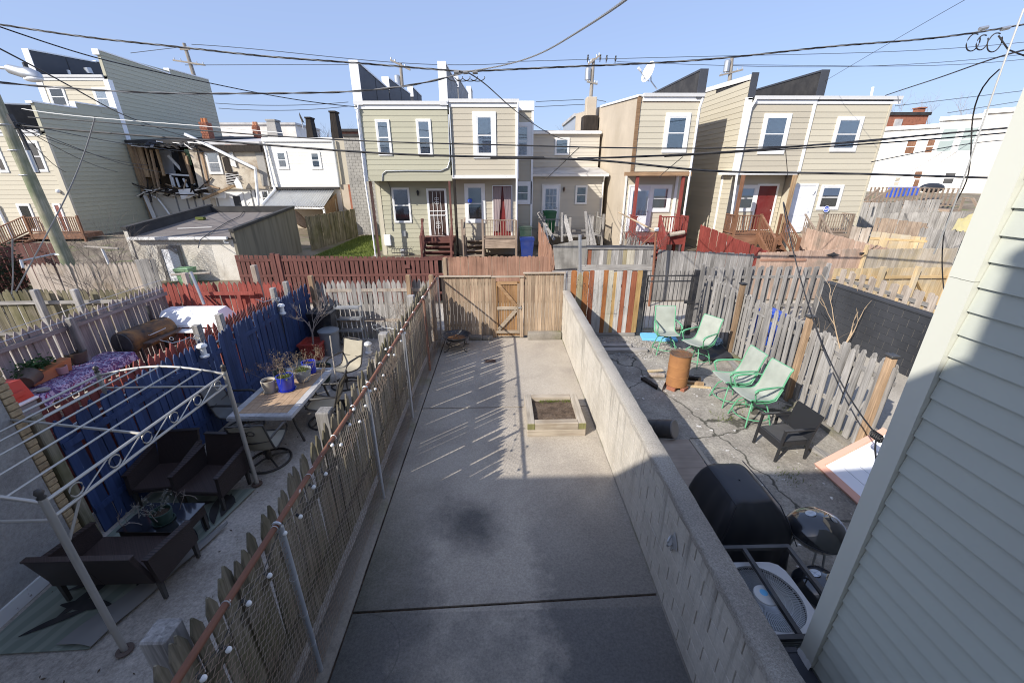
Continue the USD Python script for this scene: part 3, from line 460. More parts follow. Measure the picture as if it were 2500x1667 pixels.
# ---------------------------------------------------------------- raised planter
pl = thing('planter_box', 'square raised bed of stacked grey timbers filled with bare soil', 'planter', (.97, 6.95, 0))
x0, x1, y0, y1 = .43, 1.52, 6.41, 7.5
for z in (0, 1):
    a, b = .008 + z * .145, .008 + z * .145 + .14
    if z == 0:
        part(pl, 'timber', cbox(x0, x1, y0, y0 + .14, a, b, .008), M['timber_x']); part(pl, 'timber', cbox(x0, x1, y1 - .14, y1, a, b, .008), M['timber_x'])
        part(pl, 'timber', cbox(x0, x0 + .14, y0 + .143, y1 - .143, a, b, .008), M['timber_y']); part(pl, 'timber', cbox(x1 - .14, x1, y0 + .143, y1 - .143, a, b, .008), M['timber_y'])
    else:
        part(pl, 'timber', cbox(x0, x0 + .14, y0 + .004, y1, a, b, .008), M['timber_y']); part(pl, 'timber', cbox(x1 - .14, x1, y0 + .004, y1, a, b, .008), M['timber_y'])
        part(pl, 'timber', cbox(x0 + .144, x1 - .144, y0, y0 + .14, a, b, .008), M['timber_x']); part(pl, 'timber', cbox(x0 + .144, x1 - .144, y1 - .14, y1, a, b, .008), M['timber_x'])
        for xx in (x0 + .002, x1 - .138): part(pl, 'timber_end', MB().box(xx, xx + .136, y0 - .003, y0 + .003, a + .008, b - .008), M['timber_end'])
part(pl, 'soil', MB().grid(np.linspace(x0 + .13, x1 - .13, 22), np.linspace(y0 + .13, y1 - .13, 22), lambda x, y: .19 + .05 * meshkit.fbm(np.stack([x * 9, y * 9, 0 * x], -1), 4)), M['bed_soil'], True)
m = MB(); rg = random.Random(5)
for k in range(260):
    x, y = rg.uniform(x0 + .3, x1 - .14), y1 - .14 - abs(rg.gauss(0, .05)); h = rg.uniform(.02, .05); a = rg.uniform(0, 6.28)
    m.add([(x, y, .2), (x + .012 * math.cos(a), y + .012 * math.sin(a), .2), (x + .015 * math.sin(a), y, .215 + h)], [[0, 1, 2]])
part(pl, 'weeds', m, M['grass'], kind='stuff')
# ---------------------------------------------------------------- wooden fence and gate closing the yard
ef = thing('board_fence', 'tan board fence with cap rails closing the end of the concrete yard', 'fence', (0, 11.52, 0)); rg = random.Random(21)
def boards(x0, x1, zt, n, zb=.07):
    w = (x1 - x0) / n
    for i in range(n):
        a = x0 + i * w; zz = zt + rg.uniform(-.006, .006); j = rg.uniform(-.004, .004)
        part(ef, 'board', MB().hexa([(a + .004, 11.5 + j, zb), (a + w - .004, 11.5 + j, zb), (a + w - .004, 11.524 + j, zb), (a + .004, 11.524 + j, zb)], [(a + .004 + rg.uniform(-.003, .003), 11.5 + j, zz), (a + w - .004, 11.5 + j, zz), (a + w - .004, 11.524 + j, zz), (a + .004, 11.524 + j, zz)]), M['tan_wood'])
boards(-1.74, -.30, 1.85, 14); boards(.625, 1.765, 1.93, 11)
part(ef, 'gate_post', cbox(-.30, -.19, 11.475, 11.57, .02, 1.83, .006), M['post_tan']); part(ef, 'gate_post', cbox(.51, .615, 11.47, 11.56, .02, 1.85, .006), M['tan_wood'])
for a, b, z in ((-1.8, -.315, 1.862), (-.31, .622, 1.845), (.60, 1.80, 1.945)): part(ef, 'cap_rail', cbox(a, b, 11.44, 11.56, z, z + .032, .006), M['tan_wood_x'])
for z in (.35, 1.6):
    for a, b in ((-1.74, -.3), (.62, 1.77)): part(ef, 'rail', MB().box(a, b, 11.54, 11.58, z, z + .09), M['tan_wood_x'])
gt = thing('garden_gate', 'orange brown wooden gate with crossed braces in the tan fence', 'gate', (.17, 11.5, .05))
for i in range(9):
    a = -.185 + i * .0768; part(gt, 'board', MB().box(a + .003, a + .0735, 11.525, 11.545, .06, 1.72), M['gate_wood'])
part(gt, 'stile', MB().box(-.188, -.15, 11.49, 11.522, .2, 1.71), M['gate_wood']); part(gt, 'stile', MB().box(.43, .503, 11.49, 11.522, .13, 1.66), M['tan_wood'])
part(gt, 'rail', MB().box(-.148, .428, 11.493, 11.522, 1.635, 1.715), M['gate_wood_x']); part(gt, 'rail', MB().box(-.165, .428, 11.485, 11.522, .885, .975), M['tan_wood_x']); part(gt, 'rail', MB().box(-.21, .50, 11.48, 11.52, .15, .235), M['tan_wood_x'])
part(gt, 'brace', MB().beam((-.13, 11.497, 1.66), (.41, 11.497, 1.0), .09, .03, (0, 1, 0)), M['gate_wood_x']); part(gt, 'brace', MB().beam((-.13, 11.495, .26), (.40, 11.495, .87), .1, .03, (0, 1, 0)), M['tan_wood_x'])
part(gt, 'skirt', MB().box(-.187, .503, 11.527, 11.547, .02, .058), M['tan_wood_x']); part(gt, 'latch', MB().box(.45, .56, 11.455, 11.475, .93, .965).tube([(.53, 11.45, .88), (.53, 11.45, 1.03)], .008, 6), M['galv'])
single('concrete_block', cbox(.74, 1.74, 11.26, 11.49, .008, .22, .02), M['curb'], 'long weathered concrete step block against the fence right of the gate', 'concrete block', True)
st = MB()
for a, b, z in ((-1.0, -.62, .13), (-.615, -.30, .11)): v, f = cbox(a, b, 11.27, 11.46, .008, z, .02).arrays(); st.add(v, f)
single('stone_edging', st, M['curb'], 'low rough stone edging along the fence left of the gate', 'stone')
fp = thing('fire_pit', 'rusty round fire bowl on curled iron legs in the fence corner', 'fire pit', (-1.3, 10.72, 0))
B = [(0, .24), (.12, .245), (.26, .28), (.34, .36), (.365, .40), (.41, .405), (.415, .415), (.36, .412), (.325, .365), (.25, .30), (.1, .262), (0, .26)]
part(fp, 'bowl', MB().lathe(B, 32, (-1.3, 10.72, 0)), M['black_iron'], 40)
part(fp, 'ash_bed', MB().lathe([(0, .30), (.2, .298), (.27, .31)], 20, (-1.3, 10.72, 0)), M['rust_barrel'])
for k in range(4):
    a = math.radians(45 + 90 * k); d = np.array([math.cos(a), math.sin(a), 0]); o = np.array([-1.3, 10.72, 0]); z = np.array([0, 0, 1.])
    part(fp, 'leg', MB().tube([o + d * .33 + z * .36, o + d * .36 + z * .26, o + d * .28 + z * .16, o + d * .27 + z * .09, o + d * .34 + z * .03, o + d * .42 + z * .01, o + d * .45 + z * .03], .012, 6), M['black_iron'], True)
part(fp, 'ring', MB().tube(arc((-1.3, 10.72, .16), .28, 0, 360, 29, (1, 0, 0), (0, 1, 0))[:-1], .008, 5, closed=True), M['black_iron'])
rg = random.Random(2)
for k in range(5):
    a = rg.uniform(0, 3.1); c = np.array([-1.3 + rg.uniform(-.08, .08), 10.72 + rg.uniform(-.08, .08), .39 + k * .008]); d = np.array([math.cos(a), math.sin(a), .05]) * rg.uniform(.25, .4)
    part(fp, 'iron_rod', MB().tube([c - d, c + d], .006, 5), M['rust_dark'])
cv = onZ(E1 := mk(950, 600, 3.136)(775, 885)); dc = thing('drain_cover', 'small square iron drain cover let into the concrete yard', 'drain cover', (*cv[:2], 0))
part(dc, 'plate', MB().box(cv[0] - .13, cv[0] + .13, cv[1] - .1, cv[1] + .1, .009, .013), M['rust_dark']); part(dc, 'rim', MB().box(cv[0] - .15, cv[0] - .14, cv[1] - .12, cv[1] + .12, .009, .02).box(cv[0] + .14, cv[0] + .15, cv[1] - .12, cv[1] + .12, .009, .02), M['black_iron'])
# ---------------------------------------------------------------- chain link fence and the neighbour's picket fence behind it
pk = fence('picket_fence', 'long mossy pointed picket fence behind the chain link', 'fence', (-2.06, 1.55), (-2.06, 11.3), M['mossy_wood'], pitch=.106, w=.096, zt=1.82, z0=.03, style='point', side=1, rails=((.42, 1), (1.25, 1)), posts=(), jz=.03, lean=.02, rail_mat=M['mossy_wood_y'])
for y, h, lab in ((1.85, 1.74, 0), (4.55, 1.77, 0), (7.36, 1.75, 0), (9.9, 1.78, 0)):
    part(pk, 'post', cbox(-2.36, -2.19, y - .085, y + .085, 0, h, .012), M['grey_wood'])
cl = thing('chain_link_fence', 'chain link fence with rusty top rail along the concrete yard', 'fence', (-1.84, 6.5, 0)); XF = -1.84
part(cl, 'top_rail', MB().tube([(XF, 1.2, 1.90), (XF - .012, 3.3, 1.888), (XF + .008, 5.2, 1.885), (XF, 7.5, 1.90), (XF, 9.4, 1.895), (XF, 11.42, 1.905)], .024, 10), M['rust_pipe'], True)
for y, c in ((2.56, 0), (4.87, 0), (7.06, 0), (9.2, 1), (11.40, 0)): part(cl, 'post', MB().tube([(XF + .02, y, .0), (XF + .012, y + .01, 1.87)], .03, 10), M['rust_pipe' if c else 'galv'], True)
for y in (2.56, 4.87, 7.06, 9.2): part(cl, 'post_cap', MB().tube(arc((XF, y, 1.893), .032, 0, 360, 13, (1, 0, 0), (0, 0, 1))[:-1], .012, 6, closed=True), M['galv'])
for y in np.arange(1.9, 11.3, .62): part(cl, 'tie', MB().tube(arc((XF, y, 1.895), .029, 0, 360, 11, (1, 0, 0), (0, .3, .95))[:-1], .004, 4, closed=True), M['galv'])
for y in (2.56, 4.87, 7.06):
    for z in (.45, .85, 1.3): part(cl, 'tie', MB().tube(arc((XF + .015, y, z), .033, 0, 360, 11, (1, 0, 0), (0, 1, .1))[:-1], .003, 4, closed=True), M['galv'])
chain(cl, (XF + .028, 1.3), (XF + .028, 11.42), .06, 1.86, M['galv_wire'], cell=.062, r=.0027)
sl_ = thing('string_lights', 'string of round white bulbs hung along the chain link fence', 'string lights', (-1.88, 6.5, 0)); pts = []
BU = [(467, 1557), (525, 1491), (571, 1385), (619, 1321), (690, 1186), (654, 1224), (720, 1118), (748, 1088), (763, 1022), (783, 1021), (803, 975), (826, 968), (812, 940), (839, 932), (862, 893), (850, 898), (880, 862), (893, 815), (905, 815), (886, 802), (921, 783), (930, 765)]
BP = sorted([onX(DD(*b), -1.80) for b in BU], key=lambda p: p[1])
for a in BP:
    part(sl_, 'socket', MB().tube([a + (-.035, .0, .03), a + (-.012, 0, .008)], .014, 7), M['black_plastic']); part(sl_, 'bulb', MB().ball(a, .02, 2), M['bulb'], True)
part(sl_, 'cable', MB().tube(np.array([p + (-.036, 0, .034 + .01 * (i % 2)) for i, p in enumerate(BP)]), .004, 4), M['cable'])
# ---------------------------------------------------------------- left yard
aw = thing('house_addition', 'low grey stucco wing with a buff brick edge beside the gazebo', 'house', (-7, 1, 0))
part(aw, 'wall', MB().box(-8.9, -5.452, -1.55, 4.02, 0, 3.1), M['stucco_grey']); part(aw, 'roof', MB().box(-9, -5.42, -1.55, 4.1, 3.103, 3.2), M['bitumen'])
rg = random.Random(3)
for k in range(38):
    z = .03 + k * .08; part(aw, 'brick', cbox(-5.53 - .1 * (k % 2), -5.438 + rg.uniform(-.004, .004), 4.025, 4.135 + rg.uniform(-.004, .004), z, z + .069, .006), M['brick_buff'])
part(aw, 'kick_board', MB().beam((-5.44, .5, .09), (-5.44, 3.95, .11), .03, .16), M['trim_old']); part(aw, 'corner_post', cbox(-5.54, -5.42, 4.17, 4.29, 0, 1.95, .01), M['mossy_wood'])
bf = fence('picket_fence', 'tall pointed picket fence painted peeling blue', 'fence', (-5.47, 4.34), (-5.44, 11.3), M['blue_paint'], pitch=.121, w=.112, zt=1.78, z0=.03, style='gothic', side=-1, rails=((.4, 1), (1.42, 1)), jz=.025, lean=.015)
rf = fence('picket_fence', 'faded red pointed picket fence seen just behind the blue one', 'fence', (-5.92, 4.4), (-5.9, 11.5), M['red_paint'], pitch=.13, w=.112, zt=1.74, z0=.03, style='point', side=1, rails=((.45, -1), (1.36, -1)), jz=.03)
for y in (7.35, 8.0, 10.1, 10.75): part(rf, 'post', cbox(-5.78, -5.66, y - .06, y + .06, 0, 1.95, .01), M['grey_wood'])
cm = thing('chain_link_fence', 'rusty chain link mesh sandwiched between the blue and red picket fences', 'fence', (-5.62, 8.5, 0)); chain(cm, (-5.63, 6.9), (-5.63, 11.4), .3, 1.83, M['galv_wire'], cell=.075, r=.0026)
part(cm, 'rail', MB().tube([(-5.63, 4.5, 1.5), (-5.63, 11.4, 1.5)], .018, 6), M['galv'])
lf = fence('picket_fence', 'grey pointed picket fence with vines at the back of the dining yard', 'fence', (-5.4, 11.42), (-1.95, 11.42), M['grey_wood'], pitch=.142, w=.118, zt=1.80, z0=.03, style='point', side=1, rails=((.62, 1), (1.52, 1)), jz=.03, rail_mat=M['bleached'], rail_t=.05)
# pickets face the alley; rails and posts face this yard
for x in (-2.62, -1.98, -5.3): part(lf, 'post', cbox(x - .06, x + .06, 11.25, 11.36, 0, 1.98, .01), M['post_tan'])
# vines on it
def twigs(name, label, base, n, h, spread, matr, seed, r0=.012, depth=3, cat='bare shrub', group=None, lean=(0, 0), leaves=None, leafn=0, leafsize=.03, trunk=None, up=.5):
    """A leafless branching plant: trunk > boughs > twigs."""
    rg = random.Random(seed); t = thing(name, label, cat, base, group=group); b = np.array(base, float)
    tips = []
    def grow(p, d, L, r, k, m):
        q = [p]; steps = 4
        for s in range(steps):
            d = d + np.array([rg.gauss(0, .16), rg.gauss(0, .16), rg.gauss(.03, .08)]); d /= np.linalg.norm(d); q.append(q[-1] + d * L / steps)
        m.tube(q, np.linspace(r, r * .55, steps + 1), 4 if r < .01 else 6, caps=False); tips.append(q[-1])
        if k > 0:
            for c in range(rg.choice((2, 3, 3))):
                a = rg.uniform(0, 6.28); s = spread * rg.uniform(.5, 1.2); e = d + np.array([math.cos(a) * s, math.sin(a) * s, up * rg.uniform(-.2, .6)]); e /= np.linalg.norm(e)
                grow(q[rg.choice((2, 3, 4))], e, L * rg.uniform(.55, .8), r * .6, k - 1, m)
    for i in range(n):
        m = MB(); a = rg.uniform(0, 6.28); d = np.array([math.cos(a) * spread * .5 + lean[0], math.sin(a) * spread * .5 + lean[1], 1.]) if n > 1 else np.array([lean[0], lean[1], 1.])
        grow(b + np.array([rg.gauss(0, .02 * n), rg.gauss(0, .02 * n), 0]) * (n > 1), d / np.linalg.norm(d), h * rg.uniform(.75, 1.1), r0, depth, m); part(t, trunk or ('trunk' if n == 1 else 'stem'), m, matr)
    if leaves and leafn:
        m = MB()
        for k in range(leafn):
            c = rg.choice(tips) + np.array([rg.gauss(0, .03), rg.gauss(0, .03), rg.gauss(0, .03)]); m.add(leafq(rg, c, leafsize * rg.uniform(.6, 1.3)), [[0, 1, 2], [0, 2, 3]])
        part(t, 'leaves', m, leaves, kind='stuff')
    return t
def leafq(rg, c, s):
    a = np.array([rg.gauss(0, 1), rg.gauss(0, 1), rg.gauss(0, .6)]); a /= np.linalg.norm(a); b = np.cross(a, [rg.gauss(0, 1), rg.gauss(0, 1), rg.gauss(0, 1)]); b /= np.linalg.norm(b) + 1e-9
    return [c - a * s, c + b * s * .45, c + a * s, c - b * s * .45]
for i, (x, h, sd) in enumerate(((-3.4, .75, 5), (-2.7, .9, 6), (-2.3, .7, 9))):
    twigs('bare_vine', ('tangled bare vine climbing the grey fence left of its tan post', 'tangled bare vine on the grey fence beside its tan post', 'tangled bare vine in the fence corner by the chain link')[i], (x, 11.2, .03), 6, h, .9, M['twig_tan' if i else 'twig'], sd, .007, 3, 'vine', leaves=M['dry_leaf'], leafn=60, leafsize=.022)
# dining table
tb = thing('dining_table', 'long tiled outdoor dining table with grey tile border', 'table', (-4.17, 7.06, 0)); X0, X1, Y0, Y1 = -4.72, -3.62, 6.09, 8.03
part(tb, 'slab', cbox(X0, X1, Y0, Y1, .655, .708, .01), M['tile_grey']); rg = random.Random(8)
nx, ny = 9, 17
for i in range(nx):
    for j in range(ny):
        a, b = X0 + .008 + (X1 - X0 - .016) * i / nx, Y0 + .008 + (Y1 - Y0 - .016) * j / ny; w, h = (X1 - X0 - .016) / nx, (Y1 - Y0 - .016) / ny; e = i in (0, nx - 1) or j in (0, ny - 1)
        part(tb, 'tile', MB().box(a + .003, a + w - .003, b + .003, b + h - .003, .7095, .722 + rg.uniform(0, .002)), M['tile_grey' if e else 'tile'])
for i in range(12):
    a = X0 + .004 + (X1 - X0) * i / 12; part(tb, 'edge_tile', MB().box(a, a + (X1 - X0) / 12 - .008, Y0 - .008, Y0 - .001, .652, .71), M['tile_grey'])
for x in (X0 + .18, X1 - .18):
    for y in (Y0 + .3, Y1 - .3): s = 1 if x > -4.17 else -1; part(tb, 'leg', MB().tube([(x, y, .65), (x + s * .05, y, .35), (x + s * .14, y, .012)], .022, 7), M['black_metal'], True)
part(tb, 'apron', MB().box(X0 + .12, X1 - .12, Y0 + .12, Y1 - .12, .6, .652), M['black_metal'])
# swivel sling chairs
def make_swivel(label, loc, rz, slingm):
    t = thing('swivel_chair', label, 'chair', loc, rz, group='swivel chairs round the tiled table', world=False)
    part(t, 'base_ring', MB().tube(arc((0, 0, .025), .33, 0, 360, 33, (1, 0, 0), (0, 1, 0))[:-1], .02, 8, closed=True), M['black_metal'], True)
    for a in (45, 135): d = np.array([math.cos(math.radians(a)), math.sin(math.radians(a)), 0]); part(t, 'spoke', MB().tube([d * .32 + (0, 0, .03), d * .1 + (0, 0, .09), d * -.1 + (0, 0, .09), d * -.32 + (0, 0, .03)], .016, 6), M['black_metal'], True)
    part(t, 'column', MB().lathe([(0, .08), (.05, .08), (.05, .2), (.035, .22), (.035, .33), (.09, .345), (.09, .36), (0, .36)], 14), M['black_metal'])
    prof = [(-.25, .47), (-.22, .455), (-.05, .41), (.12, .39), (.22, .41), (.27, .47), (.33, .65), (.41, .92), (.43, .98)]
    prof = [(-y, z) for y, z in prof]
    for s in (-1, 1):
        part(t, 'side_rail', MB().tube([(s * .27, y, z) for y, z in prof], .016, 7), M['black_metal'], True)
        part(t, 'arm', MB().tube([(s * .27, -.33, .66), (s * .29, -.2, .68), (s * .3, .12, .67), (s * .3, .22, .62), (s * .29, .24, .54), (s * .27, .2, .45)], [.014, .02, .024, .022, .016, .014], 7), M['black_metal'], True)
    rows = [[(x, y - .012 * (1 - (x / .26) ** 2), z - .02 * (1 - (x / .26) ** 2)) for x in np.linspace(-.255, .255, 7)] for y, z in prof]
    part(t, 'sling', MB().sheet(rows, .006), M[slingm], True)
    part(t, 'top_rail', MB().tube([(-.27, -.43, .98), (-.12, -.455, 1.0), (.12, -.455, 1.0), (.27, -.43, .98)], .015, 7), M['black_metal'], True); part(t, 'cross_rail', MB().tube([(-.27, -.31, .62), (0, -.345, .6), (.27, -.31, .62)], .012, 6), M['black_metal'], True); part(t, 'front_rail', MB().tube([(-.27, .25, .465), (.27, .25, .465)], .013, 6), M['black_metal'], True)
    for s in (-1, 1): part(t, 'scroll', MB().tube(arc((s * .05, -.40, .82), .05, 0, 360, 17, (1, 0, 0), (0, -.28, .96))[:-1], .008, 5, closed=True), M['black_metal'], True)
    return t
ch = make_swivel('tan sling swivel chair at the near end of the tiled table, back to the gazebo', (-4.0, 5.83, 0), 5, 'sling_tan')
copy(ch, 'tan sling swivel chair at the long side of the tiled table by the picket fence', (-3.5, 7.05, 0), 96)
copy(ch, 'tan sling swivel chair at the far end of the tiled table, its front sunlit', (-3.66, 8.6, 0), 158)
c2 = make_swivel('grey sling swivel chair between the tiled table and the blue fence', (-5.0, 6.85, 0), -86, 'sling_grey')
# pots on the table
def pot(name, label, c, r, h, m, flare=.8, soil='soil', saucer=True, cat='plant pot', rim=.012, group=None, lip=.0):
    t = thing(name, label, cat, c); x, y, z = c
    part(t, 'body', MB().lathe([(0, .012), (r * flare, .012), (r * (flare + (1 - flare) * .55), h * .5), (r, h), (r + lip, h), (r + lip, h + .012), (r - rim, h + .012), (r - rim - .004, h - .035)], 28, c), m, 40)
    part(t, 'soil', MB().lathe([(0, h - .03), (r * .5, h - .026), (r - rim - .003, h - .036)], 20, c), M[soil])
    if saucer: part(t, 'saucer', MB().lathe([(0, .001), (r * flare + .02, .001), (r * flare + .03, .022), (r * flare + .02, .022), (r * flare + .008, .010)], 26, c), m, 40)
    return t
tz = .724
pot('plant_pot', 'beige dimpled pot on the tiled table, leftmost of its pots', (-4.43, 6.98, tz), .125, .235, M['pot_beige'], .72)
pot('plant_pot', 'glossy cobalt blue pot in front on the tiled table', (-4.15, 7.06, tz), .155, .28, M['pot_blue'], .86)
pot('plant_pot', 'wide grey pot of dry flowers on the tiled table', (-3.99, 7.42, tz), .17, .25, M['pot_grey'], .68, saucer=False)
pot('plant_pot', 'blue glazed pot half hidden behind the grey pot on the table', (-4.02, 7.78, tz), .14, .24, M['pot_blue'], .85, saucer=False)
pot('plant_pot', 'green rimmed pot on the table beside the blue fence, holding a withered shrub', (-4.45, 7.45, tz), .12, .2, M['pot_green'], .75, saucer=False)
twigs('dry_flowers', 'dry straw coloured flowers standing in the grey pot on the table', (-3.98, 7.42, tz + .2), 16, .22, .55, M['twig_tan'], 31, .004, 2, 'dry plant', leaves=M['dry_leaf'], leafn=420, leafsize=.02)
twigs('withered_shrub', 'withered brown shrub on the table between blue fence and blue pot', (-4.42, 7.42, tz + .16), 9, .2, .5, M['twig'], 33, .005, 2, 'dry plant', leaves=M['dry_leaf_b'], leafn=380, leafsize=.018)
m = MB(); rg = random.Random(41)
for k in range(120): m.add(leafq(rg, np.array([-4.13 + rg.gauss(0, .06), 7.04 + rg.gauss(0, .06), tz + .27 + abs(rg.gauss(0, .02))]), .025), [[0, 1, 2], [0, 2, 3]])
for k in range(160): m.add(leafq(rg, np.array([-3.95 + rg.gauss(0, .07), 7.33 + rg.gauss(0, .06), tz + .27 + abs(rg.gauss(0, .03))]), .022), [[0, 1, 2], [0, 2, 3]])
single('green_sprouts', m, M['leaf_lime'], 'yellow green sprouts in the pots on the tiled table', 'plants', kind='stuff')
pot('plant_pot', 'large dark round planter on the ground behind the tiled table', (-4.3, 8.75, .02), .27, .36, M['pot_green'], .7, saucer=False)
tl = thing('spade', 'long handled spade leaning against the far end of the table', 'spade', (-3.45, 7.75, 0)); part(tl, 'handle', MB().tube([(-3.42, 7.52, .25), (-3.62, 8.1, 1.42)], .016, 7), M['pole_grey']); part(tl, 'blade', MB().plate([(-.1, .02), (.1, .02), (.11, .25), (-.11, .25)], (-3.38, 7.42, .0), (1, 0, 0), (0, .25, .97), (0, -1, .2), .006), M['black_iron'])
# red square planter with a bare tree, bins, rack, lantern
rp = thing('planter', 'brick red square ribbed planter beside the blue fence', 'planter', (-5.02, 10.15, .02))
def tub(b, w0, w1, h, c, ty=.015):
    m = MB(); x, y, z = c
    o0 = np.array([(-w0, -w0, 0), (w0, -w0, 0), (w0, w0, 0), (-w0, w0, 0)]) + c; o1 = np.array([(-w1, -w1, h), (w1, -w1, h), (w1, w1, h), (-w1, w1, h)]) + c; i1 = np.array([(-w1 + ty, -w1 + ty, h), (w1 - ty, -w1 + ty, h), (w1 - ty, w1 - ty, h), (-w1 + ty, w1 - ty, h)]) + c; i0 = np.array([(-w1 + .04, -w1 + .04, h - .1), (w1 - .04, -w1 + .04, h - .1), (w1 - .04, w1 - .04, h - .1), (-w1 + .04, w1 - .04, h - .1)]) + c
    for a, b2 in ((o0, o1), (o1, i1), (i1, i0)):
        for k in range(4): m.add([a[k], a[(k + 1) % 4], b2[(k + 1) % 4], b2[k]], [[0, 1, 2, 3]])
    m.add(o0, [[3, 2, 1, 0]]); m.add(i0, [[0, 1, 2, 3]]); return m
part(rp, 'tub', tub(0, .2, .27, .45, (-5.02, 10.15, .02)), M['pot_red']); part(rp, 'rim', MB().box(-5.31, -4.73, 9.865, 9.9, .45, .5), M['pot_red']); part(rp, 'rim', MB().box(-5.31, -4.73, 10.4, 10.435, .45, .5), M['pot_red']); part(rp, 'rim', MB().box(-5.31, -5.27, 9.902, 10.398, .45, .5), M['pot_red']); part(rp, 'rim', MB().box(-4.77, -4.73, 9.902, 10.398, .45, .5), M['pot_red'])
for k in range(7):
    x = -5.2 + k * .06; part(rp, 'rib', MB().hexa([(x, 9.935, .06), (x + .02, 9.935, .06), (x + .02, 9.96, .06), (x, 9.96, .06)], [(x - .006, 9.872, .44), (x + .018, 9.872, .44), (x + .018, 9.9, .44), (x - .006, 9.9, .44)]), M['pot_red'])
    y = 9.97 + k * .06; part(rp, 'rib', MB().hexa([(-4.83, y, .06), (-4.805, y, .06), (-4.805, y + .02, .06), (-4.83, y + .02, .06)], [(-4.77, y - .004, .44), (-4.742, y - .004, .44), (-4.742, y + .02, .44), (-4.77, y + .02, .44)]), M['pot_red'])
twigs('bare_tree', 'small leafless tree growing in the red planter', (-5.02, 10.15, .38), 1, .62, .55, M['twig_pale'], 77, .026, 5, 'tree', lean=(-.06, -.05), up=.75)
gb = thing('trash_can', 'round grey plastic trash can behind the red planter', 'trash can', (-4.68, 10.42, .02)); part(gb, 'body', MB().lathe([(0, 0), (.2, 0), (.25, .62), (.265, .63), (.265, .66), (.25, .66)], 26, (-4.68, 10.42, .02)), M['grey_plastic'], 40); part(gb, 'lid', MB().lathe([(.27, .63), (.275, .67), (.2, .71), (0, .72)], 26, (-4.68, 10.42, .03)), M['grey_plastic'], 40)
def wheelie(t, c, w, d, h, m, lidm, dirx=1):
    x, y, z = c; a, b = w / 2, d / 2
    part(t, 'body', MB().hexa([(x - a * .78, y - b * .72, z + .03), (x + a * .78, y - b * .72, z + .03), (x + a * .78, y + b * .72, z + .03), (x - a * .78, y + b * .72, z + .03)], [(x - a, y - b, z + h), (x + a, y - b, z + h), (x + a, y + b, z + h), (x - a, y + b, z + h)]), m)
    part(t, 'collar', MB().hexa([(x - a - .01, y - b - .012, z + h - .09), (x + a + .01, y - b - .012, z + h - .09), (x + a + .01, y + b, z + h - .09), (x - a - .01, y + b, z + h - .09)], [(x - a - .02, y - b - .02, z + h + .002), (x + a + .02, y - b - .02, z + h + .002), (x + a + .02, y + b, z + h + .002), (x - a - .02, y + b, z + h + .002)]), m)
    l = cbox(x - a - .025, x + a + .025, y - b - .045, y + b + .03, z + h + .006, z + h + .05, .018); part(t, 'lid', l, lidm)
    part(t, 'lid_panel', cbox(x - a * .7, x + a * .7, y - b * .6, y + b * .6, z + h + .052, z + h + .075, .018), lidm)
    part(t, 'handle', MB().tube([(x - a * .8, y + b + .06, z + h - .03), (x + a * .8, y + b + .06, z + h - .03)], .018, 7), m)
    for s in (-1, 1): part(t, 'wheel', MB().lathe([(0, -.025), (.1, -.025), (.1, .025), (0, .025)], 16).xf(rot([0, 1, 0], 90), (x + s * a * .72, y + b * .72, z + .1)), M['black_plastic'])
bb = thing('wheeled_bin', 'big black wheeled bin in the back corner of the dining yard', 'bin', (-4.95, 10.95, .02)); wheelie(bb, (-4.95, 10.93, .02), .62, .66, 1.05, M['black_plastic'], M['black_plastic'])
sh = thing('metal_shelf', 'rusty grey metal shelf rack against the grey picket fence', 'shelf', (-4.33, 11.05, 0))
for x in (-4.66, -3.99):
    for y in (10.98, 11.22): part(sh, 'upright', MB().box(x - .012, x + .012, y - .012, y + .012, .01, 1.45 if y > 11.1 else 1.2), M['galv'])
for z in (.12, .45, .8, 1.12): part(sh, 'shelf', MB().box(-4.645, -4.005, 10.965, 11.205, z, z + .022), M['galv']); part(sh, 'lip', MB().box(-4.645, -4.005, 10.955, 10.963, z - .015, z + .03), M['galv'])
def lantern(label, c, s=1.0, hook=None):
    t = thing('lantern', label, 'lantern', (c[0], c[1], c[2])); p = lambda pr: MB().lathe([(r * s, z * s) for r, z in pr], 16, c)
    part(t, 'base', p([(0, 0), (.075, 0), (.08, .03), (.05, .05)]), M['trim']); part(t, 'glass', p([(.05, .05), (.052, .17), (.05, .18)]), M['bulb']); part(t, 'cage', p([(.05, .18), (.07, .19), (.065, .21)]), M['trim']); part(t, 'roof', p([(.085, .205), (.085, .225), (.06, .26), (0, .28)]), M['trim']); part(t, 'bail', MB().tube(arc((c[0], c[1], c[2] + .26 * s), .05 * s, 0, 180, 9, (1, 0, 0), (0, 0, 1.6)), .004, 4), M['black_iron'])
    return t
def scroll(label, a, b, sz=.09):
    t = thing('scroll_bracket', label, 'bracket', a); a, b = np.array(a, float), np.array(b, float); d = b - a; L = np.linalg.norm(d); d /= L; w = np.array([0, 0, 1.])
    part(t, 'bar', MB().tube([a, a + d * L * .3 - w * .05, a + d * L * .55 - w * .01, a + d * L * .8 + w * .05, b], .008, 5), M['galv'], True); part(t, 'curl', MB().tube([b + (-d * math.sin(k / 12 * 7) + w * (math.cos(k / 12 * 7) - 1)) * sz * (1 - k / 20) * -1 for k in range(13)], .007, 5), M['galv'], True); part(t, 'curl', MB().tube([a + d * L * .3 + (d * math.sin(k / 12 * 7) + w * (1 - math.cos(k / 12 * 7))) * sz * .6 * (1 - k / 20) for k in range(13)], .006, 5), M['galv'], True)
lantern('white lantern hanging on a scroll hook by the dining yard fence', (-3.68, 10.4, .02), 1.25); scroll('curled iron hook beside the picket fence post over the lantern', (-2.33, 9.95, .95), (-3.4, 10.35, .72), .1)
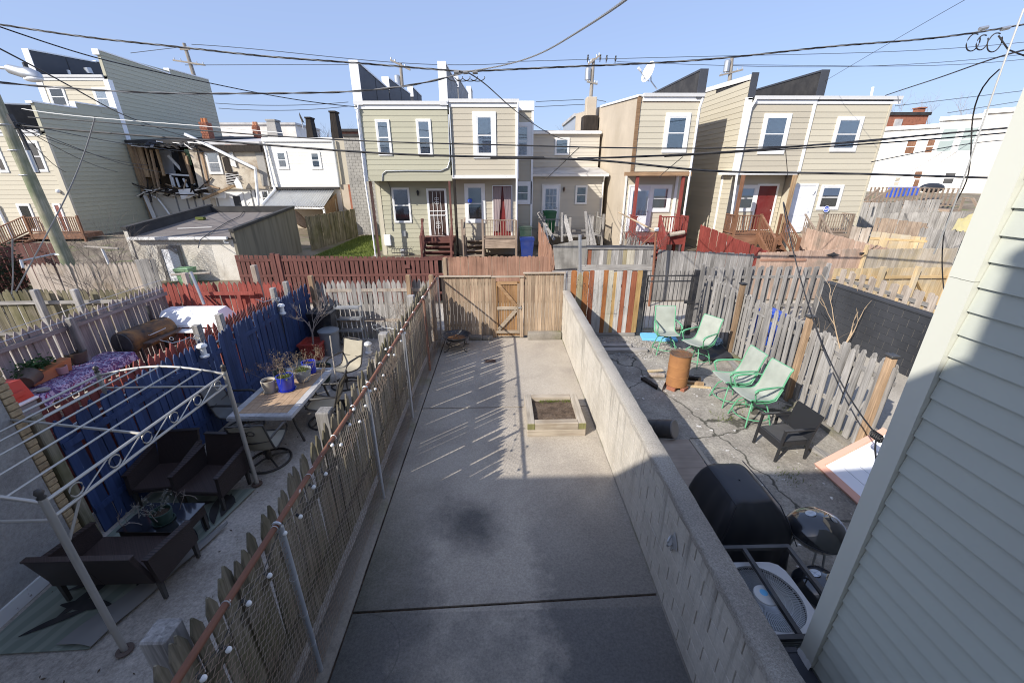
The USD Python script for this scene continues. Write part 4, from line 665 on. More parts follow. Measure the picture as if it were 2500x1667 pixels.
for (a, lab) in ((onX(mk(380, 670, 5.6)(675, 1125), -5.33), 'small white lantern hung near the middle of the blue fence'), (onX(mk(380, 670, 5.6)(1740, 540), -5.33), 'small white lantern hung at the far part of the blue fence')):
    lantern(lab, tuple(a), .95); scroll(('curled iron hook carrying the nearer lantern on the blue fence', 'curled iron hook carrying the farther lantern on the blue fence')['far' in lab], (-5.62, a[1] - .45, a[2] + .5), (-5.36, a[1] - .02, a[2] + .33), .06)
# gazebo frame
gz = thing('gazebo_frame', 'bare champagne metal gazebo frame without its canopy', 'gazebo', (-4.75, 4.0, 0)); gx0, gx1, gy0, gy1 = -5.62, -3.89, 2.80, 5.24
for x, y in ((gx1, gy0), (gx1, gy1), (gx0, gy1), (gx0, gy0)):
    part(gz, 'post', MB().tube([(x, y, .02), (x, y, 2.0)], .03, 12), M['gazebo'], 40); part(gz, 'base_plate', MB().lathe([(0, .006), (.075, .006), (.075, .022), (.035, .03)], 16, (x, y, .02)), M['rust_dark']); part(gz, 'finial', MB().lathe([(.02, 2.0), (.035, 2.01), (.02, 2.03), (.036, 2.06), (.024, 2.09), (0, 2.1)], 12, (x, y, 0)), M['black_metal'], True)
arch = lambda y, h=.13: [(gx0 + (gx1 - gx0) * k / 16, y, 1.95 + h * math.sin(math.pi * k / 16)) for k in range(17)]
for y in (gy0, gy1): part(gz, 'arched_rail', MB().tube(arch(y), .018, 7), M['gazebo'], True); part(gz, 'lower_rail', MB().tube([(gx0, y, 1.76), (gx1, y, 1.76)], .015, 7), M['gazebo'])
part(gz, 'middle_rail', MB().tube([(gx0 + .1, 4.03, 2.02), (gx1, 3.8, 1.96)], .016, 7), M['gazebo'])
for x in (gx1, gx0): part(gz, 'side_rail', MB().tube([(x, gy0, 1.96), (x, gy1, 1.96)], .016, 7), M['gazebo']); part(gz, 'side_rail', MB().tube([(x, gy0, 1.79), (x, gy1, 1.79)], .016, 7), M['gazebo'])
for k in range(6):
    y = 3.05 + k * .4
    part(gz, 'scroll_ring', MB().tube(arc((gx1, y, 1.875), .062, 0, 360, 15, (0, 1, 0), (0, 0, 1))[:-1], .008, 5, closed=True), M['gazebo'], True)
    if k < 5: part(gz, 'lattice', MB().tube([(gx1, y + .05, 1.80), (gx1, y + .35, 1.95)], .007, 5), M['gazebo'])
for x in (-5.3, -5.02, -4.74, -4.46, -4.18): t_ = (x - gx0) / (gx1 - gx0); part(gz, 'roof_rod', MB().tube([(x, gy0, 1.955 + .13 * math.sin(math.pi * t_)), (x, gy1, 1.955 + .13 * math.sin(math.pi * t_))], .011, 6), M['gazebo'])
part(gz, 'corner_brace', MB().tube([(gx1, 3.05, 1.79), (gx1, 2.83, 1.5)], .012, 6), M['gazebo'])
# wicker set
def make_wicker(label, loc, rz, w=.66, d=.62, m='wicker', group=None, hb=.82, name='wicker_armchair', cat='armchair', seats=1):
    t = thing(name, label, cat, loc, rz, group=group, world=False); a, b = w / 2, d / 2
    for sx in (-1, 1):
        for sy, h in ((1, .3), (-1, .3)): part(t, 'leg', MB().hexa([(sx * (a - .03) - .018, sy * (b - .03) - .018, .005), (sx * (a - .03) + .018, sy * (b - .03) - .018, .005), (sx * (a - .03) + .018, sy * (b - .03) + .018, .005), (sx * (a - .03) - .018, sy * (b - .03) + .018, .005)], [(sx * (a - .025) - .024, sy * (b - .03) - .024, h), (sx * (a - .025) + .024, sy * (b - .03) - .024, h), (sx * (a - .025) + .024, sy * (b - .03) + .024, h), (sx * (a - .025) - .024, sy * (b - .03) + .024, h)]), M['black_metal'])
        s = MB().hexa([(sx * a - .025, -b, .27), (sx * a + .025, -b, .27), (sx * a + .025, b, .27), (sx * a - .025, b, .27)], [(sx * a - .025, -b - .04, .66), (sx * a + .025, -b - .04, .66), (sx * a + .025, b - .02, .58), (sx * a - .025, b - .02, .58)]); part(t, 'arm_panel', s, M[m])
        part(t, 'arm_cap', MB().beam((sx * a, -b - .045, .667), (sx * a, b - .01, .587), .07, .02), M[m])
    part(t, 'seat', cbox(-a + .028, a - .028, -b + .03, b, .29, .36, .012), M[m])
    k = (2 * a - .056) / seats
    for i in range(seats):
        x = -a + .028 + i * k; part(t, 'backrest', MB().hexa([(x + .004, -b - .02, .30), (x + k - .004, -b - .02, .30), (x + k - .004, -b + .03, .30), (x + .004, -b + .03, .30)], [(x + .004, -b - .15, hb), (x + k - .004, -b - .15, hb), (x + k - .004, -b - .10, hb), (x + .004, -b - .10, hb)]), M[m])
    part(t, 'back_cap', MB().beam((-a + .02, -b - .125, hb + .008), (a - .02, -b - .125, hb + .008), .065, .02), M[m])
    return t
w1 = make_wicker('brown wicker armchair facing the low table, right one of the pair', (-4.32, 4.98, .03), 176, group='brown wicker armchairs')
copy(w1, 'brown wicker armchair against the blue fence, left one of the pair', (-5.03, 5.08, .03), 186)
make_wicker('brown wicker loveseat with its back to the camera', (-4.43, 3.63, .03), 0, 1.14, .6, name='wicker_loveseat', cat='loveseat', hb=.80, seats=2)
ct = thing('coffee_table', 'low brown wicker coffee table with dark glass top', 'coffee table', (-4.42, 4.17, .03), -2, world=False)
for sx in (-1, 1):
    for sy in (-1, 1): part(ct, 'leg', MB().box(sx * .34 - .02, sx * .34 + .02, sy * .2 - .02, sy * .2 + .02, .004, .36), M['black_metal'])
    part(ct, 'apron', MB().box(sx * .36 - .012, sx * .36 + .012, -.225, .225, .26, .4), M['wicker'])
for sy in (-1, 1): part(ct, 'apron', MB().box(-.346, .346, sy * .22 - .012, sy * .22 + .012, .26, .4), M['wicker'])
part(ct, 'glass_top', cbox(-.385, .385, -.245, .245, .402, .415, .004), M['enamel'])
pot('plant_pot', 'dark green pot with saucer on the wicker coffee table', (-4.34, 4.1, .447), .115, .15, M['pot_green'], .8)
twigs('herb_plant', 'withered pale herb in the green pot on the coffee table', (-4.36, 4.08, .57), 7, .2, .75, M['twig_pale'], 52, .005, 1, 'dry plant', leaves=M['leaf_pale'], leafn=0)
m = MB(); rg = random.Random(53)
for k in range(5):
    p = np.array([-4.36, 4.08, .57]); d = np.array([rg.gauss(-.35, .6), rg.gauss(-.1, .5), 1.0]); d /= np.linalg.norm(d)
    for s in np.linspace(.06, .3, 60): m.add(leafq(rg, p + d * s + np.array([rg.gauss(0, .012) for _ in range(3)]), .016), [[0, 1, 2], [0, 2, 3]])
single('herb_leaves', m, M['leaf_pale'], 'pale withered leaves of the herb on the coffee table', 'leaves', kind='stuff')
def rug_mat():
    n = {'g': ('geometry', {}), 'mp': ('mapping', {'rotation': (0, 0, .5), 'scale': (1.2, .55, 1)}), 'w': ('wave_texture', {'scale': 1.55, 'distortion': 7.5, 'detail': 1.5, 'detail_scale': .9}), 'r': ('rgb_ramp', {'ramp': [(.4, (.21, .24, .2)), (.7, (.27, .3, .25))]}), 'v': ('wave_texture', {'scale': 6.2, 'distortion': 9., 'detail': 1., 'detail_scale': .8}), 'rv': ('rgb_ramp', {'ramp': [(.985, (0, 0, 0)), (.995, (.4, .4, .4))]}), 'm': ('mix', {'color2': (.2, .22, .19)}), 'p': ('principled_bsdf', {'roughness': .95, 'specular_ior_level': .1}), 'n': ('noise_texture', {'scale': 220.}), 'b': ('bump', {'strength': .5, 'distance': .004})}
    return mat('leaf_patterned_rug', n, [('g.position', 'mp.vector'), ('mp.vector', 'w.vector'), ('mp.vector', 'v.vector'), ('w.fac', 'r.fac'), ('v.fac', 'rv.fac'), ('rv.color', 'm.fac'), ('r.color', 'm.color1'), ('m.color', 'p.base_color'), ('g.position', 'n.vector'), ('n.fac', 'b.height'), ('b.normal', 'p.normal')])
M['rug'] = rug_mat(); M['black_rug'] = paint('black_rug_pile', (.02, .02, .023), rough=.95, amount=.3); M['rug_back'] = paint('rug_backing', (.23, .225, .215), rough=.95, amount=.3)
rgt = thing('rug', 'pale green rug with black palm leaf pattern, its edge folded over', 'rug', (-4.5, 4, 0))
part(rgt, 'pile', MB().sheet([[(-5.35 + (1.08 + .42 * t) * s, 2.78 + 2.3 * t + .04 * s, .042 + .004 * math.sin(9 * t + 5 * s)) for s in np.linspace(0, 1, 14)] for t in np.linspace(0, 1, 26)], .007), M['rug'], 40)
for k in range(26):
    rk = random.Random(300 + k); o = np.array([(-5.1 + .1 * (k % 3), 2.95 + .085 * k), (-4.2 + .01 * k, 3.3 + .066 * k)][k % 2]); a = math.radians(rk.uniform(-10, 75) + (100 if k % 2 else 0)); ln, wd, cv = rk.uniform(.45, .8), rk.uniform(.045, .075), rk.uniform(-.5, .5); C = [o + ln * np.array([math.cos(a + cv * s) * s, math.sin(a + cv * s) * s]) for s in np.linspace(0, 1, 9)]
    C = [c for c in C if -5.3 + .18 * (c[1] - 2.8) < c[0] < -4.27 + .18 * (c[1] - 2.8) and 2.84 < c[1] < 5.02]
    if len(C) < 4: continue
    D_ = np.gradient(np.array(C), axis=0); D_ /= np.linalg.norm(D_, axis=1, keepdims=True); W_ = wd * np.sin(np.linspace(.12, math.pi, len(C)))
    part(rgt, 'palm_leaf', MB().surf([[(c[0] - d[1] * w, c[1] + d[0] * w, .0545 + .0004 * (k % 5)), (c[0] + d[1] * w, c[1] - d[0] * w, .0545 + .0004 * (k % 5))] for c, d, w in zip(C, D_, W_)]), M['black_rug'])
part(rgt, 'folded_edge', MB().sheet([[(-4.27 + .42 * t + .02 - (.36 * (1 - t) ** .8 * s), 2.83 + 1.6 * t + .02 * s, .052 + .05 * math.sin(min(1, s * 2.2) * 1.57) * (1 - .7 * s) + .012 * math.sin(14 * t)) for s in np.linspace(0, 1, 10)] for t in np.linspace(0, .99, 22)], .007), M['rug_back'], 40)
# loose rubble and leaf litter
m = MB(); rg = random.Random(61)
for k in range(900):
    x, y = (rg.gauss(-4.7, .35), rg.gauss(5.9, .35)) if k < 330 else ((rg.gauss(-3.4, .6), rg.gauss(10.6, .4)) if k < 620 else (rg.uniform(-5.3, -2.2), rg.uniform(1.5, 10.5)))
    if not (-5.4 < x < -2.15 and y < 11.3): continue
    m.add(leafq(rg, np.array([x, y, .035 + rg.random() * .01]), rg.uniform(.008, .024)), [[0, 1, 2], [0, 2, 3]])
single('leaf_litter', m, M['litter'], 'scattered leaf litter over the dining yard', 'litter', kind='stuff')
single('curb_stone', cbox(-5.36, -5.12, 5.55, 5.75, .02, .09, .02), M['stucco_grey'], 'loose flat stone against the foot of the blue fence', 'stone', True)
# ---------------------------------------------------------------- far left yard
gfn = fence('picket_fence', 'grey pointed picket fence with rails, dividing the two far left yards', 'fence', (-9.4, 4.6), (-9.4, 11.35), M['purple_grey'], pitch=.135, w=.118, zt=1.76, z0=.03, style='point', side=1, rails=((.45, -1), (1.5, -1)), rail_mat=M['purple_grey_y'], jz=.03)
for y in (8.55, 5.9): part(gfn, 'post', cbox(-9.33, -9.21, y - .06, y + .06, 0, 1.72, .012), M['grey_wood'])
part(gfn, 'wire', MB().tube([(-9.36, 4.7, 1.66), (-9.36, 11.3, 1.66)], .006, 4), M['galv'])
ge = fence('picket_fence', 'grey round topped picket fence with stout posts at the far left', 'fence', (-16.5, 10.9), (-9.45, 11.05), M['mossy_wood'], pitch=.14, w=.125, zt=1.72, z0=.03, style='round', side=1, rails=((.5, -1), (1.38, -1)), rail_mat=M['grey_wood_x'], jz=.03)
for x in (-14.3, -12.3, -11.27): part(ge, 'post', cbox(x - .075, x + .075, 10.72, 10.86, 0, 1.78, .015), M['grey_wood'])
re_ = fence('picket_fence', 'bright red pointed picket fence with gate frame at the back of the grill yard', 'fence', (-9.62, 11.55), (-5.98, 11.62), M['red_paint'], pitch=.138, w=.122, zt=1.75, z0=.03, style='point', side=1, rails=((.5, -1),), jz=.02)
part(re_, 'gate_rail', MB().box(-8.5, -7.05, 11.47, 11.52, 1.4, 1.49), M['red_paint']); part(re_, 'gate_brace', MB().beam((-8.45, 11.49, 1.38), (-7.75, 11.49, .4), .08, .03), M['red_paint']); part(re_, 'gate_stile', MB().box(-7.55, -7.45, 11.47, 11.52, .2, 1.4), M['red_paint'])
for x, h in ((-7.02, 2.2), (-9.0, 2.0)): part(re_, 'post', cbox(x - .07, x + .07, 11.64, 11.78, 0, h, .012), M['bleached'])
ft = thing('folding_table', 'long table under a purple patterned cloth', 'table', (-9.0, 7.9, 0))
part(ft, 'top', MB().box(-9.3, -8.72, 6.95, 9.0, .69, .715), M['black_metal'])
for x in (-9.2, -8.82):
    for y in (7.1, 8.85): part(ft, 'leg', MB().tube([(x, y, .01), (x, y, .69)], .015, 6), M['black_metal'])
rows = []; rg = random.Random(9)
for t in np.linspace(0, 1, 40):
    y = 6.92 + 2.12 * t; f = .02 * math.sin(t * 40); rows.append([(-9.34, y, .722)] + [(-9.34 + .66 * s, y, .724) for s in np.linspace(.1, 1, 5)] + [(-8.655 + f, y, .70), (-8.635 + f * 1.4, y, .60 + .02 * math.sin(t * 23)), (-8.63 + f * 1.8, y, .48 + .05 * abs(math.sin(t * 21)))])
p = MB().sheet(rows, .004); single('tablecloth', p, M['cloth'], 'purple and pink patterned cloth draped over the long table', 'tablecloth', 50)
ZT = .735
def at9(x, y, X): q = onZ(mk(0, 750, 6.273)(x, y), ZT); return (min(max(q[0], -9.2), -8.7), q[1], ZT)
a = at9(975, 1020, 0); pot('plant_pot', 'dusty pink pot on the purple tablecloth', a, .1, .16, M['pot_pink'], .8, saucer=False)
a = at9(1230, 860, 0); pot('plant_pot', 'wide dark brown pot with handle at the far end of the purple cloth', (a[0] - .1, a[1] + .05, ZT), .18, .24, M['pot_brown'], .7, saucer=False)
t = thing('tipped_pot', 'big brown black pot lying on its side on the purple cloth', 'plant pot', (-9.0, 7.25, ZT))
part(t, 'body', MB().lathe([(0, 0), (.12, 0), (.17, .24), (.18, .25), (.17, .255), (.16, .24), (.11, .02), (0, .02)], 24).xf(rot([0, 0, 1], 25) @ rot([1, 0, 0], -78), (-9.05, 7.12, ZT + .17)), M['pot_brown'], 40)
t = thing('window_box', 'long terracotta trough leaning behind the pots on the purple cloth', 'planter', (-9.22, 7.6, ZT)); part(t, 'trough', MB().hexa([(-9.3, 7.3, ZT), (-9.12, 7.3, ZT), (-9.12, 8.05, ZT), (-9.3, 8.05, ZT)], [(-9.33, 7.24, ZT + .17), (-9.1, 7.24, ZT + .17), (-9.1, 8.1, ZT + .26), (-9.33, 8.1, ZT + .26)]), M['pot_terra']); part(t, 'soil', MB().box(-9.31, -9.12, 7.28, 8.05, ZT + .1, ZT + .155), M['soil'])
pot('plant_pot', 'grey pot of leafy greens behind the terracotta trough', (-9.25, 7.35, ZT), .13, .2, M['pot_grey'], .8, saucer=False)
m = MB(); rg = random.Random(71)
for k in range(420): m.add(leafq(rg, np.array([-9.2 + rg.gauss(0, .07), 7.5 + rg.gauss(0, .17), ZT + .28 + abs(rg.gauss(0, .08))]), rg.uniform(.025, .05)), [[0, 1, 2], [0, 2, 3]])
single('green_plant', m, M['leaf_green'], 'leafy dark green plant above the pots on the purple cloth', 'plant')
t = thing('flat_stone', 'flat pale stone lying on the purple cloth', 'stone', (-8.85, 7.15, ZT)); part(t, 'stone', MB().ball((-8.8, 7.12, ZT + .02), .14, 2, (1, .7, .2)), M['stucco_grey'], True)
t = thing('tote_bin', 'red plastic bin upside down on a grey tote', 'bin', (-8.95, 6.75, 0)); part(t, 'tote', cbox(-9.15, -8.66, 6.45, 6.88, .3, .70, .03), M['grey_plastic']); part(t, 'tote_lid', cbox(-9.18, -8.63, 6.42, 6.91, .703, .76, .02), M['trim']); part(t, 'red_bin', MB().hexa([(-9.14, 6.44, .763), (-8.68, 6.44, .763), (-8.68, 6.88, .763), (-9.14, 6.88, .763)], [(-9.1, 6.49, 1.13), (-8.73, 6.49, 1.13), (-8.73, 6.83, 1.13), (-9.1, 6.83, 1.13)]), M['red_plastic']); part(t, 'hand_grip', MB().box(-8.71, -8.668, 6.55, 6.76, .86, .95), M['red_plastic']); part(t, 'stand', MB().box(-9.12, -8.7, 6.48, 6.85, .0, .298), M['grey_plastic'])
sm_ = thing('smoker_grill', 'rusted black barrel smoker with stove pipe beside the grey fence', 'grill', (-8.9, 9.8, 0)); a, b = np.array([-8.95, 9.15, .86]), np.array([-8.8, 10.35, .86])
bar = MB().tube([a, a + (b - a) * .02, b - (b - a) * .02, b], [.27, .29, .29, .27], 26); part(sm_, 'barrel', bar, paint('scorched_black_steel', (.025, .022, .02), rough=.55, dirt=(.36, .17, .04), amount=1.0, scale=2.4), 40)
part(sm_, 'end_plate', MB().tube([a - (b - a) * .025, a - (b - a) * .004], .27, 26), M['black_iron']); part(sm_, 'stack', MB().tube([(-8.95, 10.15, 1.1), (-8.95, 10.15, 1.42), (-8.97, 10.15, 1.5)], [.055, .055, .06], 12), M['black_iron'], 40); part(sm_, 'side_shelf', MB().box(-8.62, -8.42, 9.3, 10.3, .8, .83), M['rust_dark'])
for x in (-9.1, -8.7):
    for y in (9.3, 10.2): part(sm_, 'leg', MB().box(x - .02, x + .02, y - .02, y + .02, .01, .75), M['black_iron'])
part(sm_, 'handle', MB().tube([(-8.6, 9.5, .95), (-8.57, 9.5, .95), (-8.57, 10.0, .95), (-8.6, 10.0, .95)], .012, 6), M['galv'])
wg = thing('white_box', 'large white lidded metal box with sloped front on a stand', 'box', (-8.5, 11.0, 0))
xa, xb = -9.2, -7.55; P0 = [(xa, 10.55, .85), (xb, 10.55, .85), (xb, 10.55, 1.02), (xa, 10.55, 1.02)]
part(wg, 'lid', MB().hexa([(xa, 10.5, .87), (xb, 10.5, .87), (xb, 11.3, .87), (xa, 11.3, .87)], [(xa + .03, 10.74, 1.17), (xb - .12, 10.74, 1.17), (xb - .12, 11.12, 1.19), (xa + .03, 11.12, 1.19)]), M['white_paint']); part(wg, 'tray', MB().box(xa - .02, xb + .02, 10.46, 11.32, .80, .865), M['trim']); part(wg, 'front_shelf', MB().box(xa, xb, 10.2, 10.45, .74, .77), M['trim'])
for x in (xa + .08, xb - .08):
    for y in (10.5, 11.22): part(wg, 'leg', MB().box(x - .025, x + .025, y - .025, y + .025, 0, .798), M['black_iron'])
part(wg, 'chimney_pipe', MB().tube([(-8.35, 11.24, 1.2), (-8.55, 11.36, 2.1)], .04, 10), M['galv'])
tm = thing('clothes_pole', 'grey pipe pole with a rusty wooden crossbar near the red fence', 'pole', (-8.6, 11.5, 0)); q0, q1 = onY(H2(370, 1320), 11.9), onY(H2(670, 1305), 11.9); part(tm, 'crossbar', MB().tube([q0, q1], .035, 8), M['pole_grey']); part(tm, 'pole', MB().tube([(onY(H2(530, 1330), 11.9)), (onY(H2(600, 1560), 11.75))], .04, 8), M['galv'])
# ---------------------------------------------------------------- right yard
sw = thing('house_wing', 'sage vinyl sided house wing close by on the right', 'house', (4, 0, .9)); rg = random.Random(13)
part(sw, 'wall', MB().box(2.425, 5.0, -1.59, 2.08, .3, 6.35), M['siding_sage'])
z = .93
while z < 6.3:
    zz = z + .127; a, b = -1.55, 1.962
    part(sw, 'siding_board', MB().hexa([(2.396, a, z), (2.423, a, z), (2.423, b, z), (2.396, b, z)], [(2.414, a, zz + .004), (2.423, a, zz + .004), (2.423, b, zz + .004), (2.414, b, zz + .004)]), M['siding_sage']); z = zz
part(sw, 'corner_trim', MB().box(2.375, 2.423, 1.966, 2.03, .93, 4.0).box(2.382, 2.4235, 2.03, 2.10, .93, 4.0), M['trim_sage']); part(sw, 'corner_trim', MB().box(2.373, 2.423, 1.966, 2.03, 4.003, 6.35).box(2.380, 2.4235, 2.03, 2.10, 4.003, 6.35), M['trim_sage'])
part(sw, 'roof', MB().box(2.3, 5.1, -1.6, 2.15, 6.353, 6.45), M['trim'])
m = MB(); rg = random.Random(17)
ys = np.linspace(1.96, 2.1, 9)
part(sw, 'torn_flashing', MB().surf([[(2.372, y, .96 + .02 * rg.random()) for y in ys], [(2.36, y, .90 - .03 * rg.random()) for y in ys]]), M['trim_old'])
sr = thing('lean_to_roof', 'small dark flat roof between the block wall and the sage siding', 'roof', (2.2, 1.5, 0)); part(sr, 'wall', MB().box(1.97, 2.39, .2, 2.08, 0, .88), M['stucco_grey'])
part(sr, 'membrane', MB().grid(np.linspace(1.962, 2.396, 10), np.linspace(.2, 2.12, 24), lambda x, y: .9 + .012 * meshkit.fbm(np.stack([x * 7, y * 7, 0 * x], -1), 3)), M['membrane'], True); part(sr, 'edge', MB().box(1.962, 2.37, 2.09, 2.13, .82, .915), M['membrane'])
sb_ = thing('house_addition', 'cream stucco house wing with a straight corner beyond the sage siding', 'house', (8, 2, 0)); part(sb_, 'wall', MB().box(6.2, 9.4, -1.59, 5.44, 0, 6.6), M['stucco']); part(sb_, 'roof', MB().box(6.1, 9.5, -1.6, 5.5, 6.603, 6.7), M['bitumen'])
# air conditioner in its cage
ac = thing('air_conditioner', 'grey outdoor air conditioner with round fan grille', 'air conditioner', (2.42, 2.6, 0)); cx, cy, zt = 2.42, 2.6, .86
part(ac, 'cabinet', cbox(2.05, 2.79, 2.24, 2.96, .06, zt - .045, .03), M['grey_plastic'])
rr = [(r, z) for r, z in ((.315, zt - .03), (.318, zt + .012), (.335, zt + .016))]
top = MB(); n = 40; inner = arc((cx, cy, zt + .004), .325, 0, 360, n + 1, (1, 0, 0), (0, 1, 0))[:-1]
def sq(a, h): c, s = math.cos(a), math.sin(a); k = (abs(c) ** 6 + abs(s) ** 6) ** (-1 / 6); return np.array([cx + c * k * h, cy + s * k * h, zt])
outer = np.array([sq(2 * math.pi * i / n, .372) for i in range(n)]); low = outer - (0, 0, .05)
top.surf([np.vstack([low, low[:1]]), np.vstack([outer, outer[:1]]), np.vstack([inner, inner[:1]]), np.vstack([inner - (0, 0, .05), inner[:1] - (0, 0, .05)])]); part(ac, 'top_cover', top, paint('light_grey_enamel', (.5, .5, .5), rough=.4, amount=.2), 35)
part(ac, 'fan_well', MB().lathe([(.325, zt - .02), (.32, zt - .2), (0, zt - .2)], 30, (cx, cy, 0)), M['black_plastic'])
for k in range(4):
    a = math.radians(90 * k + 20); d = np.array([math.cos(a), math.sin(a), 0]); e = np.array([-d[1], d[0], 0]); o = np.array([cx, cy, zt - .13]); part(ac, 'fan_blade', MB().sheet([[o + d * r + e * s * w + (0, 0, s * .05) for s in (-1, 0, 1)] for r, w in ((.05, .05), (.15, .1), (.28, .13))], .003), M['galv'])
m = MB()
for k in range(96):
    a = 2 * math.pi * k / 96; q = []
    for r in np.linspace(.105, .32, 6): b = a + (r - .1) * .55; q.append((cx + r * math.cos(b), cy + r * math.sin(b), zt + .018 - (r - .1) * .05))
    m.tube(q, .0022, 3, caps=False)
for r in (.16, .22, .28): m.tube(arc((cx, cy, zt + .012 - (r - .1) * .05), r, 0, 360, 37, (1, 0, 0), (0, 1, 0))[:-1], .002, 4, closed=True)
part(ac, 'grille', m, M['galv'], kind='stuff')
part(ac, 'hub', MB().lathe([(.108, zt + .012), (.1, zt + .028), (.05, zt + .032), (0, zt + .032)], 24, (cx, cy, 0)), paint('hub_grey', (.62, .62, .6), rough=.4)); part(ac, 'label', MB().lathe([(.035, zt + .0335), (0, zt + .0338)], 18, (cx - .01, cy + .02, 0)), M['foam'])
for k in range(26): z = .1 + k * .027; part(ac, 'louvre', MB().box(2.08, 2.76, 2.226, 2.236, z, z + .012), M['galv'])
cg = thing('steel_cage', 'black square tube security cage over the air conditioner', 'cage', (2.45, 2.64, 0)); t = .02
for x, y in ((2.0, 2.19), (2.93, 2.19), (2.0, 3.08), (2.93, 3.08)): part(cg, 'post', MB().box(x - t, x + t, y - t, y + t, 0, .91), M['black_iron'])
for y in (2.19, 3.08): part(cg, 'bar', MB().box(1.98, 2.95, y - t, y + t, .912, .95), M['black_iron'])
for x in (2.0, 2.46, 2.93): part(cg, 'bar', MB().box(x - t, x + t, 2.212, 3.058, .913, .951), M['black_iron'])
for y in (2.19,): part(cg, 'bar', MB().box(2.03, 2.9, y - t, y + t, .5, .535), M['black_iron'])
part(cg, 'bar', MB().box(2.91, 2.95, 2.215, 3.055, .5, .535), M['black_iron'])
# covered grill
gcv = thing('covered_grill', 'big gas grill under a creased black vinyl cover', 'grill', (2.9, 3.85, 0))
secs = [(0.02, 2.40, 3.36, 3.36, 4.34, .05), (.35, 2.41, 3.34, 3.37, 4.33, .07), (.70, 2.42, 3.30, 3.38, 4.31, .08), (.86, 2.45, 3.24, 3.40, 4.29, .09), (1.0, 2.50, 3.13, 3.44, 4.25, .09), (1.11, 2.56, 3.03, 3.50, 4.19, .08), (1.13, 2.60, 2.98, 3.55, 4.14, .06), (1.137, 2.7, 2.9, 3.7, 4.0, .03), (1.138, 2.79, 2.81, 3.84, 3.86, .03)]
rows = []
for z, a, b, c, d, r in secs:
    L = []
    for k in range(48):
        s = k / 48 * 4; e = int(s); f = s - e; P = [(a, c), (b, c), (b, d), (a, d), (a, c)]; x = P[e][0] * (1 - f) + P[e + 1][0] * f; y = P[e][1] * (1 - f) + P[e + 1][1] * f
        mx, my = (a + b) / 2, (c + d) / 2; ux, uy = (x - mx) / ((b - a) / 2), (y - my) / ((d - c) / 2); q = (abs(ux) ** 8 + abs(uy) ** 8) ** (1 / 8) or 1; x, y = mx + (x - mx) / q, my + (y - my) / q
        w = .05 * (meshkit.noise(np.array([k * .55, z * 2.2, 3.])) - .5) * (1 - .5 * (z > 1)) + .018 * math.sin(k * 1.9) * max(0, .8 - z); L.append((x + w * ux, y + w * uy, z))
    rows.append(L + L[:1])
cm_ = MB().surf(rows); cm_ = trimesh.Trimesh(*cm_.arrays(), process=False).subdivide(); part(gcv, 'cover', cm_, M['cover'], 38)
for (p, q) in (((2.56, 3.47, 1.128), (2.55, 4.22, 1.128)), ((3.05, 3.47, 1.12), (3.05, 4.22, 1.12)), ((2.56, 3.46, 1.125), (2.42, 3.37, .6)), ((3.05, 3.46, 1.12), (3.31, 3.37, .6))): part(gcv, 'seam', MB().tube([p, ((np.array(p) + q) / 2 + (0, -.012, .012)), q], .006, 5), M['cover'])
def kettle(label, c, r, zr, lid_lab=None):
    x, y = c; t = thing('kettle_grill', label, 'grill', (x, y, 0)); P = lambda pr: MB().lathe(pr, 36, (x, y, 0))
    part(t, 'bowl', P([(0, zr - r * .72), (r * .5, zr - r * .62), (r * .86, zr - r * .3), (r, zr - .02), (r + .012, zr - .005), (r + .012, zr)]), M['enamel'], True)
    part(t, 'lid', P([(r + .016, zr + .002), (r + .012, zr + .03), (r * .93, zr + r * .32), (r * .72, zr + r * .58), (r * .4, zr + r * .72), (0, zr + r * .76)]), M['enamel'], True)
    part(t, 'lid_band', MB().tube(arc((x, y, zr + .004), r + .015, 0, 360, 41, (1, 0, 0), (0, 1, 0))[:-1], .008, 6, closed=True), M['black_iron'], True)
    n = np.array([-.28, .2, .94]); n /= np.linalg.norm(n); v = np.array([x - r * .3, y + r * .22, zr + r * .70])
    V = MB().lathe([(.05, 0), (.052, .008), (.03, .012), (.012, .012), (.012, .002), (.03, .002), (.05, 0)], 20); zx = np.cross([0, 1, 0], n); zx /= np.linalg.norm(zx); V.xf(np.stack([zx, np.cross(n, zx), n], 1), v); part(t, 'vent', V, M['galv'], 40)
    for k in range(4): a = math.radians(90 * k + 20); part(t, 'vent_spoke', MB().beam(v + n * .012, v + n * .012 + .045 * (zx * math.cos(a) + np.cross(n, zx) * math.sin(a)), .012, .004, n), M['galv'])
    hx = np.array([.75, -.66, 0]); part(t, 'handle', MB().tube([(x + hx[0] * r * .98 - .1, y + hx[1] * r * .98 - .08, zr + .07), (x + hx[0] * (r + .07) - .08, y + hx[1] * (r + .07) - .07, zr + .09), (x + hx[0] * (r + .07) + .08, y + hx[1] * (r + .07) + .07, zr + .09), (x + hx[0] * r * .98 + .1, y + hx[1] * r * .98 + .08, zr + .07)], .014, 7), M['black_plastic'], True)
    for k in range(3): a = math.radians(30 + 120 * k); part(t, 'leg', MB().tube([(x + r * .6 * math.cos(a), y + r * .6 * math.sin(a), zr - r * .5), (x + r * .95 * math.cos(a), y + r * .95 * math.sin(a), .02)], .013, 6), M['galv'])
    return t
k1 = kettle('black glossy kettle grill beside the grill cover, the farther of two', (3.56, 3.44), .29, .74)
part(k1, 'thermometer', MB().lathe([(.035, 0), (.035, .012), (0, .014)], 16).xf(rot([0, 1, 0], 30) @ rot([1, 0, 0], 12), (3.66, 3.40, .945)), M['galv']); part(k1, 'label', MB().box(-.035, .035, -.02, .02, 0, .004).xf(rot([0, 0, 1], -35) @ rot([0, 1, 0], 42), (3.735, 3.36, .90)), M['galv'])
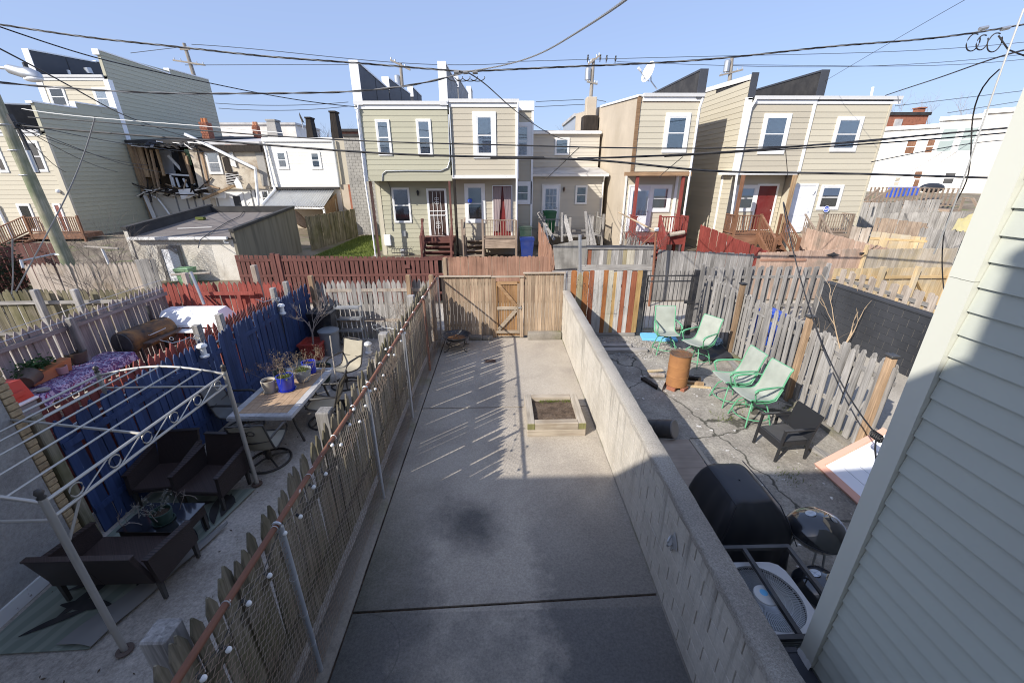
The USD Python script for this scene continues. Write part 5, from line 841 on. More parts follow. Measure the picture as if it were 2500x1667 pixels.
kettle('smaller black kettle grill tucked behind the air conditioner cage', (3.22, 2.86), .24, .58)
# platform, canister, hatch
pf = thing('wooden_platform', 'low worn plywood platform against the block wall', 'platform', (2.9, 5.3, 0)); part(pf, 'top', MB().box(2.45, 3.25, 4.72, 5.98, .175, .2), wood('worn_plywood', (.36, .30, .245), (.27, .22, .18), axis='x', s=.5, rnd=.05)); part(pf, 'frame', cbox(2.47, 3.23, 4.74, 4.79, .02, .172, .006), M['grey_wood_x']); part(pf, 'frame', cbox(2.47, 3.23, 5.92, 5.96, .02, .172, .006), M['grey_wood_x']); part(pf, 'frame', cbox(3.19, 3.23, 4.80, 5.91, .02, .172, .006), M['grey_wood_y']); part(pf, 'edge_board', cbox(3.26, 3.33, 4.85, 5.98, .03, .21, .006), M['timber_y'])
a, b = np.array([2.66, 6.36, .19]), np.array([3.0, 6.06, .36]); d = (b - a) / np.linalg.norm(b - a); can = thing('metal_canister', 'black canister with pale dented lid tipped against the block wall', 'canister', tuple((a + b) / 2 * (1, 1, 0)))
part(can, 'body', MB().tube([a, a + d * .02, b - d * .02, b], [.16, .165, .165, .16], 24), M['black_plastic'], 40); part(can, 'lid', MB().tube([b + d * .002, b + d * .02], [.168, .16], 24), paint('dull_brown_lid', (.16, .14, .13), rough=.5, amount=.4), 40); part(can, 'band', MB().tube([a + d * .2, a + d * .225], .171, 24), M['black_plastic'], 40)
hd = thing('cellar_hatch', 'sloping white boarded cellar hatch with salmon pink frame', 'hatch', (5.6, 4.4, 0)); A0, B0 = np.array([5.17, 5.42, .03]), np.array([6.19, 5.50, .66]); e1 = (B0 - A0); L1 = np.linalg.norm(e1); e1 /= L1; e2 = np.array([0, -1.0, 0]); nn = np.cross(e2, e1); nn = nn if nn[2] > 0 else -nn
for k in range(6):
    a, b = .1 + k * .183, .1 + k * .183 + .176; q = [A0 + e1 * a + e2 * .1, A0 + e1 * b + e2 * .1, A0 + e1 * b + e2 * 1.94, A0 + e1 * a + e2 * 1.94]; part(hd, 'board', MB().hexa(q, [p + nn * .025 for p in q]), M['white_paint'])
part(hd, 'frame_rail', MB().beam(A0 + e2 * .05 + nn * .03, A0 + e2 * .05 + e1 * L1 + nn * .03, .1, .07, nn), M['pink_paint']); part(hd, 'frame_rail', MB().beam(A0 + e1 * .05 + e2 * .1 + nn * .03, A0 + e1 * .05 + e2 * 1.94 + nn * .03, .1, .07, nn), M['pink_paint'])
part(hd, 'side_wall', MB().add([(5.2, 5.40, 0), (6.19, 5.40, 0), (6.19, 5.40, .6), (5.2, 5.34, 0), (6.19, 5.34, 0), (6.19, 5.34, .6)], [[0, 2, 1], [3, 4, 5], [0, 3, 5], [0, 5, 2], [1, 2, 5], [1, 5, 4]]), M['curb'])
# the shadowbox fence
sf = fence('shadowbox_fence', 'weathered grey shadowbox fence with scalloped pickets beside the green chairs', 'fence', (6.2, 5.62), (6.22, 12.2), M['grey_wood'], pitch=.098, w=.125, zt=1.72, z0=.12, style='round', side=1, back=True, rails=((.55, 0), (1.42, 0)), rail_mat=M['grey_wood_y'], jz=.03, lean=.03, rail_t=.045, rail_w=.075)
for y, h in ((5.72, 1.86), (7.56, 1.9), (10.02, 1.95)): part(sf, 'post', cbox(6.045, 6.15, y - .055, y + .055, 0, h, .008), M['post_tan']); part(sf, 'post_cap', cbox(6.02, 6.175, y - .08, y + .08, h + .002, h + .045, .012), M['black_plastic'])
part(sf, 'footing', MB().box(6.08, 6.3, 5.6, 12.1, .0, .1), M['curb'])
for (p, q, lab) in (((5.93, 9.85, .06), (5.78, 8.9, .05), 'grey plank lying along the foot of the shadowbox fence by the tarp'), ((5.4, 5.95, .06), (5.55, 5.5, .06), 'short grey plank on the ground near the cellar hatch'), ((5.95, 8.75, .05), (5.98, 7.7, .06), 'old plank lying on the ground behind the nearest two green chairs')): single('plank', MB().beam(p, q, .14, .05), M['grey_wood_y'], lab, 'plank')
# plank fence, iron gate
pn = thing('plank_fence', 'fence of salvaged planks in orange, white, ochre and rust', 'fence', (3.05, 11.55, 0)); seq = ['orange', 'olive', 'orange', 'rust', 'white', 'white', 'orange', 'cream', 'ochre', 'white', 'rust', 'white', 'rust', 'ochre']; xs = [1.97, 2.14, 2.31, 2.49, 2.63, 2.77, 2.90, 3.03, 3.19, 3.29, 3.44, 3.57, 3.70, 3.87, 4.02]; rg = random.Random(6)
for i, c in enumerate(seq):
    a, b = xs[i] + .004, xs[i + 1] - .004; h = 1.99 + rg.uniform(-.03, .05); w = b - a; o = [(0, 0), (w, 0), (w, h - .04 - .12), (w * .8, h - .12), (w * .2, h - .12), (0, h - .04 - .12)] if i in (0, 2, 3, 8, 10, 12) else ([(0, 0), (w, 0), (w, h - .27), (w / 2 + .01, h - .13), (w / 2 - .01, h - .13), (0, h - .27)] if i == 1 else [(0, 0), (w, 0), (w, h - .12), (0, h - .12)])
    part(pn, 'plank', MB().plate(o, (a, 11.53 + rg.uniform(-.006, .006), .12), (1, 0, 0), (rg.uniform(-.008, .008), 0, 1), (0, -1, 0), .022), M['plank_' + c])
for z in (.4, 1.5): part(pn, 'rail', MB().box(1.97, 4.02, 11.536, 11.58, z, z + .09), M['grey_wood_x'])
part(pn, 'sill', cbox(2.0, 3.98, 11.44, 11.56, .0, .115, .01), M['grey_wood_x'])
twigs('bare_vine', 'thin bare vine creeping over the salvaged plank fence', (2.6, 11.47, .1), 3, 1.0, .8, M['twig'], 90, .005, 3, 'vine', leaves=M['dry_leaf_b'], leafn=70, leafsize=.02)
ig = thing('iron_gate', 'black iron picket gate between the plank fence and grey fence', 'gate', (4.9, 11.55, 0))
for x, w in ((4.1, .055), (5.62, .06)): part(ig, 'post', MB().box(x - w, x + w, 11.5, 11.62, 0, 2.0), M['black_iron'])
for z in (1.82, 1.66, .14): part(ig, 'rail', MB().box(4.2, 5.56, 11.545, 11.575, z, z + .035), M['black_iron'])
for k in range(11): x = 4.27 + k * .123; part(ig, 'picket', MB().tube([(x, 11.56, .06), (x, 11.56, 1.98)], .009, 6), M['black_iron'])
for x in (4.21, 5.5): part(ig, 'stile', MB().box(x - .02, x + .02, 11.54, 11.58, .06, 1.86), M['black_iron'])
part(ig, 'latch', MB().box(5.36, 5.64, 11.49, 11.54, 1.02, 1.09), M['black_iron'])
cf2 = thing('chain_link_fence', 'scrap of rusty chain link between the board fence and plank fence', 'fence', (1.87, 11.6, 0)); chain(cf2, (1.80, 11.62), (2.3, 11.62), .9, 2.0, M['galv_wire'], .07, .003); part(cf2, 'post', MB().tube([(1.86, 11.6, 0), (1.86, 11.6, 1.98)], .03, 9), M['galv'])
# seats
def make_chair(label, loc, rz):
    t = thing('patio_chair', label, 'chair', loc, rz, group='pale green sling patio chairs', world=False); g = M['green_frame']
    for k in range(4): a = math.radians(45 + 90 * k); d = np.array([math.cos(a), math.sin(a), 0]); part(t, 'leg', MB().tube([d * .03 + (0, 0, .46), d * .16 + (0, 0, .455), d * .25 + (0, 0, .38), d * .31 + (0, 0, .22), d * .37 + (0, 0, .01)], .0145, 7), g, True)
    part(t, 'foot_ring', MB().tube(arc((0, 0, .17), .315, 0, 360, 29, (1, 0, 0), (0, 1, 0))[:-1], .011, 6, closed=True), g, True); part(t, 'hub', MB().lathe([(0, .44), (.05, .44), (.05, .5), (.09, .52), (0, .53)], 14), g)
    prof = [(.30, .60), (.27, .615), (.1, .585), (-.1, .565), (-.2, .59), (-.265, .68), (-.31, .82), (-.36, 1.0), (-.40, 1.13), (-.44, 1.19)]
    for s in (-1, 1):
        part(t, 'side_rail', MB().tube([(s * .265, y, z) for y, z in prof], .015, 7), g, True)
        part(t, 'arm', MB().tube([(s * .27, -.33, .84), (s * .29, -.2, .86), (s * .305, .1, .855), (s * .31, .22, .84), (s * .31, .27, .80), (s * .305, .25, .74), (s * .285, .2, .60)], [.013, .016, .022, .024, .022, .016, .013], 8), g, True)
        part(t, 'under_rail', MB().tube([(s * .27, -.33, .80), (s * .27, -.24, .56), (s * .26, -.1, .52), (s * .25, .15, .52), (s * .28, .22, .60)], .013, 7), g, True)
        part(t, 'scroll', MB().tube(arc((s * .30, .235, .80), .035, 0, 300, 13, (0, 1, 0), (0, 0, 1)), .008, 5), g, True)
    part(t, 'sling', MB().sheet([[(x, y + (.015 * (1 - (x / .26) ** 2) if z > .66 else 0), z - .022 * (1 - (x / .26) ** 2) * (z < .7)) for x in np.linspace(-.255, .255, 9)] for y, z in prof], .005), M['sling_green'], True)
    part(t, 'cross_rail', MB().tube([(-.26, .12, .52), (.26, .12, .52)], .012, 6), g); part(t, 'cross_rail', MB().tube([(-.26, -.14, .52), (.26, -.14, .52)], .012, 6), g); part(t, 'top_rail', MB().tube([(-.265, -.44, 1.19), (.265, -.44, 1.19)], .012, 6), g)
    return t
c0 = make_chair('pale green sling chair standing beside the blue foam mat by the iron gate', (4.42, 10.25, .01), 173)
copy(c0, 'pale green sling chair between the rusty burn barrel and shadowbox fence', (4.96, 9.52, .01), 118)
copy(c0, 'pale green sling chair in front of the fence post, farther of the near pair', (4.80, 7.56, .01), 92)
copy(c0, 'nearest pale green sling chair, next to the black wicker chair', (4.86, 6.86, .01), 97)
wc = thing('wicker_chair', 'black wicker armchair with open arms near the cellar hatch', 'armchair', (4.86, 5.87, .01), 96, world=False); k = M['wicker_black']
for sx in (-1, 1):
    part(wc, 'front_leg', MB().beam((sx * .27, .31, .005), (sx * .27, .26, .60), .035, .035), k); part(wc, 'rear_leg', MB().beam((sx * .27, -.24, .005), (sx * .27, -.22, .40), .035, .035), k); part(wc, 'arm', MB().beam((sx * .27, .285, .605), (sx * .27, -.27, .60), .045, .022), k)
part(wc, 'seat', cbox(-.25, .25, -.24, .27, .28, .38, .012), k); part(wc, 'apron', MB().box(-.25, .25, .272, .285, .24, .37), k)
part(wc, 'backrest', MB().hexa([(-.27, -.22, .36), (.27, -.22, .36), (.27, -.26, .36), (-.27, -.26, .36)], [(-.27, -.34, .82), (.27, -.34, .82), (.27, -.375, .82), (-.27, -.375, .82)]), k)
st_ = thing('side_table', 'small black wicker table half hidden behind the black wicker chair', 'side table', (5.25, 6.25, .01)); part(st_, 'top', cbox(5.05, 5.45, 6.08, 6.45, .38, .42, .01), k)
for x in (5.08, 5.42):
    for y in (6.11, 6.42): part(st_, 'leg', MB().box(x - .018, x + .018, y - .018, y + .018, .005, .38), k)
# burn barrel
br = thing('burn_barrel', 'rusty orange steel burn barrel standing on loose bricks', 'barrel', (3.95, 8.22, 0)); bx, by = 3.95, 8.24; P = [(0, .1), (.225, .1), (.23, .11)]
for z in (.33, .58): P += [(.23, z - .02), (.238, z), (.23, z + .02)]
P += [(.23, .82), (.237, .83), (.237, .845), (.22, .845), (.215, .5)]
part(br, 'drum', MB().lathe(P, 34, (bx, by, 0)), M['rust_barrel'], 40); part(br, 'ash', MB().lathe([(.216, .62), (0, .62)], 20, (bx, by, 0)), M['char'])
for a in range(4): q = math.radians(90 * a + 40); c = cbox(-.1, .1, -.05, .05, .008, .095, .008).xf(rot([0, 0, 1], 90 * a + 130), (bx + .2 * math.cos(q), by + .2 * math.sin(q), 0)); part(br, 'brick', c, M['brick'])
m = MB()
for k in range(-7, 8):
    x = k * .032; h = math.sqrt(max(0, .245 ** 2 - x * x)); m.tube([(bx + x, by - h, .855), (bx + x, by + h, .855)], .0035, 4); m.tube([(bx - h, by + x, .86), (bx + h, by + x, .86)], .0035, 4)
m.tube(arc((bx, by, .857), .245, 0, 360, 33, (1, 0, 0), (0, 1, 0))[:-1], .005, 5, closed=True); part(br, 'grate', m, M['rust_dark'], kind='stuff')
for i, (p, q, w, h, mm, lab) in enumerate((((3.3, 8.62, .05), (3.5, 8.14, .05), .09, .06, 'char', 'charred black timber offcut left of the burn barrel, farthest from it'), ((3.72, 8.4, .06), (3.52, 8.08, .06), .1, .09, 'grey_wood_y', 'short grey timber block leaning beside the left of the burn barrel'), ((3.5, 8.75, .08), (3.85, 8.72, .08), .12, .05, 'bleached', 'pale board end sticking out behind the burn barrel on its left'), ((3.52, 8.9, .1), (3.9, 8.95, .1), .08, .03, 'yellow_pine', 'yellowish lath behind the burn barrel'), ((4.1, 8.62, .09), (4.62, 8.46, .09), .09, .08, 'char', 'blackened timber with sawn end right of the burn barrel'), ((4.15, 8.42, .05), (4.62, 8.3, .05), .08, .08, 'raw_stud', 'squared brown log right of the burn barrel'), ((4.12, 8.28, .03), (4.72, 8.15, .03), .05, .04, 'yellow_pine', 'thin yellow stick on the ground right of the burn barrel'))):
    single('firewood', MB().beam(p, q, w, h), M[mm], lab, 'firewood')
fm = cbox(-.5, .5, -.26, .26, 0, .07, .008).xf(rot([0, 0, 1], -8), (4.62, 11.25, .03)); single('foam_mat', fm, M['foam'], 'light blue foam slab lying by the iron gate', 'foam slab')
for k, (p, q, lab) in enumerate((((2.0, 10.28, .06), (3.95, 10.3, .06), 'long grey timber beam lying across the rubble behind the block wall, nearest'), ((2.0, 10.6, .06), (3.6, 10.62, .06), 'grey timber beam lying just beyond the nearest one'))): single('timber_beam', MB().beam(p, q, .2, .1), M['grey_wood_x'], lab, 'beam')
tp = thing('plastic_sheet', 'crumpled black tarp on the ground behind the second green chair', 'tarp', (5.6, 10.0, 0)); part(tp, 'sheet', MB().sheet([[(5.15 + .8 * s + .1 * t, 9.55 + 1.0 * t, .03 + .10 * meshkit.noise(np.array([s * 5, t * 6, 1.])) + .1 * s * s) for s in np.linspace(0, 1, 16)] for t in np.linspace(0, 1, 16)], .006), M['cover'], True)
bg = thing('plastic_bag', 'crumpled clear blue plastic bag by the fence behind the chairs', 'bag', (6.0, 10.4, 0)); B_ = trimesh.creation.icosphere(subdivisions=3); v = B_.vertices * (.13, .12, .15) * (1 + .5 * (meshkit.noise(B_.vertices * 4)[:, None] - .5)) + (5.98, 10.42, .2); part(bg, 'film', MB().add(v, B_.faces), paint('bluish_plastic_film', (.25, .36, .45), rough=.15, amount=.6, scale=20., spec=.7))
m = MB(); rg = random.Random(44)
for k in range(1500):
    x, y = rg.gauss(3.6, .75), rg.gauss(10.75, .45)
    if 2.0 < x < 5.6 and 9.7 < y < 11.4: s = rg.uniform(.012, .035); m.ball((x, y, .02 + s * .3), s, 0, (1, rg.uniform(.6, 1), .6))
single('rubble', m, M['stucco_grey'], 'pale crushed rubble scattered in front of the salvaged plank fence', 'rubble', kind='stuff')
m = MB()
for k in range(420):
    x, y = rg.choice(((5.35, 6.1), (4.35, 6.9), (5.9, 7.2), (4.6, 5.2), (5.0, 7.4))); x += rg.gauss(0, .12); y += rg.gauss(0, .12); h = rg.uniform(.02, .06); a = rg.uniform(0, 6.28)
    m.add([(x, y, .01), (x + .012 * math.cos(a), y + .012 * math.sin(a), .01), (x + .02 * math.sin(a), y, .015 + h)], [[0, 1, 2]])
single('weeds', m, M['grass'], 'tiny weeds growing in cracks of the right yard concrete', 'weeds', kind='stuff')
# ---------------------------------------------------------------- the yard beyond, black wall
kb = thing('block_wall', 'black painted concrete block wall beyond the shadowbox fence', 'wall', (9.75, 9.4, 0)); part(kb, 'core', MB().box(9.735, 9.93, 6.6, 11.9, 0, 1.46), M['mortar'])
for r in range(8):
    z0 = .01 + r * .186; y = 6.62 + (.2 if r % 2 else 0)
    while y < 11.7: y1 = min(y + .4, 11.9); part(kb, 'block', cbox(9.722, 9.76, y + .003, y1 - .003, z0, z0 + .18, .003), M['black_block']); y += .406
part(kb, 'cap', cbox(9.70, 9.95, 6.58, 11.92, 1.495, 1.56, .012), M['black_block'])
fence('shadowbox_fence', 'grey shadowbox fence with wide gaps along the alley end of the next yard', 'fence', (6.3, 12.75), (10.5, 12.75), M['grey_wood'], pitch=.15, w=.13, zt=1.83, z0=.1, style='dog', side=-1, back=True, rails=((.55, 0), (1.5, 0)), rail_mat=M['grey_wood_x'], posts=(.05, 4.1), rail_t=.045)
fence('shadowbox_fence', 'grey shadowbox pickets showing above the black block wall', 'fence', (10.2, 5.6), (10.22, 12.1), M['bleached'], pitch=.17, w=.145, zt=1.9, z0=.1, style='dog', side=1, back=True, rails=((.8, 0), (1.62, 0)), rail_mat=M['grey_wood_y'], posts=(2.9, 6.3), rail_t=.045)
yp = fence('board_fence', 'new yellow pine fence with square posts and a diagonal brace, seen from its frame side', 'fence', (10.75, 12.9), (15.2, 12.95), M['yellow_pine'], pitch=.142, w=.14, zt=1.72, z0=.08, style='flat', side=1, rails=((.5, -1), (1.42, -1)), rail_mat=M['yellow_pine_x'], jz=.008)
for x in (12.25, 13.4, 14.6): part(yp, 'post', cbox(x - .065, x + .065, 12.73, 12.85, 0, 1.8, .006), M['yellow_pine'])
part(yp, 'brace', MB().beam((13.5, 12.84, 1.36), (14.25, 12.84, .5), .11, .04), M['yellow_pine_x'])
t = thing('recycling_bin', 'bright blue bin glimpsed through the gaps of the shadowbox fence', 'bin', (7.5, 10.75, 0)); wheelie(t, (7.5, 10.75, .01), .5, .52, .95, M['blue_plastic'], M['blue_plastic'])
twigs('bare_sapling', 'bare orange brown sapling in front of the black block wall', (9.5, 10.3, .01), 3, 1.0, .25, M['twig_tan'], 12, .018, 2, 'sapling', lean=(0, .02))
twigs('dry_weeds', 'dry straw weeds by the shadowbox post before the black wall', (6.6, 8.2, .01), 8, .9, .35, M['twig_tan'], 15, .005, 2, 'weeds')
# ---------------------------------------------------------------- house kit
def ringbox(x0, x1, z0, z1, w, y0, y1, wb=None, wt=None):
    wb, wt = wb or w, wt or w; o = [(x0, z0), (x1, z0), (x1, z1), (x0, z1)]; i = [(x0 + w, z0 + wb), (x1 - w, z0 + wb), (x1 - w, z1 - wt), (x0 + w, z1 - wt)]
    v = [(x, y0, z) for x, z in o] + [(x, y0, z) for x, z in i] + [(x, y1, z) for x, z in o] + [(x, y1, z) for x, z in i]; f = []
    for k in range(4): j = (k + 1) % 4; f += [[k, j, 4 + j, 4 + k], [8 + j, 8 + k, 12 + k, 12 + j], [k, 8 + k, 8 + j, j], [4 + j, 12 + j, 12 + k, 4 + k]]
    return MB().add(v, f)
def siding(t, Y, x0, x1, z0, z1, m, pitch=.25, x1f=None):
    n = max(1, round((z1 - z0) / pitch)); p = (z1 - z0) / n
    for i in range(n):
        a, b = z0 + i * p, z0 + (i + 1) * p
        part(t, 'siding_board', MB().hexa([(x0, Y - .022, a), (x1, Y - .022, a), (x1, Y, a), (x0, Y, a)], [(x0, Y - .006, b + .004), (x1, Y - .006, b + .004), (x1, Y, b + .004), (x0, Y, b + .004)]), m)
def siding_side(t, X, y0, y1, z0, zt, m, sgn, pitch=.25):
    """Boards on a wall along the depth; zt(y): sloping top."""
    n = int((max(zt(y0), zt(y1)) - z0) / pitch); d = sgn * .022
    for i in range(n + 1):
        a, b = z0 + i * pitch, z0 + (i + 1) * pitch; ya, yb = y0, y1
        if b > zt(y0):                                   # the top slopes upward: start where it still fits
            ys = [y for y in np.linspace(y0, y1, 80) if zt(y) >= b]
            if not ys: continue
            ya, yb = min(ys), max(ys)
        part(t, 'siding_board', MB().hexa([(X, ya, a), (X + d, ya, a), (X + d, yb, a), (X, yb, a)][::sgn], [(X, ya, b), (X + d * .3, ya, b), (X + d * .3, yb, b), (X, yb, b)][::sgn]), m)
def window(t, Y, x0, x1, z0, z1, trim='trim', casing=.1, blind=.5, bm='blind', room='dark_room', cur=None):
    """casing > sash, pane, blind; its parts stand in front of one another by centimetres."""
    c = part(t, 'window', ringbox(x0 - casing, x1 + casing, z0 - casing, z1 + casing, casing, Y - .06, Y - .001), M[trim]); U = c
    part(t, 'room', MB().box(x0, x1, Y - .026, Y - .0235, z0, z1), M[room], under=U); zm = (z0 + z1) / 2
    if blind: part(t, 'blind', MB().box(x0 + .02, x1 - .02, Y - .0295, Y - .0275, z1 - (z1 - z0) * blind, z1), M[bm], under=U)
    if cur: 
        n = 14; part(t, 'curtain', MB().surf([[(x0 + (x1 - x0) * k / n, Y - .030 - .003 * (k % 2), z) for k in range(n + 1)] for z in (z0, z0 + (z1 - z0) * .55)]), M[cur], under=U)
    part(t, 'pane', MB().box(x0, x1, Y - .0375, Y - .0355, zm, z1), M['pane'], under=U); part(t, 'pane', MB().box(x0, x1, Y - .0345, Y - .033, z0, zm), M['pane'], under=U)
    s = min(.045, casing * .6)
    part(t, 'sash', ringbox(x0, x1, zm - .02, z1, s, Y - .05, Y - .038), M[trim], under=U); part(t, 'sash', ringbox(x0, x1, z0, zm + .025, s, Y - .046, Y - .0348), M[trim], under=U)
def winpx(t, Y, f, a, b, **k):
    p, q = onY(f(*a), Y), onY(f(*b), Y); window(t, Y, min(p[0], q[0]), max(p[0], q[0]), min(p[2], q[2]), max(p[2], q[2]), **k)
def door(t, Y, x0, x1, z0, z1, m, trim='trim', casing=.09, panels=True, lite=None):
    d = part(t, 'door', MB().box(x0, x1, Y - .04, Y - .023, z0, z1), M[m]); w, h = x1 - x0, z1 - z0
    part(t, 'door_frame', ringbox(x0 - casing, x1 + casing, z0 - .03, z1 + casing, casing, Y - .065, Y - .0005, wb=.03), M[trim], under=d)
    if panels:
        for a, b in ((.08, .30), (.36, .68), (.74, .92)):
            for s in (.12, .56): part(t, 'panel', cbox(x0 + w * s, x0 + w * (s + .32), Y - .048, Y - .0405, z0 + h * a, z0 + h * b, .006), M[m], under=d)
    if lite: part(t, 'pane', MB().box(x0 + w * .15, x1 - w * .15, Y - .046, Y - .041, z0 + h * lite[0], z0 + h * lite[1]), M['pane'], under=d)
    part(t, 'handle', MB().ball((x1 - w * .1, Y - .06, z0 + h * .45), .035, 1), M['galv'], under=d)
def gutter(t, x0, x1, Y, z, m='trim', d=.16): part(t, 'gutter', MB().hexa([(x0, Y - d * .75, z - .14), (x1, Y - d * .75, z - .14), (x1, Y - .001, z - .14), (x0, Y - .001, z - .14)], [(x0, Y - d, z), (x1, Y - d, z), (x1, Y - .001, z), (x0, Y - .001, z)]), M[m]); part(t, 'fascia', MB().box(x0, x1, Y - .05, Y - .002, z - .32, z - .143), M[m])
def spout(t, pts, m='trim', r=.045): part(t, 'downspout', MB().tube(pts, r, 6), M[m])
def parapet(t, X, w, segs, zlow, cap='trim', face='bitumen_blue', face_in=None):
    """A stepped party parapet along the depth: segs of ((y, z), (y, z)) top lines; white front faces and coping."""
    for i, ((ya, za), (yb, zb)) in enumerate(segs):
        part(t, 'parapet', MB().hexa([(X, ya, zlow(ya)), (X + w, ya, zlow(ya)), (X + w, yb, zlow(yb)), (X, yb, zlow(yb))], [(X, ya, za), (X + w, ya, za), (X + w, yb, zb), (X, yb, zb)]), M[face])
        part(t, 'parapet_cap', MB().hexa([(X - .03, ya - .02, za + .001), (X + w + .03, ya - .02, za + .001), (X + w + .03, yb, zb + .001), (X - .03, yb, zb + .001)], [(X - .03, ya - .02, za + .08), (X + w + .03, ya - .02, za + .08), (X + w + .03, yb, zb + .08), (X - .03, yb, zb + .08)]), M[cap])
        zl = zlow(ya) if i == 0 else segs[i - 1][1][1] + .02
        part(t, 'parapet_front', MB().box(X - .032, X + w + .032, ya - .06, ya - .021, zl, za + .08), M[cap])
        if face_in: part(t, 'parapet_joint', MB().box(X + w + .001, X + w + .012, (ya + yb) / 2, (ya + yb) / 2 + .06, zlow((ya + yb) / 2) + .3, (za + zb) / 2), M[face_in])
def body(t, x0, x1, y0, y1, z0, z1, slope, m, roof='roof_grey'):
    part(t, 'wall', MB().hexa([(x0, y0, z0), (x1, y0, z0), (x1, y1, z0), (x0, y1, z0)], [(x0, y0, z1), (x1, y0, z1), (x1, y1, z1 + slope * (y1 - y0)), (x0, y1, z1 + slope * (y1 - y0))]), M[m])
    part(t, 'roof', MB().hexa([(x0, y0 - .05, z1 + .002), (x1, y0 - .05, z1 + .002), (x1, y1, z1 + slope * (y1 - y0) + .002), (x0, y1, z1 + slope * (y1 - y0) + .002)], [(x0, y0 - .05, z1 + .06), (x1, y0 - .05, z1 + .06), (x1, y1, z1 + slope * (y1 - y0) + .06), (x0, y1, z1 + slope * (y1 - y0) + .06)]), M[roof])
def railing(t, p, q, h, m, mx, sp=.125, bt=.035, low=.1, top=.09):
    p, q = np.array(p, float), np.array(q, float); L = np.linalg.norm((q - p)[:2]); up = np.array([0, 0, 1.]); n = max(2, int(L / sp))
    part(t, 'top_rail', MB().beam(p + up * h, q + up * h, top, .04), M[mx]); part(t, 'bottom_rail', MB().beam(p + up * low, q + up * low, .04, .07), M[mx])
    for i in range(1, n):
        c = p + (q - p) * i / n; part(t, 'baluster', MB().box(c[0] - bt / 2, c[0] + bt / 2, c[1] - bt / 2, c[1] + bt / 2, c[2] + low + .036, c[2] + h - .021), M[m])
def deck(label, x0, x1, y0, y1, zf, m, mx, rails=(), posts=(), zg=.45, steps=None, h=.95, skirt=.28):
    t = thing('porch_deck', label, 'deck', ((x0 + x1) / 2, y0, zg)); n = max(3, int((y1 - y0) / .15))
    for i in range(n): a = y0 + (y1 - y0) * i / n; part(t, 'deck_board', MB().box(x0, x1, a + .004, a + (y1 - y0) / n - .004, zf - .035, zf), M[mx])
    part(t, 'skirt', MB().box(x0, x1, y0 - .035, y0 - .002, zf - .035 - skirt, zf - .005), M[mx])
    for sx in (x0, x1): part(t, 'joist', MB().box(sx - .02, sx + .02, y0, y1, zf - .04 - skirt * .8, zf - .037), M[m])
    for x, y, z1 in posts: part(t, 'post', MB().box(x - .05, x + .05, y - .05, y + .05, zg - .1, z1), M[m])
    for p, q in rails: railing(t, (*p, zf), (*q, zf), h, m, mx)
    if steps:
        sx0, sx1, sy, k, run, hand = steps; rise = (zf - zg) / (k + 1)
        for i in range(k): z = zf - rise * (i + 1); a = sy - run * (i + 1); part(t, 'tread', MB().box(sx0, sx1, a, a + run + .02, z - .04, z), M[mx]); part(t, 'riser', MB().box(sx0 + .03, sx1 - .03, a + run - .02, a + run - .002, z - rise + .002, z - .042), M[mx])
        for x in (sx0, sx1): part(t, 'stringer', MB().beam((x, sy, zf - .15), (x, sy - run * k, zg + .05), .05, .26), M[m])
        for x in hand:
            a, b = np.array((x, sy - .02, zf)), np.array((x, sy - run * k, zg + rise)); railing(t, a, b, h, m, mx); part(t, 'newel', MB().box(x - .05, x + .05, b[1] - .05, b[1] + .05, zg - .05, b[2] + h + .1), M[m])
    return t
def wall_lamp(t, c, m='black_iron'): part(t, 'wall_lamp', MB().lathe([(0, -.14), (.03, -.12), (.07, .02), (.08, .06), (.04, .12), (0, .16)], 8, c), M[m])
YF = 22.0; SLP = .085
# ---- olive house
h6 = thing('house', 'olive beige sided row house with a jettied upper floor and barred door', 'house', (-4.7, 22, .5)); a0, a1 = onY(H3(245, 890), YF)[0], onY(H3(762, 400), YF)[0]
body(h6, a0, a1, YF + .0, 40, 4.33, 7.62, SLP, 'siding_olive', 'bitumen'); part(h6, 'wall', MB().box(a0 + .08, a1, YF + 1.1, 39, .3, 4.328), M['siding_olive'])
siding(h6, YF - .002, a0 + .12, a1 - .01, 4.58, 7.4, M['siding_olive'], .235); part(h6, 'jetty_board', MB().box(a0, a1 + .05, YF - .03, YF + 1.09, 4.31, 4.57), M['siding_olive']); siding(h6, YF + 1.098, a0 + .35, a1, .45, 4.30, M['siding_olive'], .235)
part(h6, 'corner_trim', MB().box(a0 - .06, a0 + .115, YF - .045, YF + .3, 4.3, 7.4), M['trim']); part(h6, 'corner_trim', MB().box(a0 + .15, a0 + .345, YF + 1.06, YF + 1.2, .4, 4.3), M['siding_cream'])
gutter(h6, a0 - .1, a1, YF, 7.76); spout(h6, [(a0 + .1, YF - .1, 7.6), (a0 + .02, YF - .12, 7.2), (a0 - .02, YF - .1, 4.3), (a0 + .02, YF - .06, 2.5), (a0 + .02, YF - .06, .45)]); part(h6, 'porch_post', MB().box(a0 + .1, a0 + .22, YF + .05, YF + .17, .4, 4.3), M['cedar'])
for a, b in (((312, 512), (405, 722)), ((572, 510), (662, 725))): winpx(h6, YF - .004, H3, a, b, casing=.07, blind=1.0 if a[0] == 312 else .5, bm='blind')
Y2 = YF + 1.095; winpx(h6, Y2, W1, (415, 225), (735, 790), casing=.06, blind=.5, bm='dark_room')
p, q = onY(W1(1040, 255), Y2), onY(W1(1360, 1030), Y2); door(h6, Y2, p[0], q[0], q[2], p[2], 'door_dark', casing=.11, panels=True)
for k in range(3): x = p[0] + (q[0] - p[0]) * (k + 1) / 4; part(h6, 'security_bar', MB().box(x - .012, x + .012, Y2 - .09, Y2 - .07, q[2] + .05, p[2] - .05), M['trim'])
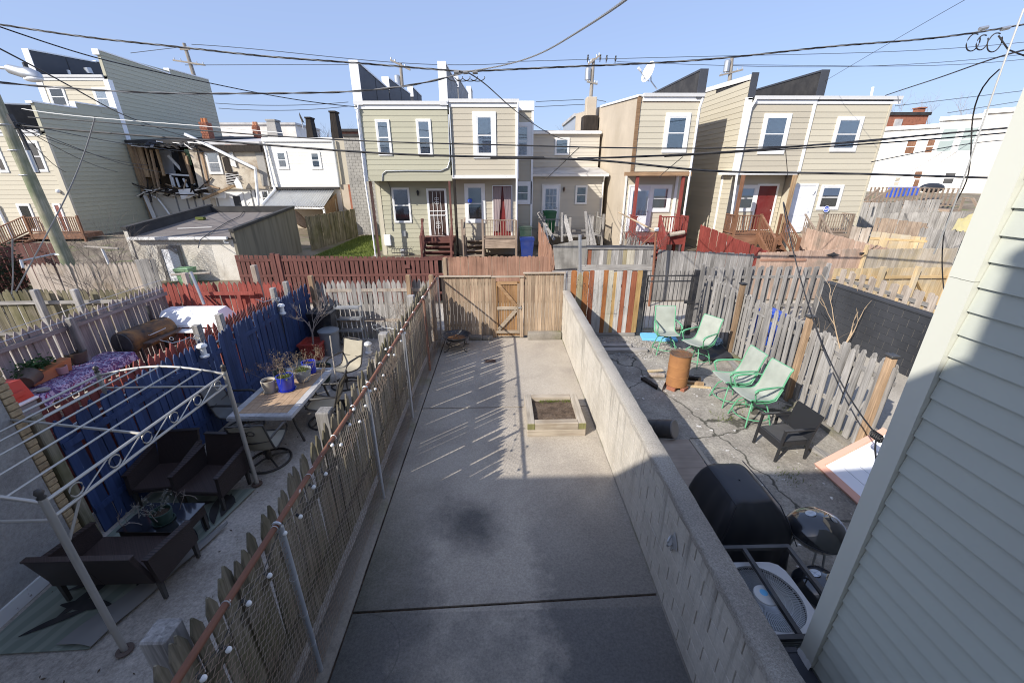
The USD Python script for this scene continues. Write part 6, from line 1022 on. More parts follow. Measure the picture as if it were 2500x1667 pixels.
zm = onY(W1(1200, 640), Y2)[2]; part(h6, 'security_rail', MB().box(p[0], q[0], Y2 - .092, Y2 - .068, zm - .14, zm - .10), M['trim']); part(h6, 'security_rail', MB().box(p[0], q[0], Y2 - .092, Y2 - .068, zm + .08, zm + .12), M['trim'])
for zc in (onY(W1(1200, 430), Y2)[2], onY(W1(1200, 850), Y2)[2]):
    for sx in (-1, 1):
        for sz in (-1, 1): part(h6, 'scroll', MB().tube(arc(((p[0] + q[0]) / 2 + sx * .06, Y2 - .095, zc + sz * .1), .055, 0, 330, 11), .01, 4), M['trim'])
wall_lamp(h6, onY(W1(855, 300), Y2 - .1)); c = onY(W1(340, 1110), Y2); part(h6, 'meter_box', cbox(c[0] - .17, c[0] + .17, Y2 - .16, Y2 - .02, c[2] - .3, c[2] + .3, .02), M['trim']); c = onY(W1(622, 1000), Y2); part(h6, 'junction_box', MB().box(c[0] - .09, c[0] + .09, Y2 - .1, Y2 - .02, c[2] - .15, c[2] + .15), M['galv'])
part(h6, 'conduit', MB().tube([onY(H3(*k), YF - .06) for k in ((770, 470), (775, 640), (780, 760), (765, 810), (720, 830), (500, 828), (370, 832), (350, 850), (348, 895))], .028, 6), M['galv'], True); part(h6, 'conduit', MB().tube([onY(W1(*k), Y2 - .05) for k in ((330, 95), (375, 200), (395, 600), (415, 950))], .02, 5), M['cable_grey'])
X = a0 + .3; S_ = lambda *k: tuple(onX(H3(*k), X)[1:])
parapet(h6, a0 - .05, .34, [((YF - .05, 9.28), S_(390, 312)), (S_(388, 240), S_(528, 342)), (S_(542, 298), S_(600, 356))], lambda y: 7.6 + SLP * (y - YF), face_in='bitumen')
X = a1 + .02; parapet(h6, a1 - .3, .32, [((YF - .05, 9.25), S_(828, 290)), (S_(830, 236), S_(896, 340)), (S_(912, 297), S_(924, 330))], lambda y: 7.6 + SLP * (y - YF), face='stucco_grey')
st6 = deck('maroon stained porch steps before the barred door of the olive house', p[0] - .3, a1 - .05, YF + .3, Y2 - .02, 1.52, 'maroon', 'maroon_x', posts=((a1 - .1, YF + .0, 4.3), (p[0] - .28, YF + .1, 2.5)), steps=(p[0] - .2, a1 - .15, YF + .3, 4, .28, (p[0] - .25, a1 - .1)), zg=.5)
uc = thing('utility_cage', 'black barred cage over a gas meter at the foot of the olive house', 'cage', (-5.6, 22.6, .5)); c0_, c1_ = onY(W1(415, 1260), 22.6), onY(W1(780, 1400), 22.6)
for k in range(9): x = c0_[0] + (c1_[0] - c0_[0]) * k / 8; part(uc, 'bar', MB().tube([(x, 22.4, .45), (x, 22.4, c0_[2]), (x, 22.9, c0_[2] + .02)], .012, 4), M['black_iron'])
for z in (c0_[2], (c0_[2] + .5) / 2): part(uc, 'rail', MB().box(c0_[0], c1_[0], 22.37, 22.388, z - .02, z + .02), M['black_iron'])
part(uc, 'meter', MB().lathe([(0, .5), (.15, .5), (.17, .8), (.1, .9), (0, .92)], 10, ((c0_[0] + c1_[0]) / 2, 22.7, 0)), M['galv'])
# ---- tan house beside it
h7 = thing('house', 'tan sided row house with curtained door and small raised deck', 'house', (-.8, 22, .5)); b0, b1 = a1 + .06, onY(H3(1212, 600), YF)[0]
body(h7, b0, b1, YF + .05, 38, 4.4, 7.72, SLP, 'siding_tan', 'bitumen'); part(h7, 'wall', MB().box(b0, b1, YF + 1.1, 37, .3, 4.398), M['siding_tan'])
siding(h7, YF + .048, b0 + .08, b1 - .1, 4.58, 7.5, M['siding_tan'], .245); siding(h7, YF + 1.098, b0, b1, .45, 4.4, M['siding_tan'], .245); gutter(h7, b0, b1 + .06, YF + .05, 7.86)
part(h7, 'corner_trim', MB().box(b1 - .1, b1 + .05, YF + .0, YF + .2, 4.4, 7.5), M['trim']); part(h7, 'corner_trim', MB().box(b0, b0 + .075, YF + .01, YF + .06, 4.4, 7.5), M['siding_olive']); part(h7, 'jetty_board', MB().box(b0, b1, YF - .02, YF + .049, 4.42, 4.575), M['trim_old'])
spout(h7, [(b1 + .02, YF - .08, 7.7), (b1 - .02, YF - .06, 7.2), (b1 - .03, YF - .06, 4.5), (b1 - .06, YF - .1, .5)], r=.055); spout(h7, [(b0 + .04, YF - .04, 7.5), (b0 + .05, YF - .04, 4.5)], 'galv', .03)
winpx(h7, YF + .045, H3, (950, 483), (1050, 722), casing=.2, blind=.5, bm='blind', cur='curtain'); winpx(h7, YF + 1.095, W1, (1715, 190), (1985, 760), casing=.16, blind=.62, bm='blind_teal'); Y3 = YF + 1.095
p, q = onY(H3(1055, 928), Y3), onY(H3(1172, 1240), Y3); door(h7, Y3, p[0], q[0], 1.5, p[2], 'door_red', casing=.05)
for s, (xa, xb, xc) in enumerate(((p[0] + .02, p[0] + .46, p[0] + .02), (p[0] + .52, q[0] - .02, q[0] - .02))):
    rows = []
    for z in np.linspace(p[2] - .02, 1.75, 8):
        f = (p[2] - z) / (p[2] - 1.75); L = []
        for k in range(13): x = xa + (xb - xa) * k / 12; x = x + (xc - x) * .45 * f; L.append((x, Y3 - .12 - .018 * math.sin(k * 2.1), z))
        rows.append(L)
    part(h7, 'door_curtain', MB().sheet(rows, .004), M['curtain_mauve'], True)
part(h7, 'fan', MB().lathe([(0, 0), (.1, 0), (.12, .12), (.06, .2), (0, .2)], 12).xf(rot([1, 0, 0], 70), onY(W1(1765, 440), Y3 - .09)), M['blue_plastic'])
part(h7, 'porch_post', MB().box(b0 + .02, b0 + .15, YF - .05, YF + .08, .4, 4.4), M['char'])
c0_, c1_ = onY(Z2(110, 600), 21.6)[0], b1 - .08
deck('small weathered brown deck with balusters before the curtained door', c0_, c1_, 21.6, Y3 - .03, 1.5, 'deck_grey', 'deck_grey_x', rails=(((c0_, 21.62), (c1_, 21.62)),), posts=((c0_, 21.58, 2.5), (c1_, 21.58, 2.46), (c0_ - 1.05, 21.6, 2.5)), steps=(c0_ - .95, c0_ - .06, 22.9, 4, .3, (c0_ - 1.0,)), skirt=.42)
# ---- narrow recess
h7b = thing('house', 'narrow shaded recess of tan siding between the tan house and the small white house', 'house', (1.4, 24, .5)); x0_, x1_ = b1 + .02, onY(H3(1308, 500), 24)[0]
body(h7b, x0_ - 1.0, x1_, 24, 36, .3, 7.9, SLP, 'siding_tan', 'bitumen'); siding(h7b, 23.998, x0_, x1_ - .06, .5, 7.6, M['siding_tan'], .25); part(h7b, 'fascia', MB().box(x0_ - .02, x1_ + .06, 23.9, 23.99, 7.65, 8.08), M['trim']); part(h7b, 'corner_trim', MB().box(x1_ - .06, x1_ + .05, 23.93, 24.1, .5, 7.65), M['trim'])
p, q = onY(H3(1225, 545), 23.99), onY(H3(1275, 735), 23.99); window(h7b, 23.99, p[0] - .3, q[0], q[2], p[2], casing=.18, blind=0, cur='curtain'); p, q = onY(H3(1222, 920), 23.99), onY(H3(1280, 1020), 23.99); window(h7b, 23.99, p[0] - .3, q[0], q[2], p[2], casing=.18, blind=0, room='blind_teal')
t = thing('wheeled_bin', 'dark blue bin standing in the narrow gap beside the white downspout', 'bin', (1.4, 21.9, .5)); wheelie(t, (onY(Z2(790, 1150), 21.9)[0], 21.9, .5), .72, .7, 1.0, M['blue_bin'], M['blue_bin'])
t = thing('wheeled_bin', 'dark green bin deep in the shaded gap behind the blue bin', 'bin', (1.45, 23.3, .5)); wheelie(t, (onY(Z2(770, 950), 23.3)[0], 23.3, .6), .65, .6, 1.3, M['pot_green'], M['pot_green'])
# ---- small white house
h8 = thing('house', 'small dull white sided house set back behind a ramshackle deck', 'house', (4, 26.4, .5)); x0_, x1_ = 2.1, 6.33
body(h8, x0_ - .3, x1_ + .02, 29, 40, .3, 7.15, .06, 'siding_dull', 'roof_silver'); siding(h8, 28.998, x0_ - .3, x1_, 4.9, 7.0, M['siding_dull'], .2); part(h8, 'fascia', MB().box(x0_ - .3, x1_ + .05, 28.8, 28.97, 7.0, 7.14), M['trim_old'])
part(h8, 'wall', MB().box(x0_ - .3, x1_ - .1, 26.4, 28.99, .3, 4.55), M['siding_dull']); siding(h8, 26.398, x0_ - .3, x1_ - .1, 1.5, 4.45, M['siding_dull'], .175)
part(h8, 'porch_roof', MB().hexa([(x0_ - .35, 26.1, 4.56), (x1_ + .05, 26.1, 4.56), (x1_ + .05, 28.97, 4.95), (x0_ - .35, 28.97, 4.95)], [(x0_ - .35, 26.1, 4.66), (x1_ + .05, 26.1, 4.66), (x1_ + .05, 28.97, 5.05), (x0_ - .35, 28.97, 5.05)]), M['roof_silver']); part(h8, 'gutter', MB().box(x0_ - .35, x1_ + .05, 25.97, 26.095, 4.5, 4.64), M['trim_old'])
winpx(h8, 28.99, H4, (282, 628), (355, 722), casing=.08, blind=0, cur='blind', room='blind_teal'); winpx(h8, 26.39, Z2, (1555, 165), (1690, 415), casing=.07, blind=0, room='blind_teal')
p, q = onY(Z2(1045, 145), 26.39), onY(Z2(1265, 760), 26.39); door(h8, 26.39, p[0], q[0], q[2], p[2], 'door_white', casing=.08, panels=False, lite=(.42, .92), trim='trim_old')
for k in range(1, 3): x = p[0] + (q[0] - p[0]) * (.15 + .7 * k / 3); part(h8, 'glazing_bar', MB().box(x - .012, x + .012, 26.335, 26.342, q[2] + (p[2] - q[2]) * .42, q[2] + (p[2] - q[2]) * .92), M['trim'])
for k in range(1, 3): z = q[2] + (p[2] - q[2]) * (.42 + .5 * k / 3); part(h8, 'glazing_bar', MB().box(p[0] + .15, q[0] - .15, 26.335, 26.342, z - .012, z + .012), M['trim'])
wall_lamp(h8, onY(Z2(1360, 205), 26.3), 'rust_dark'); spout(h8, [(x1_ - .2, 26.0, 4.5), (x1_ - .18, 26.3, 4.2), (x1_ - .18, 26.33, .5)], 'trim_old')
ch8 = thing('chimney', 'pale rendered chimney on a dark base rising from the small white house', 'chimney', (4.6, 30, 6)); c = onY(H4(500, 480), 30.5); part(ch8, 'stack', cbox(c[0] - .33, c[0] + .33, 30.3, 30.95, c[2], onY(H4(500, 360), 30.5)[2], .03), M['stucco_tan']); part(ch8, 'base', cbox(c[0] - .5, c[0] + .5, 30.2, 31.1, 7.0, c[2], .04), M['char'])
t = thing('wheeled_bin', 'green bin on the ramshackle deck in front of the glazed white door', 'bin', (3.3, 25.8, 1.4)); wheelie(t, (onY(Z2(1140, 600), 25.6)[0], 25.6, 1.35), .72, .72, 1.2, M['green_bin'], M['green_bin'])
rd = thing('porch_deck', 'ramshackle grey deck and stairs with leaning boards before the small white house', 'deck', (4, 24, .4)); rg = random.Random(19)
for i in range(8): part(rd, 'deck_board', MB().box(2.2, 5.9, 24.4 + i * .22, 24.6 + i * .22, 1.24, 1.28 + rg.uniform(0, .02)), M['grey_wood_x'])
for x, y, z in ((2.45, 24.3, 2.4), (3.9, 24.1, 2.35), (5.2, 24.2, 2.4), (5.85, 24.3, 2.5), (5.85, 26.0, 2.5)): part(rd, 'post', MB().box(x - .06, x + .06, y - .06, y + .06, .3, z), M['grey_wood'])
for (a, b, w) in (((965, 560), (1215, 980), .16), ((985, 760), (1100, 1190), .12), ((1365, 600), (1470, 1000), .22), ((1330, 560), (1330, 1010), .12), ((1690, 540), (1730, 1060), .14), ((1720, 600), (1780, 1060), .1), ((1745, 600), (1840, 1060), .13), ((1700, 560), (1810, 1060), .1), ((1100, 780), (970, 560), .1), ((1000, 1000), (985, 640), .12)): part(rd, 'loose_board', MB().beam(onY(Z2(*a), 23.4), onY(Z2(*b), 22.4), w, .04, (0, 1, 0)), M['grey_wood'])
railing(rd, (2.45, 24.3, 1.28), (3.9, 24.1, 1.28), .95, 'grey_wood', 'grey_wood_x', .2); railing(rd, (5.85, 24.3, 1.28), (5.85, 26.0, 1.28), .95, 'grey_wood', 'grey_wood_y', .2)
for a in range(3): part(rd, 'rail', MB().beam((3.9, 24.1, 1.0 + .3 * a), (5.2, 24.2, 1.02 + .3 * a), .04, .1), M['grey_wood_x'])
t = thing('metal_pipe', 'long grey pipe with taped joint leaning across the ramshackle stairs', 'pipe', (3, 20, 0)); part(t, 'pipe', MB().tube([onY(Z2(1070, 760), 21.5), onY(Z2(1215, 1480), 16.2)], .04, 8), M['galv'])
fence('board_fence', 'cedar side fence sloping down beside the ramshackle deck', 'fence', (1.95, 21.9), (2.05, 15.5), M['cedar'], pitch=.14, w=.137, z0=.1, zt=2.2, style='flat', side=-1, rails=(), tops=lambda s: 2.3 - .09 * s)
# ---- tan stucco sided house with red deck
h9 = thing('house', 'cream sided house with tan stucco flank and satellite dish', 'house', (8, 22, .6)); d0, d1 = onY(H4(785, 600), YF)[0], onY(H4(1195, 500), YF)[0]
body(h9, d0, d1, YF, 40, 4.62, 7.95, SLP, 'stucco_tan', 'roof_silver'); part(h9, 'wall', MB().box(d0 + .001, d1, YF + 1.0, 39, .3, 4.618), M['stucco_tan'])
siding(h9, YF - .002, d0 + .1, d1 - .1, 4.72, 7.7, M['siding_cream'], .25); siding(h9, YF + .998, d0 + .1, d1, 1.2, 4.6, M['siding_cream'], .25); gutter(h9, d0 + .2, d1 + .05, YF, 8.1)
part(h9, 'corner_trim', MB().box(d0 - .03, d0 + .12, YF - .05, YF + .1, 4.6, 8.0), M['raw_beam']); part(h9, 'porch_beam', MB().box(d0 - .35, d1 - .02, YF - .12, YF + .02, 4.52, 4.70), M['raw_beam']); part(h9, 'soffit', MB().box(d0, d1, YF - .0, YF + .99, 4.58, 4.617), M['siding_dull']); part(h9, 'roof_edge', MB().hexa([(d0 - .06, YF, 7.96), (d0 + .2, YF, 7.96), (d0 + .2, 30, 8.64), (d0 - .06, 30, 8.64)], [(d0 - .06, YF, 8.06), (d0 + .2, YF, 8.06), (d0 + .2, 30, 8.74), (d0 - .06, 30, 8.74)]), M['trim'])
part(h9, 'corner_trim', MB().box(d0 + .02, d0 + .1, YF + .93, YF + 1.05, 1.0, 4.57), M['trim']); part(h9, 'corner_trim', MB().box(d1 - .35, d1 - .2, YF + .93, YF + .99, 1.0, 4.57), M['trim'])
spout(h9, [(d1 - .02, YF - .1, 7.9), (d1 - .1, YF - .08, 7.5), (d1 - .1, YF - .08, 4.4), (d1 - .12, YF - .15, .55)], r=.055); part(h9, 'porch_post', MB().box(d0 + .28, d0 + .42, YF - .05, YF + .09, .5, 4.5), M['deck_red']); part(h9, 'porch_post', MB().box(d1 - .42, d1 - .28, YF - .03, YF + .1, .5, 4.5), M['deck_red'])
winpx(h9, YF - .004, H4, (1003, 486), (1088, 690), casing=.17, blind=0, room='blind_teal', bm='blind'); winpx(h9, YF + .995, P4, (328, 135), (435, 310), casing=.16, blind=0, room='blind_teal')
p, q = onY(P4(125, 120), YF + .995), onY(P4(265, 520), YF + .995); door(h9, YF + .995, p[0] + .06, q[0] + .05, 1.72, p[2], 'door_white', casing=.07, panels=False, lite=(.35, .9))
parapet(h9, d1 - .3, .32, [((YF - .05, 9.0), (YF + 6.5, 9.12))], lambda y: 7.9 + SLP * (y - YF), cap='bitumen_blue', face='bitumen')
dk = deck('barn red painted porch deck and rails of the cream house', d0 + .3, d1 - .15, 21.2, YF + .96, 1.66, 'deck_red', 'deck_red_x', rails=(((d0 + 1.5, 21.22), (d1 - .2, 21.22)), ((d0 + .3, 21.22), (d0 + .3, 22.5)), ((d1 - .2, 21.25), (d1 - .2, 22.8))), posts=((d0 + 1.45, 21.2, 2.7), (d1 - .2, 21.2, 2.65)), steps=(d0 + .4, d0 + 1.4, 21.2, 4, .28, (d0 + 1.45,)), skirt=.38, zg=.55)
single('log', MB().tube([(d0 + 2.0, 21.05, 1.75), (d1 - .3, 21.1, 1.86)], .11, 12), M['timber_y'], 'round log lying on the edge of the red deck', 'log')
ds = thing('satellite_dish', 'white satellite dish on the roof corner of the cream house', 'satellite dish', (7.5, 23, 8.1)); c = onY(H4(880, 205), 23.0); n = np.array([-.9, -.3, .3]); n /= np.linalg.norm(n); zx = np.cross([0, 0, 1], n); zx /= np.linalg.norm(zx)
part(ds, 'reflector', MB().lathe([(0, 0), (.22, .03), (.42, .11), (.42, .13), (.22, .05), (0, .02)], 26).xf(np.stack([zx, np.cross(n, zx) * 1.1, n], 1), c), M['trim'], True); part(ds, 'arm', MB().tube([c - (0, 0, .35), c + n * .3 - (0, 0, .3), c + n * .62 - (0, 0, .1)], .02, 6), M['galv']); part(ds, 'feed', MB().tube([c + n * .58 - (0, 0, .12), c + n * .72 - (0, 0, .06)], .06, 8), M['trim']); part(ds, 'mast', MB().tube([c - n * .05, c - n * .12 - (0, 0, .3), onY(H4(925, 310), 23)], .03, 6), M['galv'])
# ---- cream house with brown deck
hA = thing('house', 'cream sided house with dark red door and stepped dark parapets', 'house', (13.4, 22, .7)); e0, e1 = onY(H5(455, 600), YF)[0] - .25, onY(H5(870, 600), YF)[0]; e0 = 11.72; e1 = 15.05
body(hA, e0, e1, YF, 42, 4.62, 7.85, SLP, 'siding_cream', 'bitumen'); part(hA, 'wall', MB().box(e0 + .001, e1, YF + 1.0, 41, .3, 4.618), M['siding_cream'])
siding(hA, YF - .002, e0 + .2, e1 - .12, 4.72, 7.6, M['siding_tan'], .25); siding(hA, YF + .998, e0 + .1, e1, 1.2, 4.6, M['siding_cream'], .25); gutter(hA, e0 + .3, e1 + .02, YF, 8.0); ztop_ = lambda y: 8.72 + .055 * (y - YF)
siding_side(hA, e0 - .002, YF + .05, 36, .9, ztop_, M['siding_cream'], -1, .25)
part(hA, 'flank_coping', MB().hexa([(e0 - .05, YF, ztop_(YF) - .05), (e0 + .2, YF, ztop_(YF) - .05), (e0 + .2, 36, ztop_(36) - .05), (e0 - .05, 36, ztop_(36) - .05)], [(e0 - .05, YF, ztop_(YF) + .16), (e0 + .2, YF, ztop_(YF) + .16), (e0 + .2, 36, ztop_(36) + .16), (e0 - .05, 36, ztop_(36) + .16)]), M['trim_old']); part(hA, 'parapet', MB().hexa([(e0, YF, 7.9), (e0 + .25, YF, 7.9), (e0 + .25, 36, 9), (e0, 36, 9)], [(e0, YF, 8.7), (e0 + .25, YF, 8.7), (e0 + .25, 36, 9.4), (e0, 36, 9.4)]), M['bitumen']); part(hA, 'parapet_front', MB().box(e0 - .03, e0 + .29, YF - .06, YF - .003, 7.95, 8.95), M['bitumen_blue'])
part(hA, 'corner_trim', MB().box(e0 - .06, e0 + .2, YF - .05, YF + .12, 4.6, 7.95), M['trim']); part(hA, 'corner_trim', MB().box(e0 - .05, e0 + .1, YF + .93, YF + 1.06, .9, 4.58), M['trim']); part(hA, 'jetty_board', MB().box(e0 - .3, e1 - .1, YF - .04, YF + .99, 4.56, 4.70), M['trim'])
spout(hA, [(e0 + .35, YF - .1, 7.85), (e0 + .18, YF - .1, 7.5), (e0 + .13, YF - .09, 4.5), (e0 + .16, YF - .4, .7)], r=.06); parapet(hA, e1 - .12, .32, [((YF - .05, 8.98), (YF + 6.2, 9.15))], lambda y: 7.9 + SLP * (y - YF), cap='bitumen_blue', face='bitumen')
part(hA, 'corner_trim', MB().box(e1 - .12, e1 + .02, YF - .045, YF + .05, 4.7, 7.7), M['trim'])
winpx(hA, YF - .004, H5, (583, 488), (668, 700), casing=.16, blind=.5, bm='blind'); winpx(hA, YF + .995, P5, (208, 95), (310, 265), casing=.14, blind=0, room='blind_teal')
p, q = onY(P5(370, 80), YF + .995), onY(P5(480, 400), YF + .995); door(hA, YF + .995, p[0] + .05, p[0] + 1.0, 1.75, p[2], 'door_red', casing=.1); wall_lamp(hA, onY(P5(130, 130), YF + .9), 'trim')
part(hA, 'porch_post', MB().box(e0 + .2, e0 + .34, 21.5, 21.64, .5, 4.56), M['deck_brown']); x = onY(P5(655, 60), 21.6)[0]; part(hA, 'porch_post', MB().box(x - .1, x + .06, 21.5, 21.66, .5, 4.56), M['raw_stud'])
deck('stained brown deck with stairs before the dark red door', e0 + .05, onY(P5(590, 300), 21.2)[0], 21.0, YF + .96, 1.72, 'deck_brown', 'deck_brown_x', rails=(((e0 + .05, 21.02), (onY(P5(400, 300), 21)[0], 21.02)), ((e0 + .05, 21.05), (e0 + .05, 22.8))), posts=((e0 + .05, 21.02, 2.72), (onY(P5(400, 300), 21)[0], 21.0, 2.75), (onY(P5(560, 300), 21)[0], 21.0, 2.75)), steps=(onY(P5(410, 300), 21)[0], onY(P5(560, 300), 21)[0], 21.0, 5, .3, (onY(P5(405, 300), 21)[0], onY(P5(585, 300), 21)[0])), skirt=.42, zg=.55)
# ---- cream house at the end
hB = thing('house', 'pale cream sided end house with white door and grey deck', 'house', (17, 22, .8)); f0, f1 = e1 + .05, 18.78
body(hB, f0, f1, YF + .02, 40, .4, 7.8, SLP, 'siding_cream', 'roof_silver'); siding(hB, YF + .018, f0 + .05, f1 - .08, 1.0, 7.6, M['siding_cream'], .255); gutter(hB, f0, f1 + .35, YF + .02, 8.0); part(hB, 'corner_trim', MB().box(f1 - .08, f1 + .02, YF - .02, YF + .1, .9, 7.68), M['siding_cream'])
winpx(hB, YF + .016, H5, (1045, 502), (1128, 690), casing=.13, blind=.5, bm='blind', trim='trim_old'); winpx(hB, YF + .016, P5, (895, 90), (995, 255), casing=.11, blind=.4, bm='blind', trim='trim_old')
p, q = onY(P5(665, 80), YF + .016), onY(P5(745, 400), YF + .016); door(hB, YF + .016, p[0] - .1, q[0] + .05, 1.75, p[2], 'door_white', casing=.1); wall_lamp(hB, onY(P5(818, 130), YF - .06), 'trim'); wall_lamp(hB, onY(P5(760, 385), YF - .06), 'trim')
c = onY(P5(920, 268), YF - .08); sg = thing('alarm_sign', 'small blue and white ADT alarm sign below the end house window', 'sign', tuple(c)); oc = [(.17 * math.cos(math.radians(22.5 + 45 * k)), .17 * math.sin(math.radians(22.5 + 45 * k))) for k in range(8)]
part(sg, 'plate', MB().plate(oc, c, (1, 0, 0), (0, 0, 1), (0, -1, 0), .015), M['blue_plastic']); part(sg, 'border', MB().tube([c + (x * .93, -.018, z * .93) for x, z in oc], .012, 4, closed=True), M['trim']); tm_ = meshkit.text_mesh('ADT', .11, .006, True); v = np.array(tm_.vertices); v[:, 0] -= v[:, 0].max() / 2; part(sg, 'lettering', MB().add(np.stack([v[:, 0], -v[:, 2] - .017, v[:, 1] - .055], 1) + c, tm_.faces), M['trim']); part(sg, 'stake', MB().box(c[0] - .01, c[0] + .01, c[1] + .001, c[1] + .012, c[2] - .5, c[2] - .17), M['galv'])
a, b = onY(P5(875, 300), 21.3), onY(P5(1135, 300), 21.3)
deck('grey weathered deck with balusters below the end house window', a[0], b[0], 21.2, YF - .02, 1.75, 'deck_grey', 'deck_grey_x', rails=(((a[0], 21.22), (b[0], 21.22)), ((b[0], 21.25), (b[0], 21.95))), posts=((a[0], 21.2, 2.72), (b[0], 21.2, 2.72)), steps=(f0 + .3, a[0] - .06, 21.4, 5, .28, (f0 + .35, a[0] - .02)), zg=.6)
vp = thing('vent_pipe', 'short white vent pipe on the end house roof', 'vent', (17.5, 24, 8)); c = onY(H5(1250, 350), 24); part(vp, 'pipe', MB().tube([c - (0, 0, .3), onY(H5(1258, 295), 24)], .06, 8), M['trim'])
# ---------------------------------------------------------------- fences across the alley
YA = 15.3
bfn = fence('board_fence', 'maroon brown alley fence of spaced boards before the olive house', 'fence', (-9.75, YA), (-2.2, YA), M['maroon'], pitch=.172, w=.135, zt=1.83, z0=.05, style='flat', side=-1, rails=((.4, 1), (1.1, 1), (1.68, 1)), rail_mat=M['maroon_x'], jz=.006, lean=.004, tops=lambda s: 1.87 - .018 * s)
for x in (-8.3,): part(bfn, 'gate_post', cbox(x - .16, x - .01, YA - .08, YA + .02, 0, 1.93, .008), M['maroon']); part(bfn, 'gate_post', cbox(x + .02, x + .17, YA - .08, YA + .02, 0, 1.9, .008), M['maroon'])
part(bfn, 'backing_board', MB().box(-9.7, -2.25, YA + .06, YA + .085, .06, 1.70), M['char']); part(bfn, 'lock', MB().box(-3.6, -3.42, YA - .09, YA - .045, 1.35, 1.48), M['maroon'])
cdf = fence('board_fence', 'reddish cedar fence with rounded boards before the tan house', 'fence', (-2.15, YA), (1.82, YA), M['cedar'], pitch=.148, w=.146, zt=1.76, z0=.04, style='dog', side=-1, rails=(), jz=.02, lean=.004); part(cdf, 'post', cbox(-2.2, -2.06, YA - .07, YA + .05, 0, 1.72, .008), M['tan_wood'])
gf9 = fence('board_fence', 'weathered grey dog eared fence across the alley behind the iron gate', 'fence', (5.82, YA), (9.6, YA), M['grey_wood'], pitch=.146, w=.145, zt=1.9, z0=.02, style='dog', side=-1, rails=(), jz=.025, lean=.006, tops=lambda s: 1.96 - .05 * s)
cpf = fence('board_fence', 'pale pinkish cedar alley fence with black strap hinges', 'fence', (9.62, YA), (13.7, YA + .05), M['cedar_pale'], pitch=.14, w=.139, zt=1.9, z0=.02, style='dog', side=-1, rails=(), jz=.012, lean=.003, tops=lambda s: 1.84 + .03 * s)
for (u, v) in ((975, 637), (1215, 625), (645, 645), (355, 655)): c = onY(P5(u, v), YA - .05); part(cpf, 'hinge', MB().plate([(-.28, 0), (-.08, .05), (0, .1), (.08, .05), (.28, 0), (.08, -.05), (0, -.1), (-.08, -.05)] if u == 975 else [(-.13, .03), (.13, .03), (.13, -.03), (-.13, -.03)], c, (1, 0, 0), (0, 0, 1), (0, -1, 0), .012), M['black_iron'])
part(cpf, 'cross_board', MB().box(9.75, 11.5, YA - .06, YA - .034, 1.52, 1.60), M['cedar_x'])
yf2 = fence('board_fence', 'yellowish new fence panel across the alley beside the pinkish fence', 'fence', (13.75, YA), (17.6, 15.5), M['pine_grey'], pitch=.15, w=.148, zt=1.93, z0=.02, style='dog', side=-1, rails=(), jz=.012, lean=.003); part(yf2, 'post', cbox(13.66, 13.76, 15.2, 15.32, 0, 2.1, .01), M['yellow_pine'])
yf3 = fence('board_fence', 'slanting yellow pine fence rising behind the new panel', 'fence', onY(R2(92, 985), 17.6)[:2], onY(R2(515, 1055), 16.6)[:2], M['yellow_pine'], pitch=.16, w=.157, zt=2.2, z0=.3, style='flat', side=-1, rails=((onY(R2(92, 985), 17.6)[2] - .3, 1),), jz=.02, rail_mat=M['yellow_pine_x'], tops=lambda s: onY(R2(92, 985), 17.6)[2] + (onY(R2(515, 1055), 16.6)[2] - onY(R2(92, 985), 17.6)[2]) * s / 2.9)
pw = thing('plywood_sheet', 'big grey plywood sheet tilted against the alley fence line', 'plywood sheet', (2.6, 15.3, 0)); Pq = [onY(Z2(*k), YA) for k in ((1190, 1060), (1700, 965), (1720, 1390), (1225, 1430))]; v = [p - (0, .02, 0) for p in Pq] + [p + (0, .012, 0) for p in Pq]; part(pw, 'sheet', MB().add(v, [[0, 3, 2], [0, 2, 1], [4, 5, 6], [4, 6, 7], [0, 1, 5], [0, 5, 4], [1, 2, 6], [1, 6, 5], [2, 3, 7], [2, 7, 6], [3, 0, 4], [3, 4, 7]]), wood('streaky_grey_plywood', (.30, .285, .26), (.2, .19, .17), axis='z', s=.6, rnd=.02, blotch=(.16, .15, .135)))
pa = thing('plank_fence', 'patchwork fence panel of grey, red and white boards in a grey frame', 'fence', (4.4, 15.3, 0)); cs = ['rust', 'olive_g', 'grey', 'white', 'grey', 'olive', 'grey', 'grey', 'grey', 'olive', 'cream', 'cream', 'grey', 'white', 'grey', 'grey', 'grey']; n = len(cs); A, B = onY(Z3(868, 735), YA), onY(Z3(1785, 735), YA)
for i, c in enumerate(cs): x = A[0] + (B[0] - A[0]) * i / n; w = (B[0] - A[0]) / n; part(pa, 'board', MB().box(x + .004, x + w - .004, YA - .02, YA + .002, .9, 2.04), M['plank_' + c] if 'plank_' + c in M else M['grey_wood'])
part(pa, 'frame_rail', MB().box(A[0] - .05, B[0] + .05, YA - .06, YA - .022, 2.0, 2.14), M['grey_wood_x']); part(pa, 'frame_rail', MB().box(A[0] - .35, B[0] + .02, YA - .065, YA - .022, 1.21, 1.42), M['grey_wood_x']); part(pa, 'frame_post', MB().box(A[0] - .12, A[0] - .02, YA - .05, YA + .05, 0, 2.1), M['grey_wood']); part(pa, 'lower_board', MB().box(A[0] - 1.3, B[0], YA - .03, YA + .01, .02, 1.2), M['grey_wood_x'])
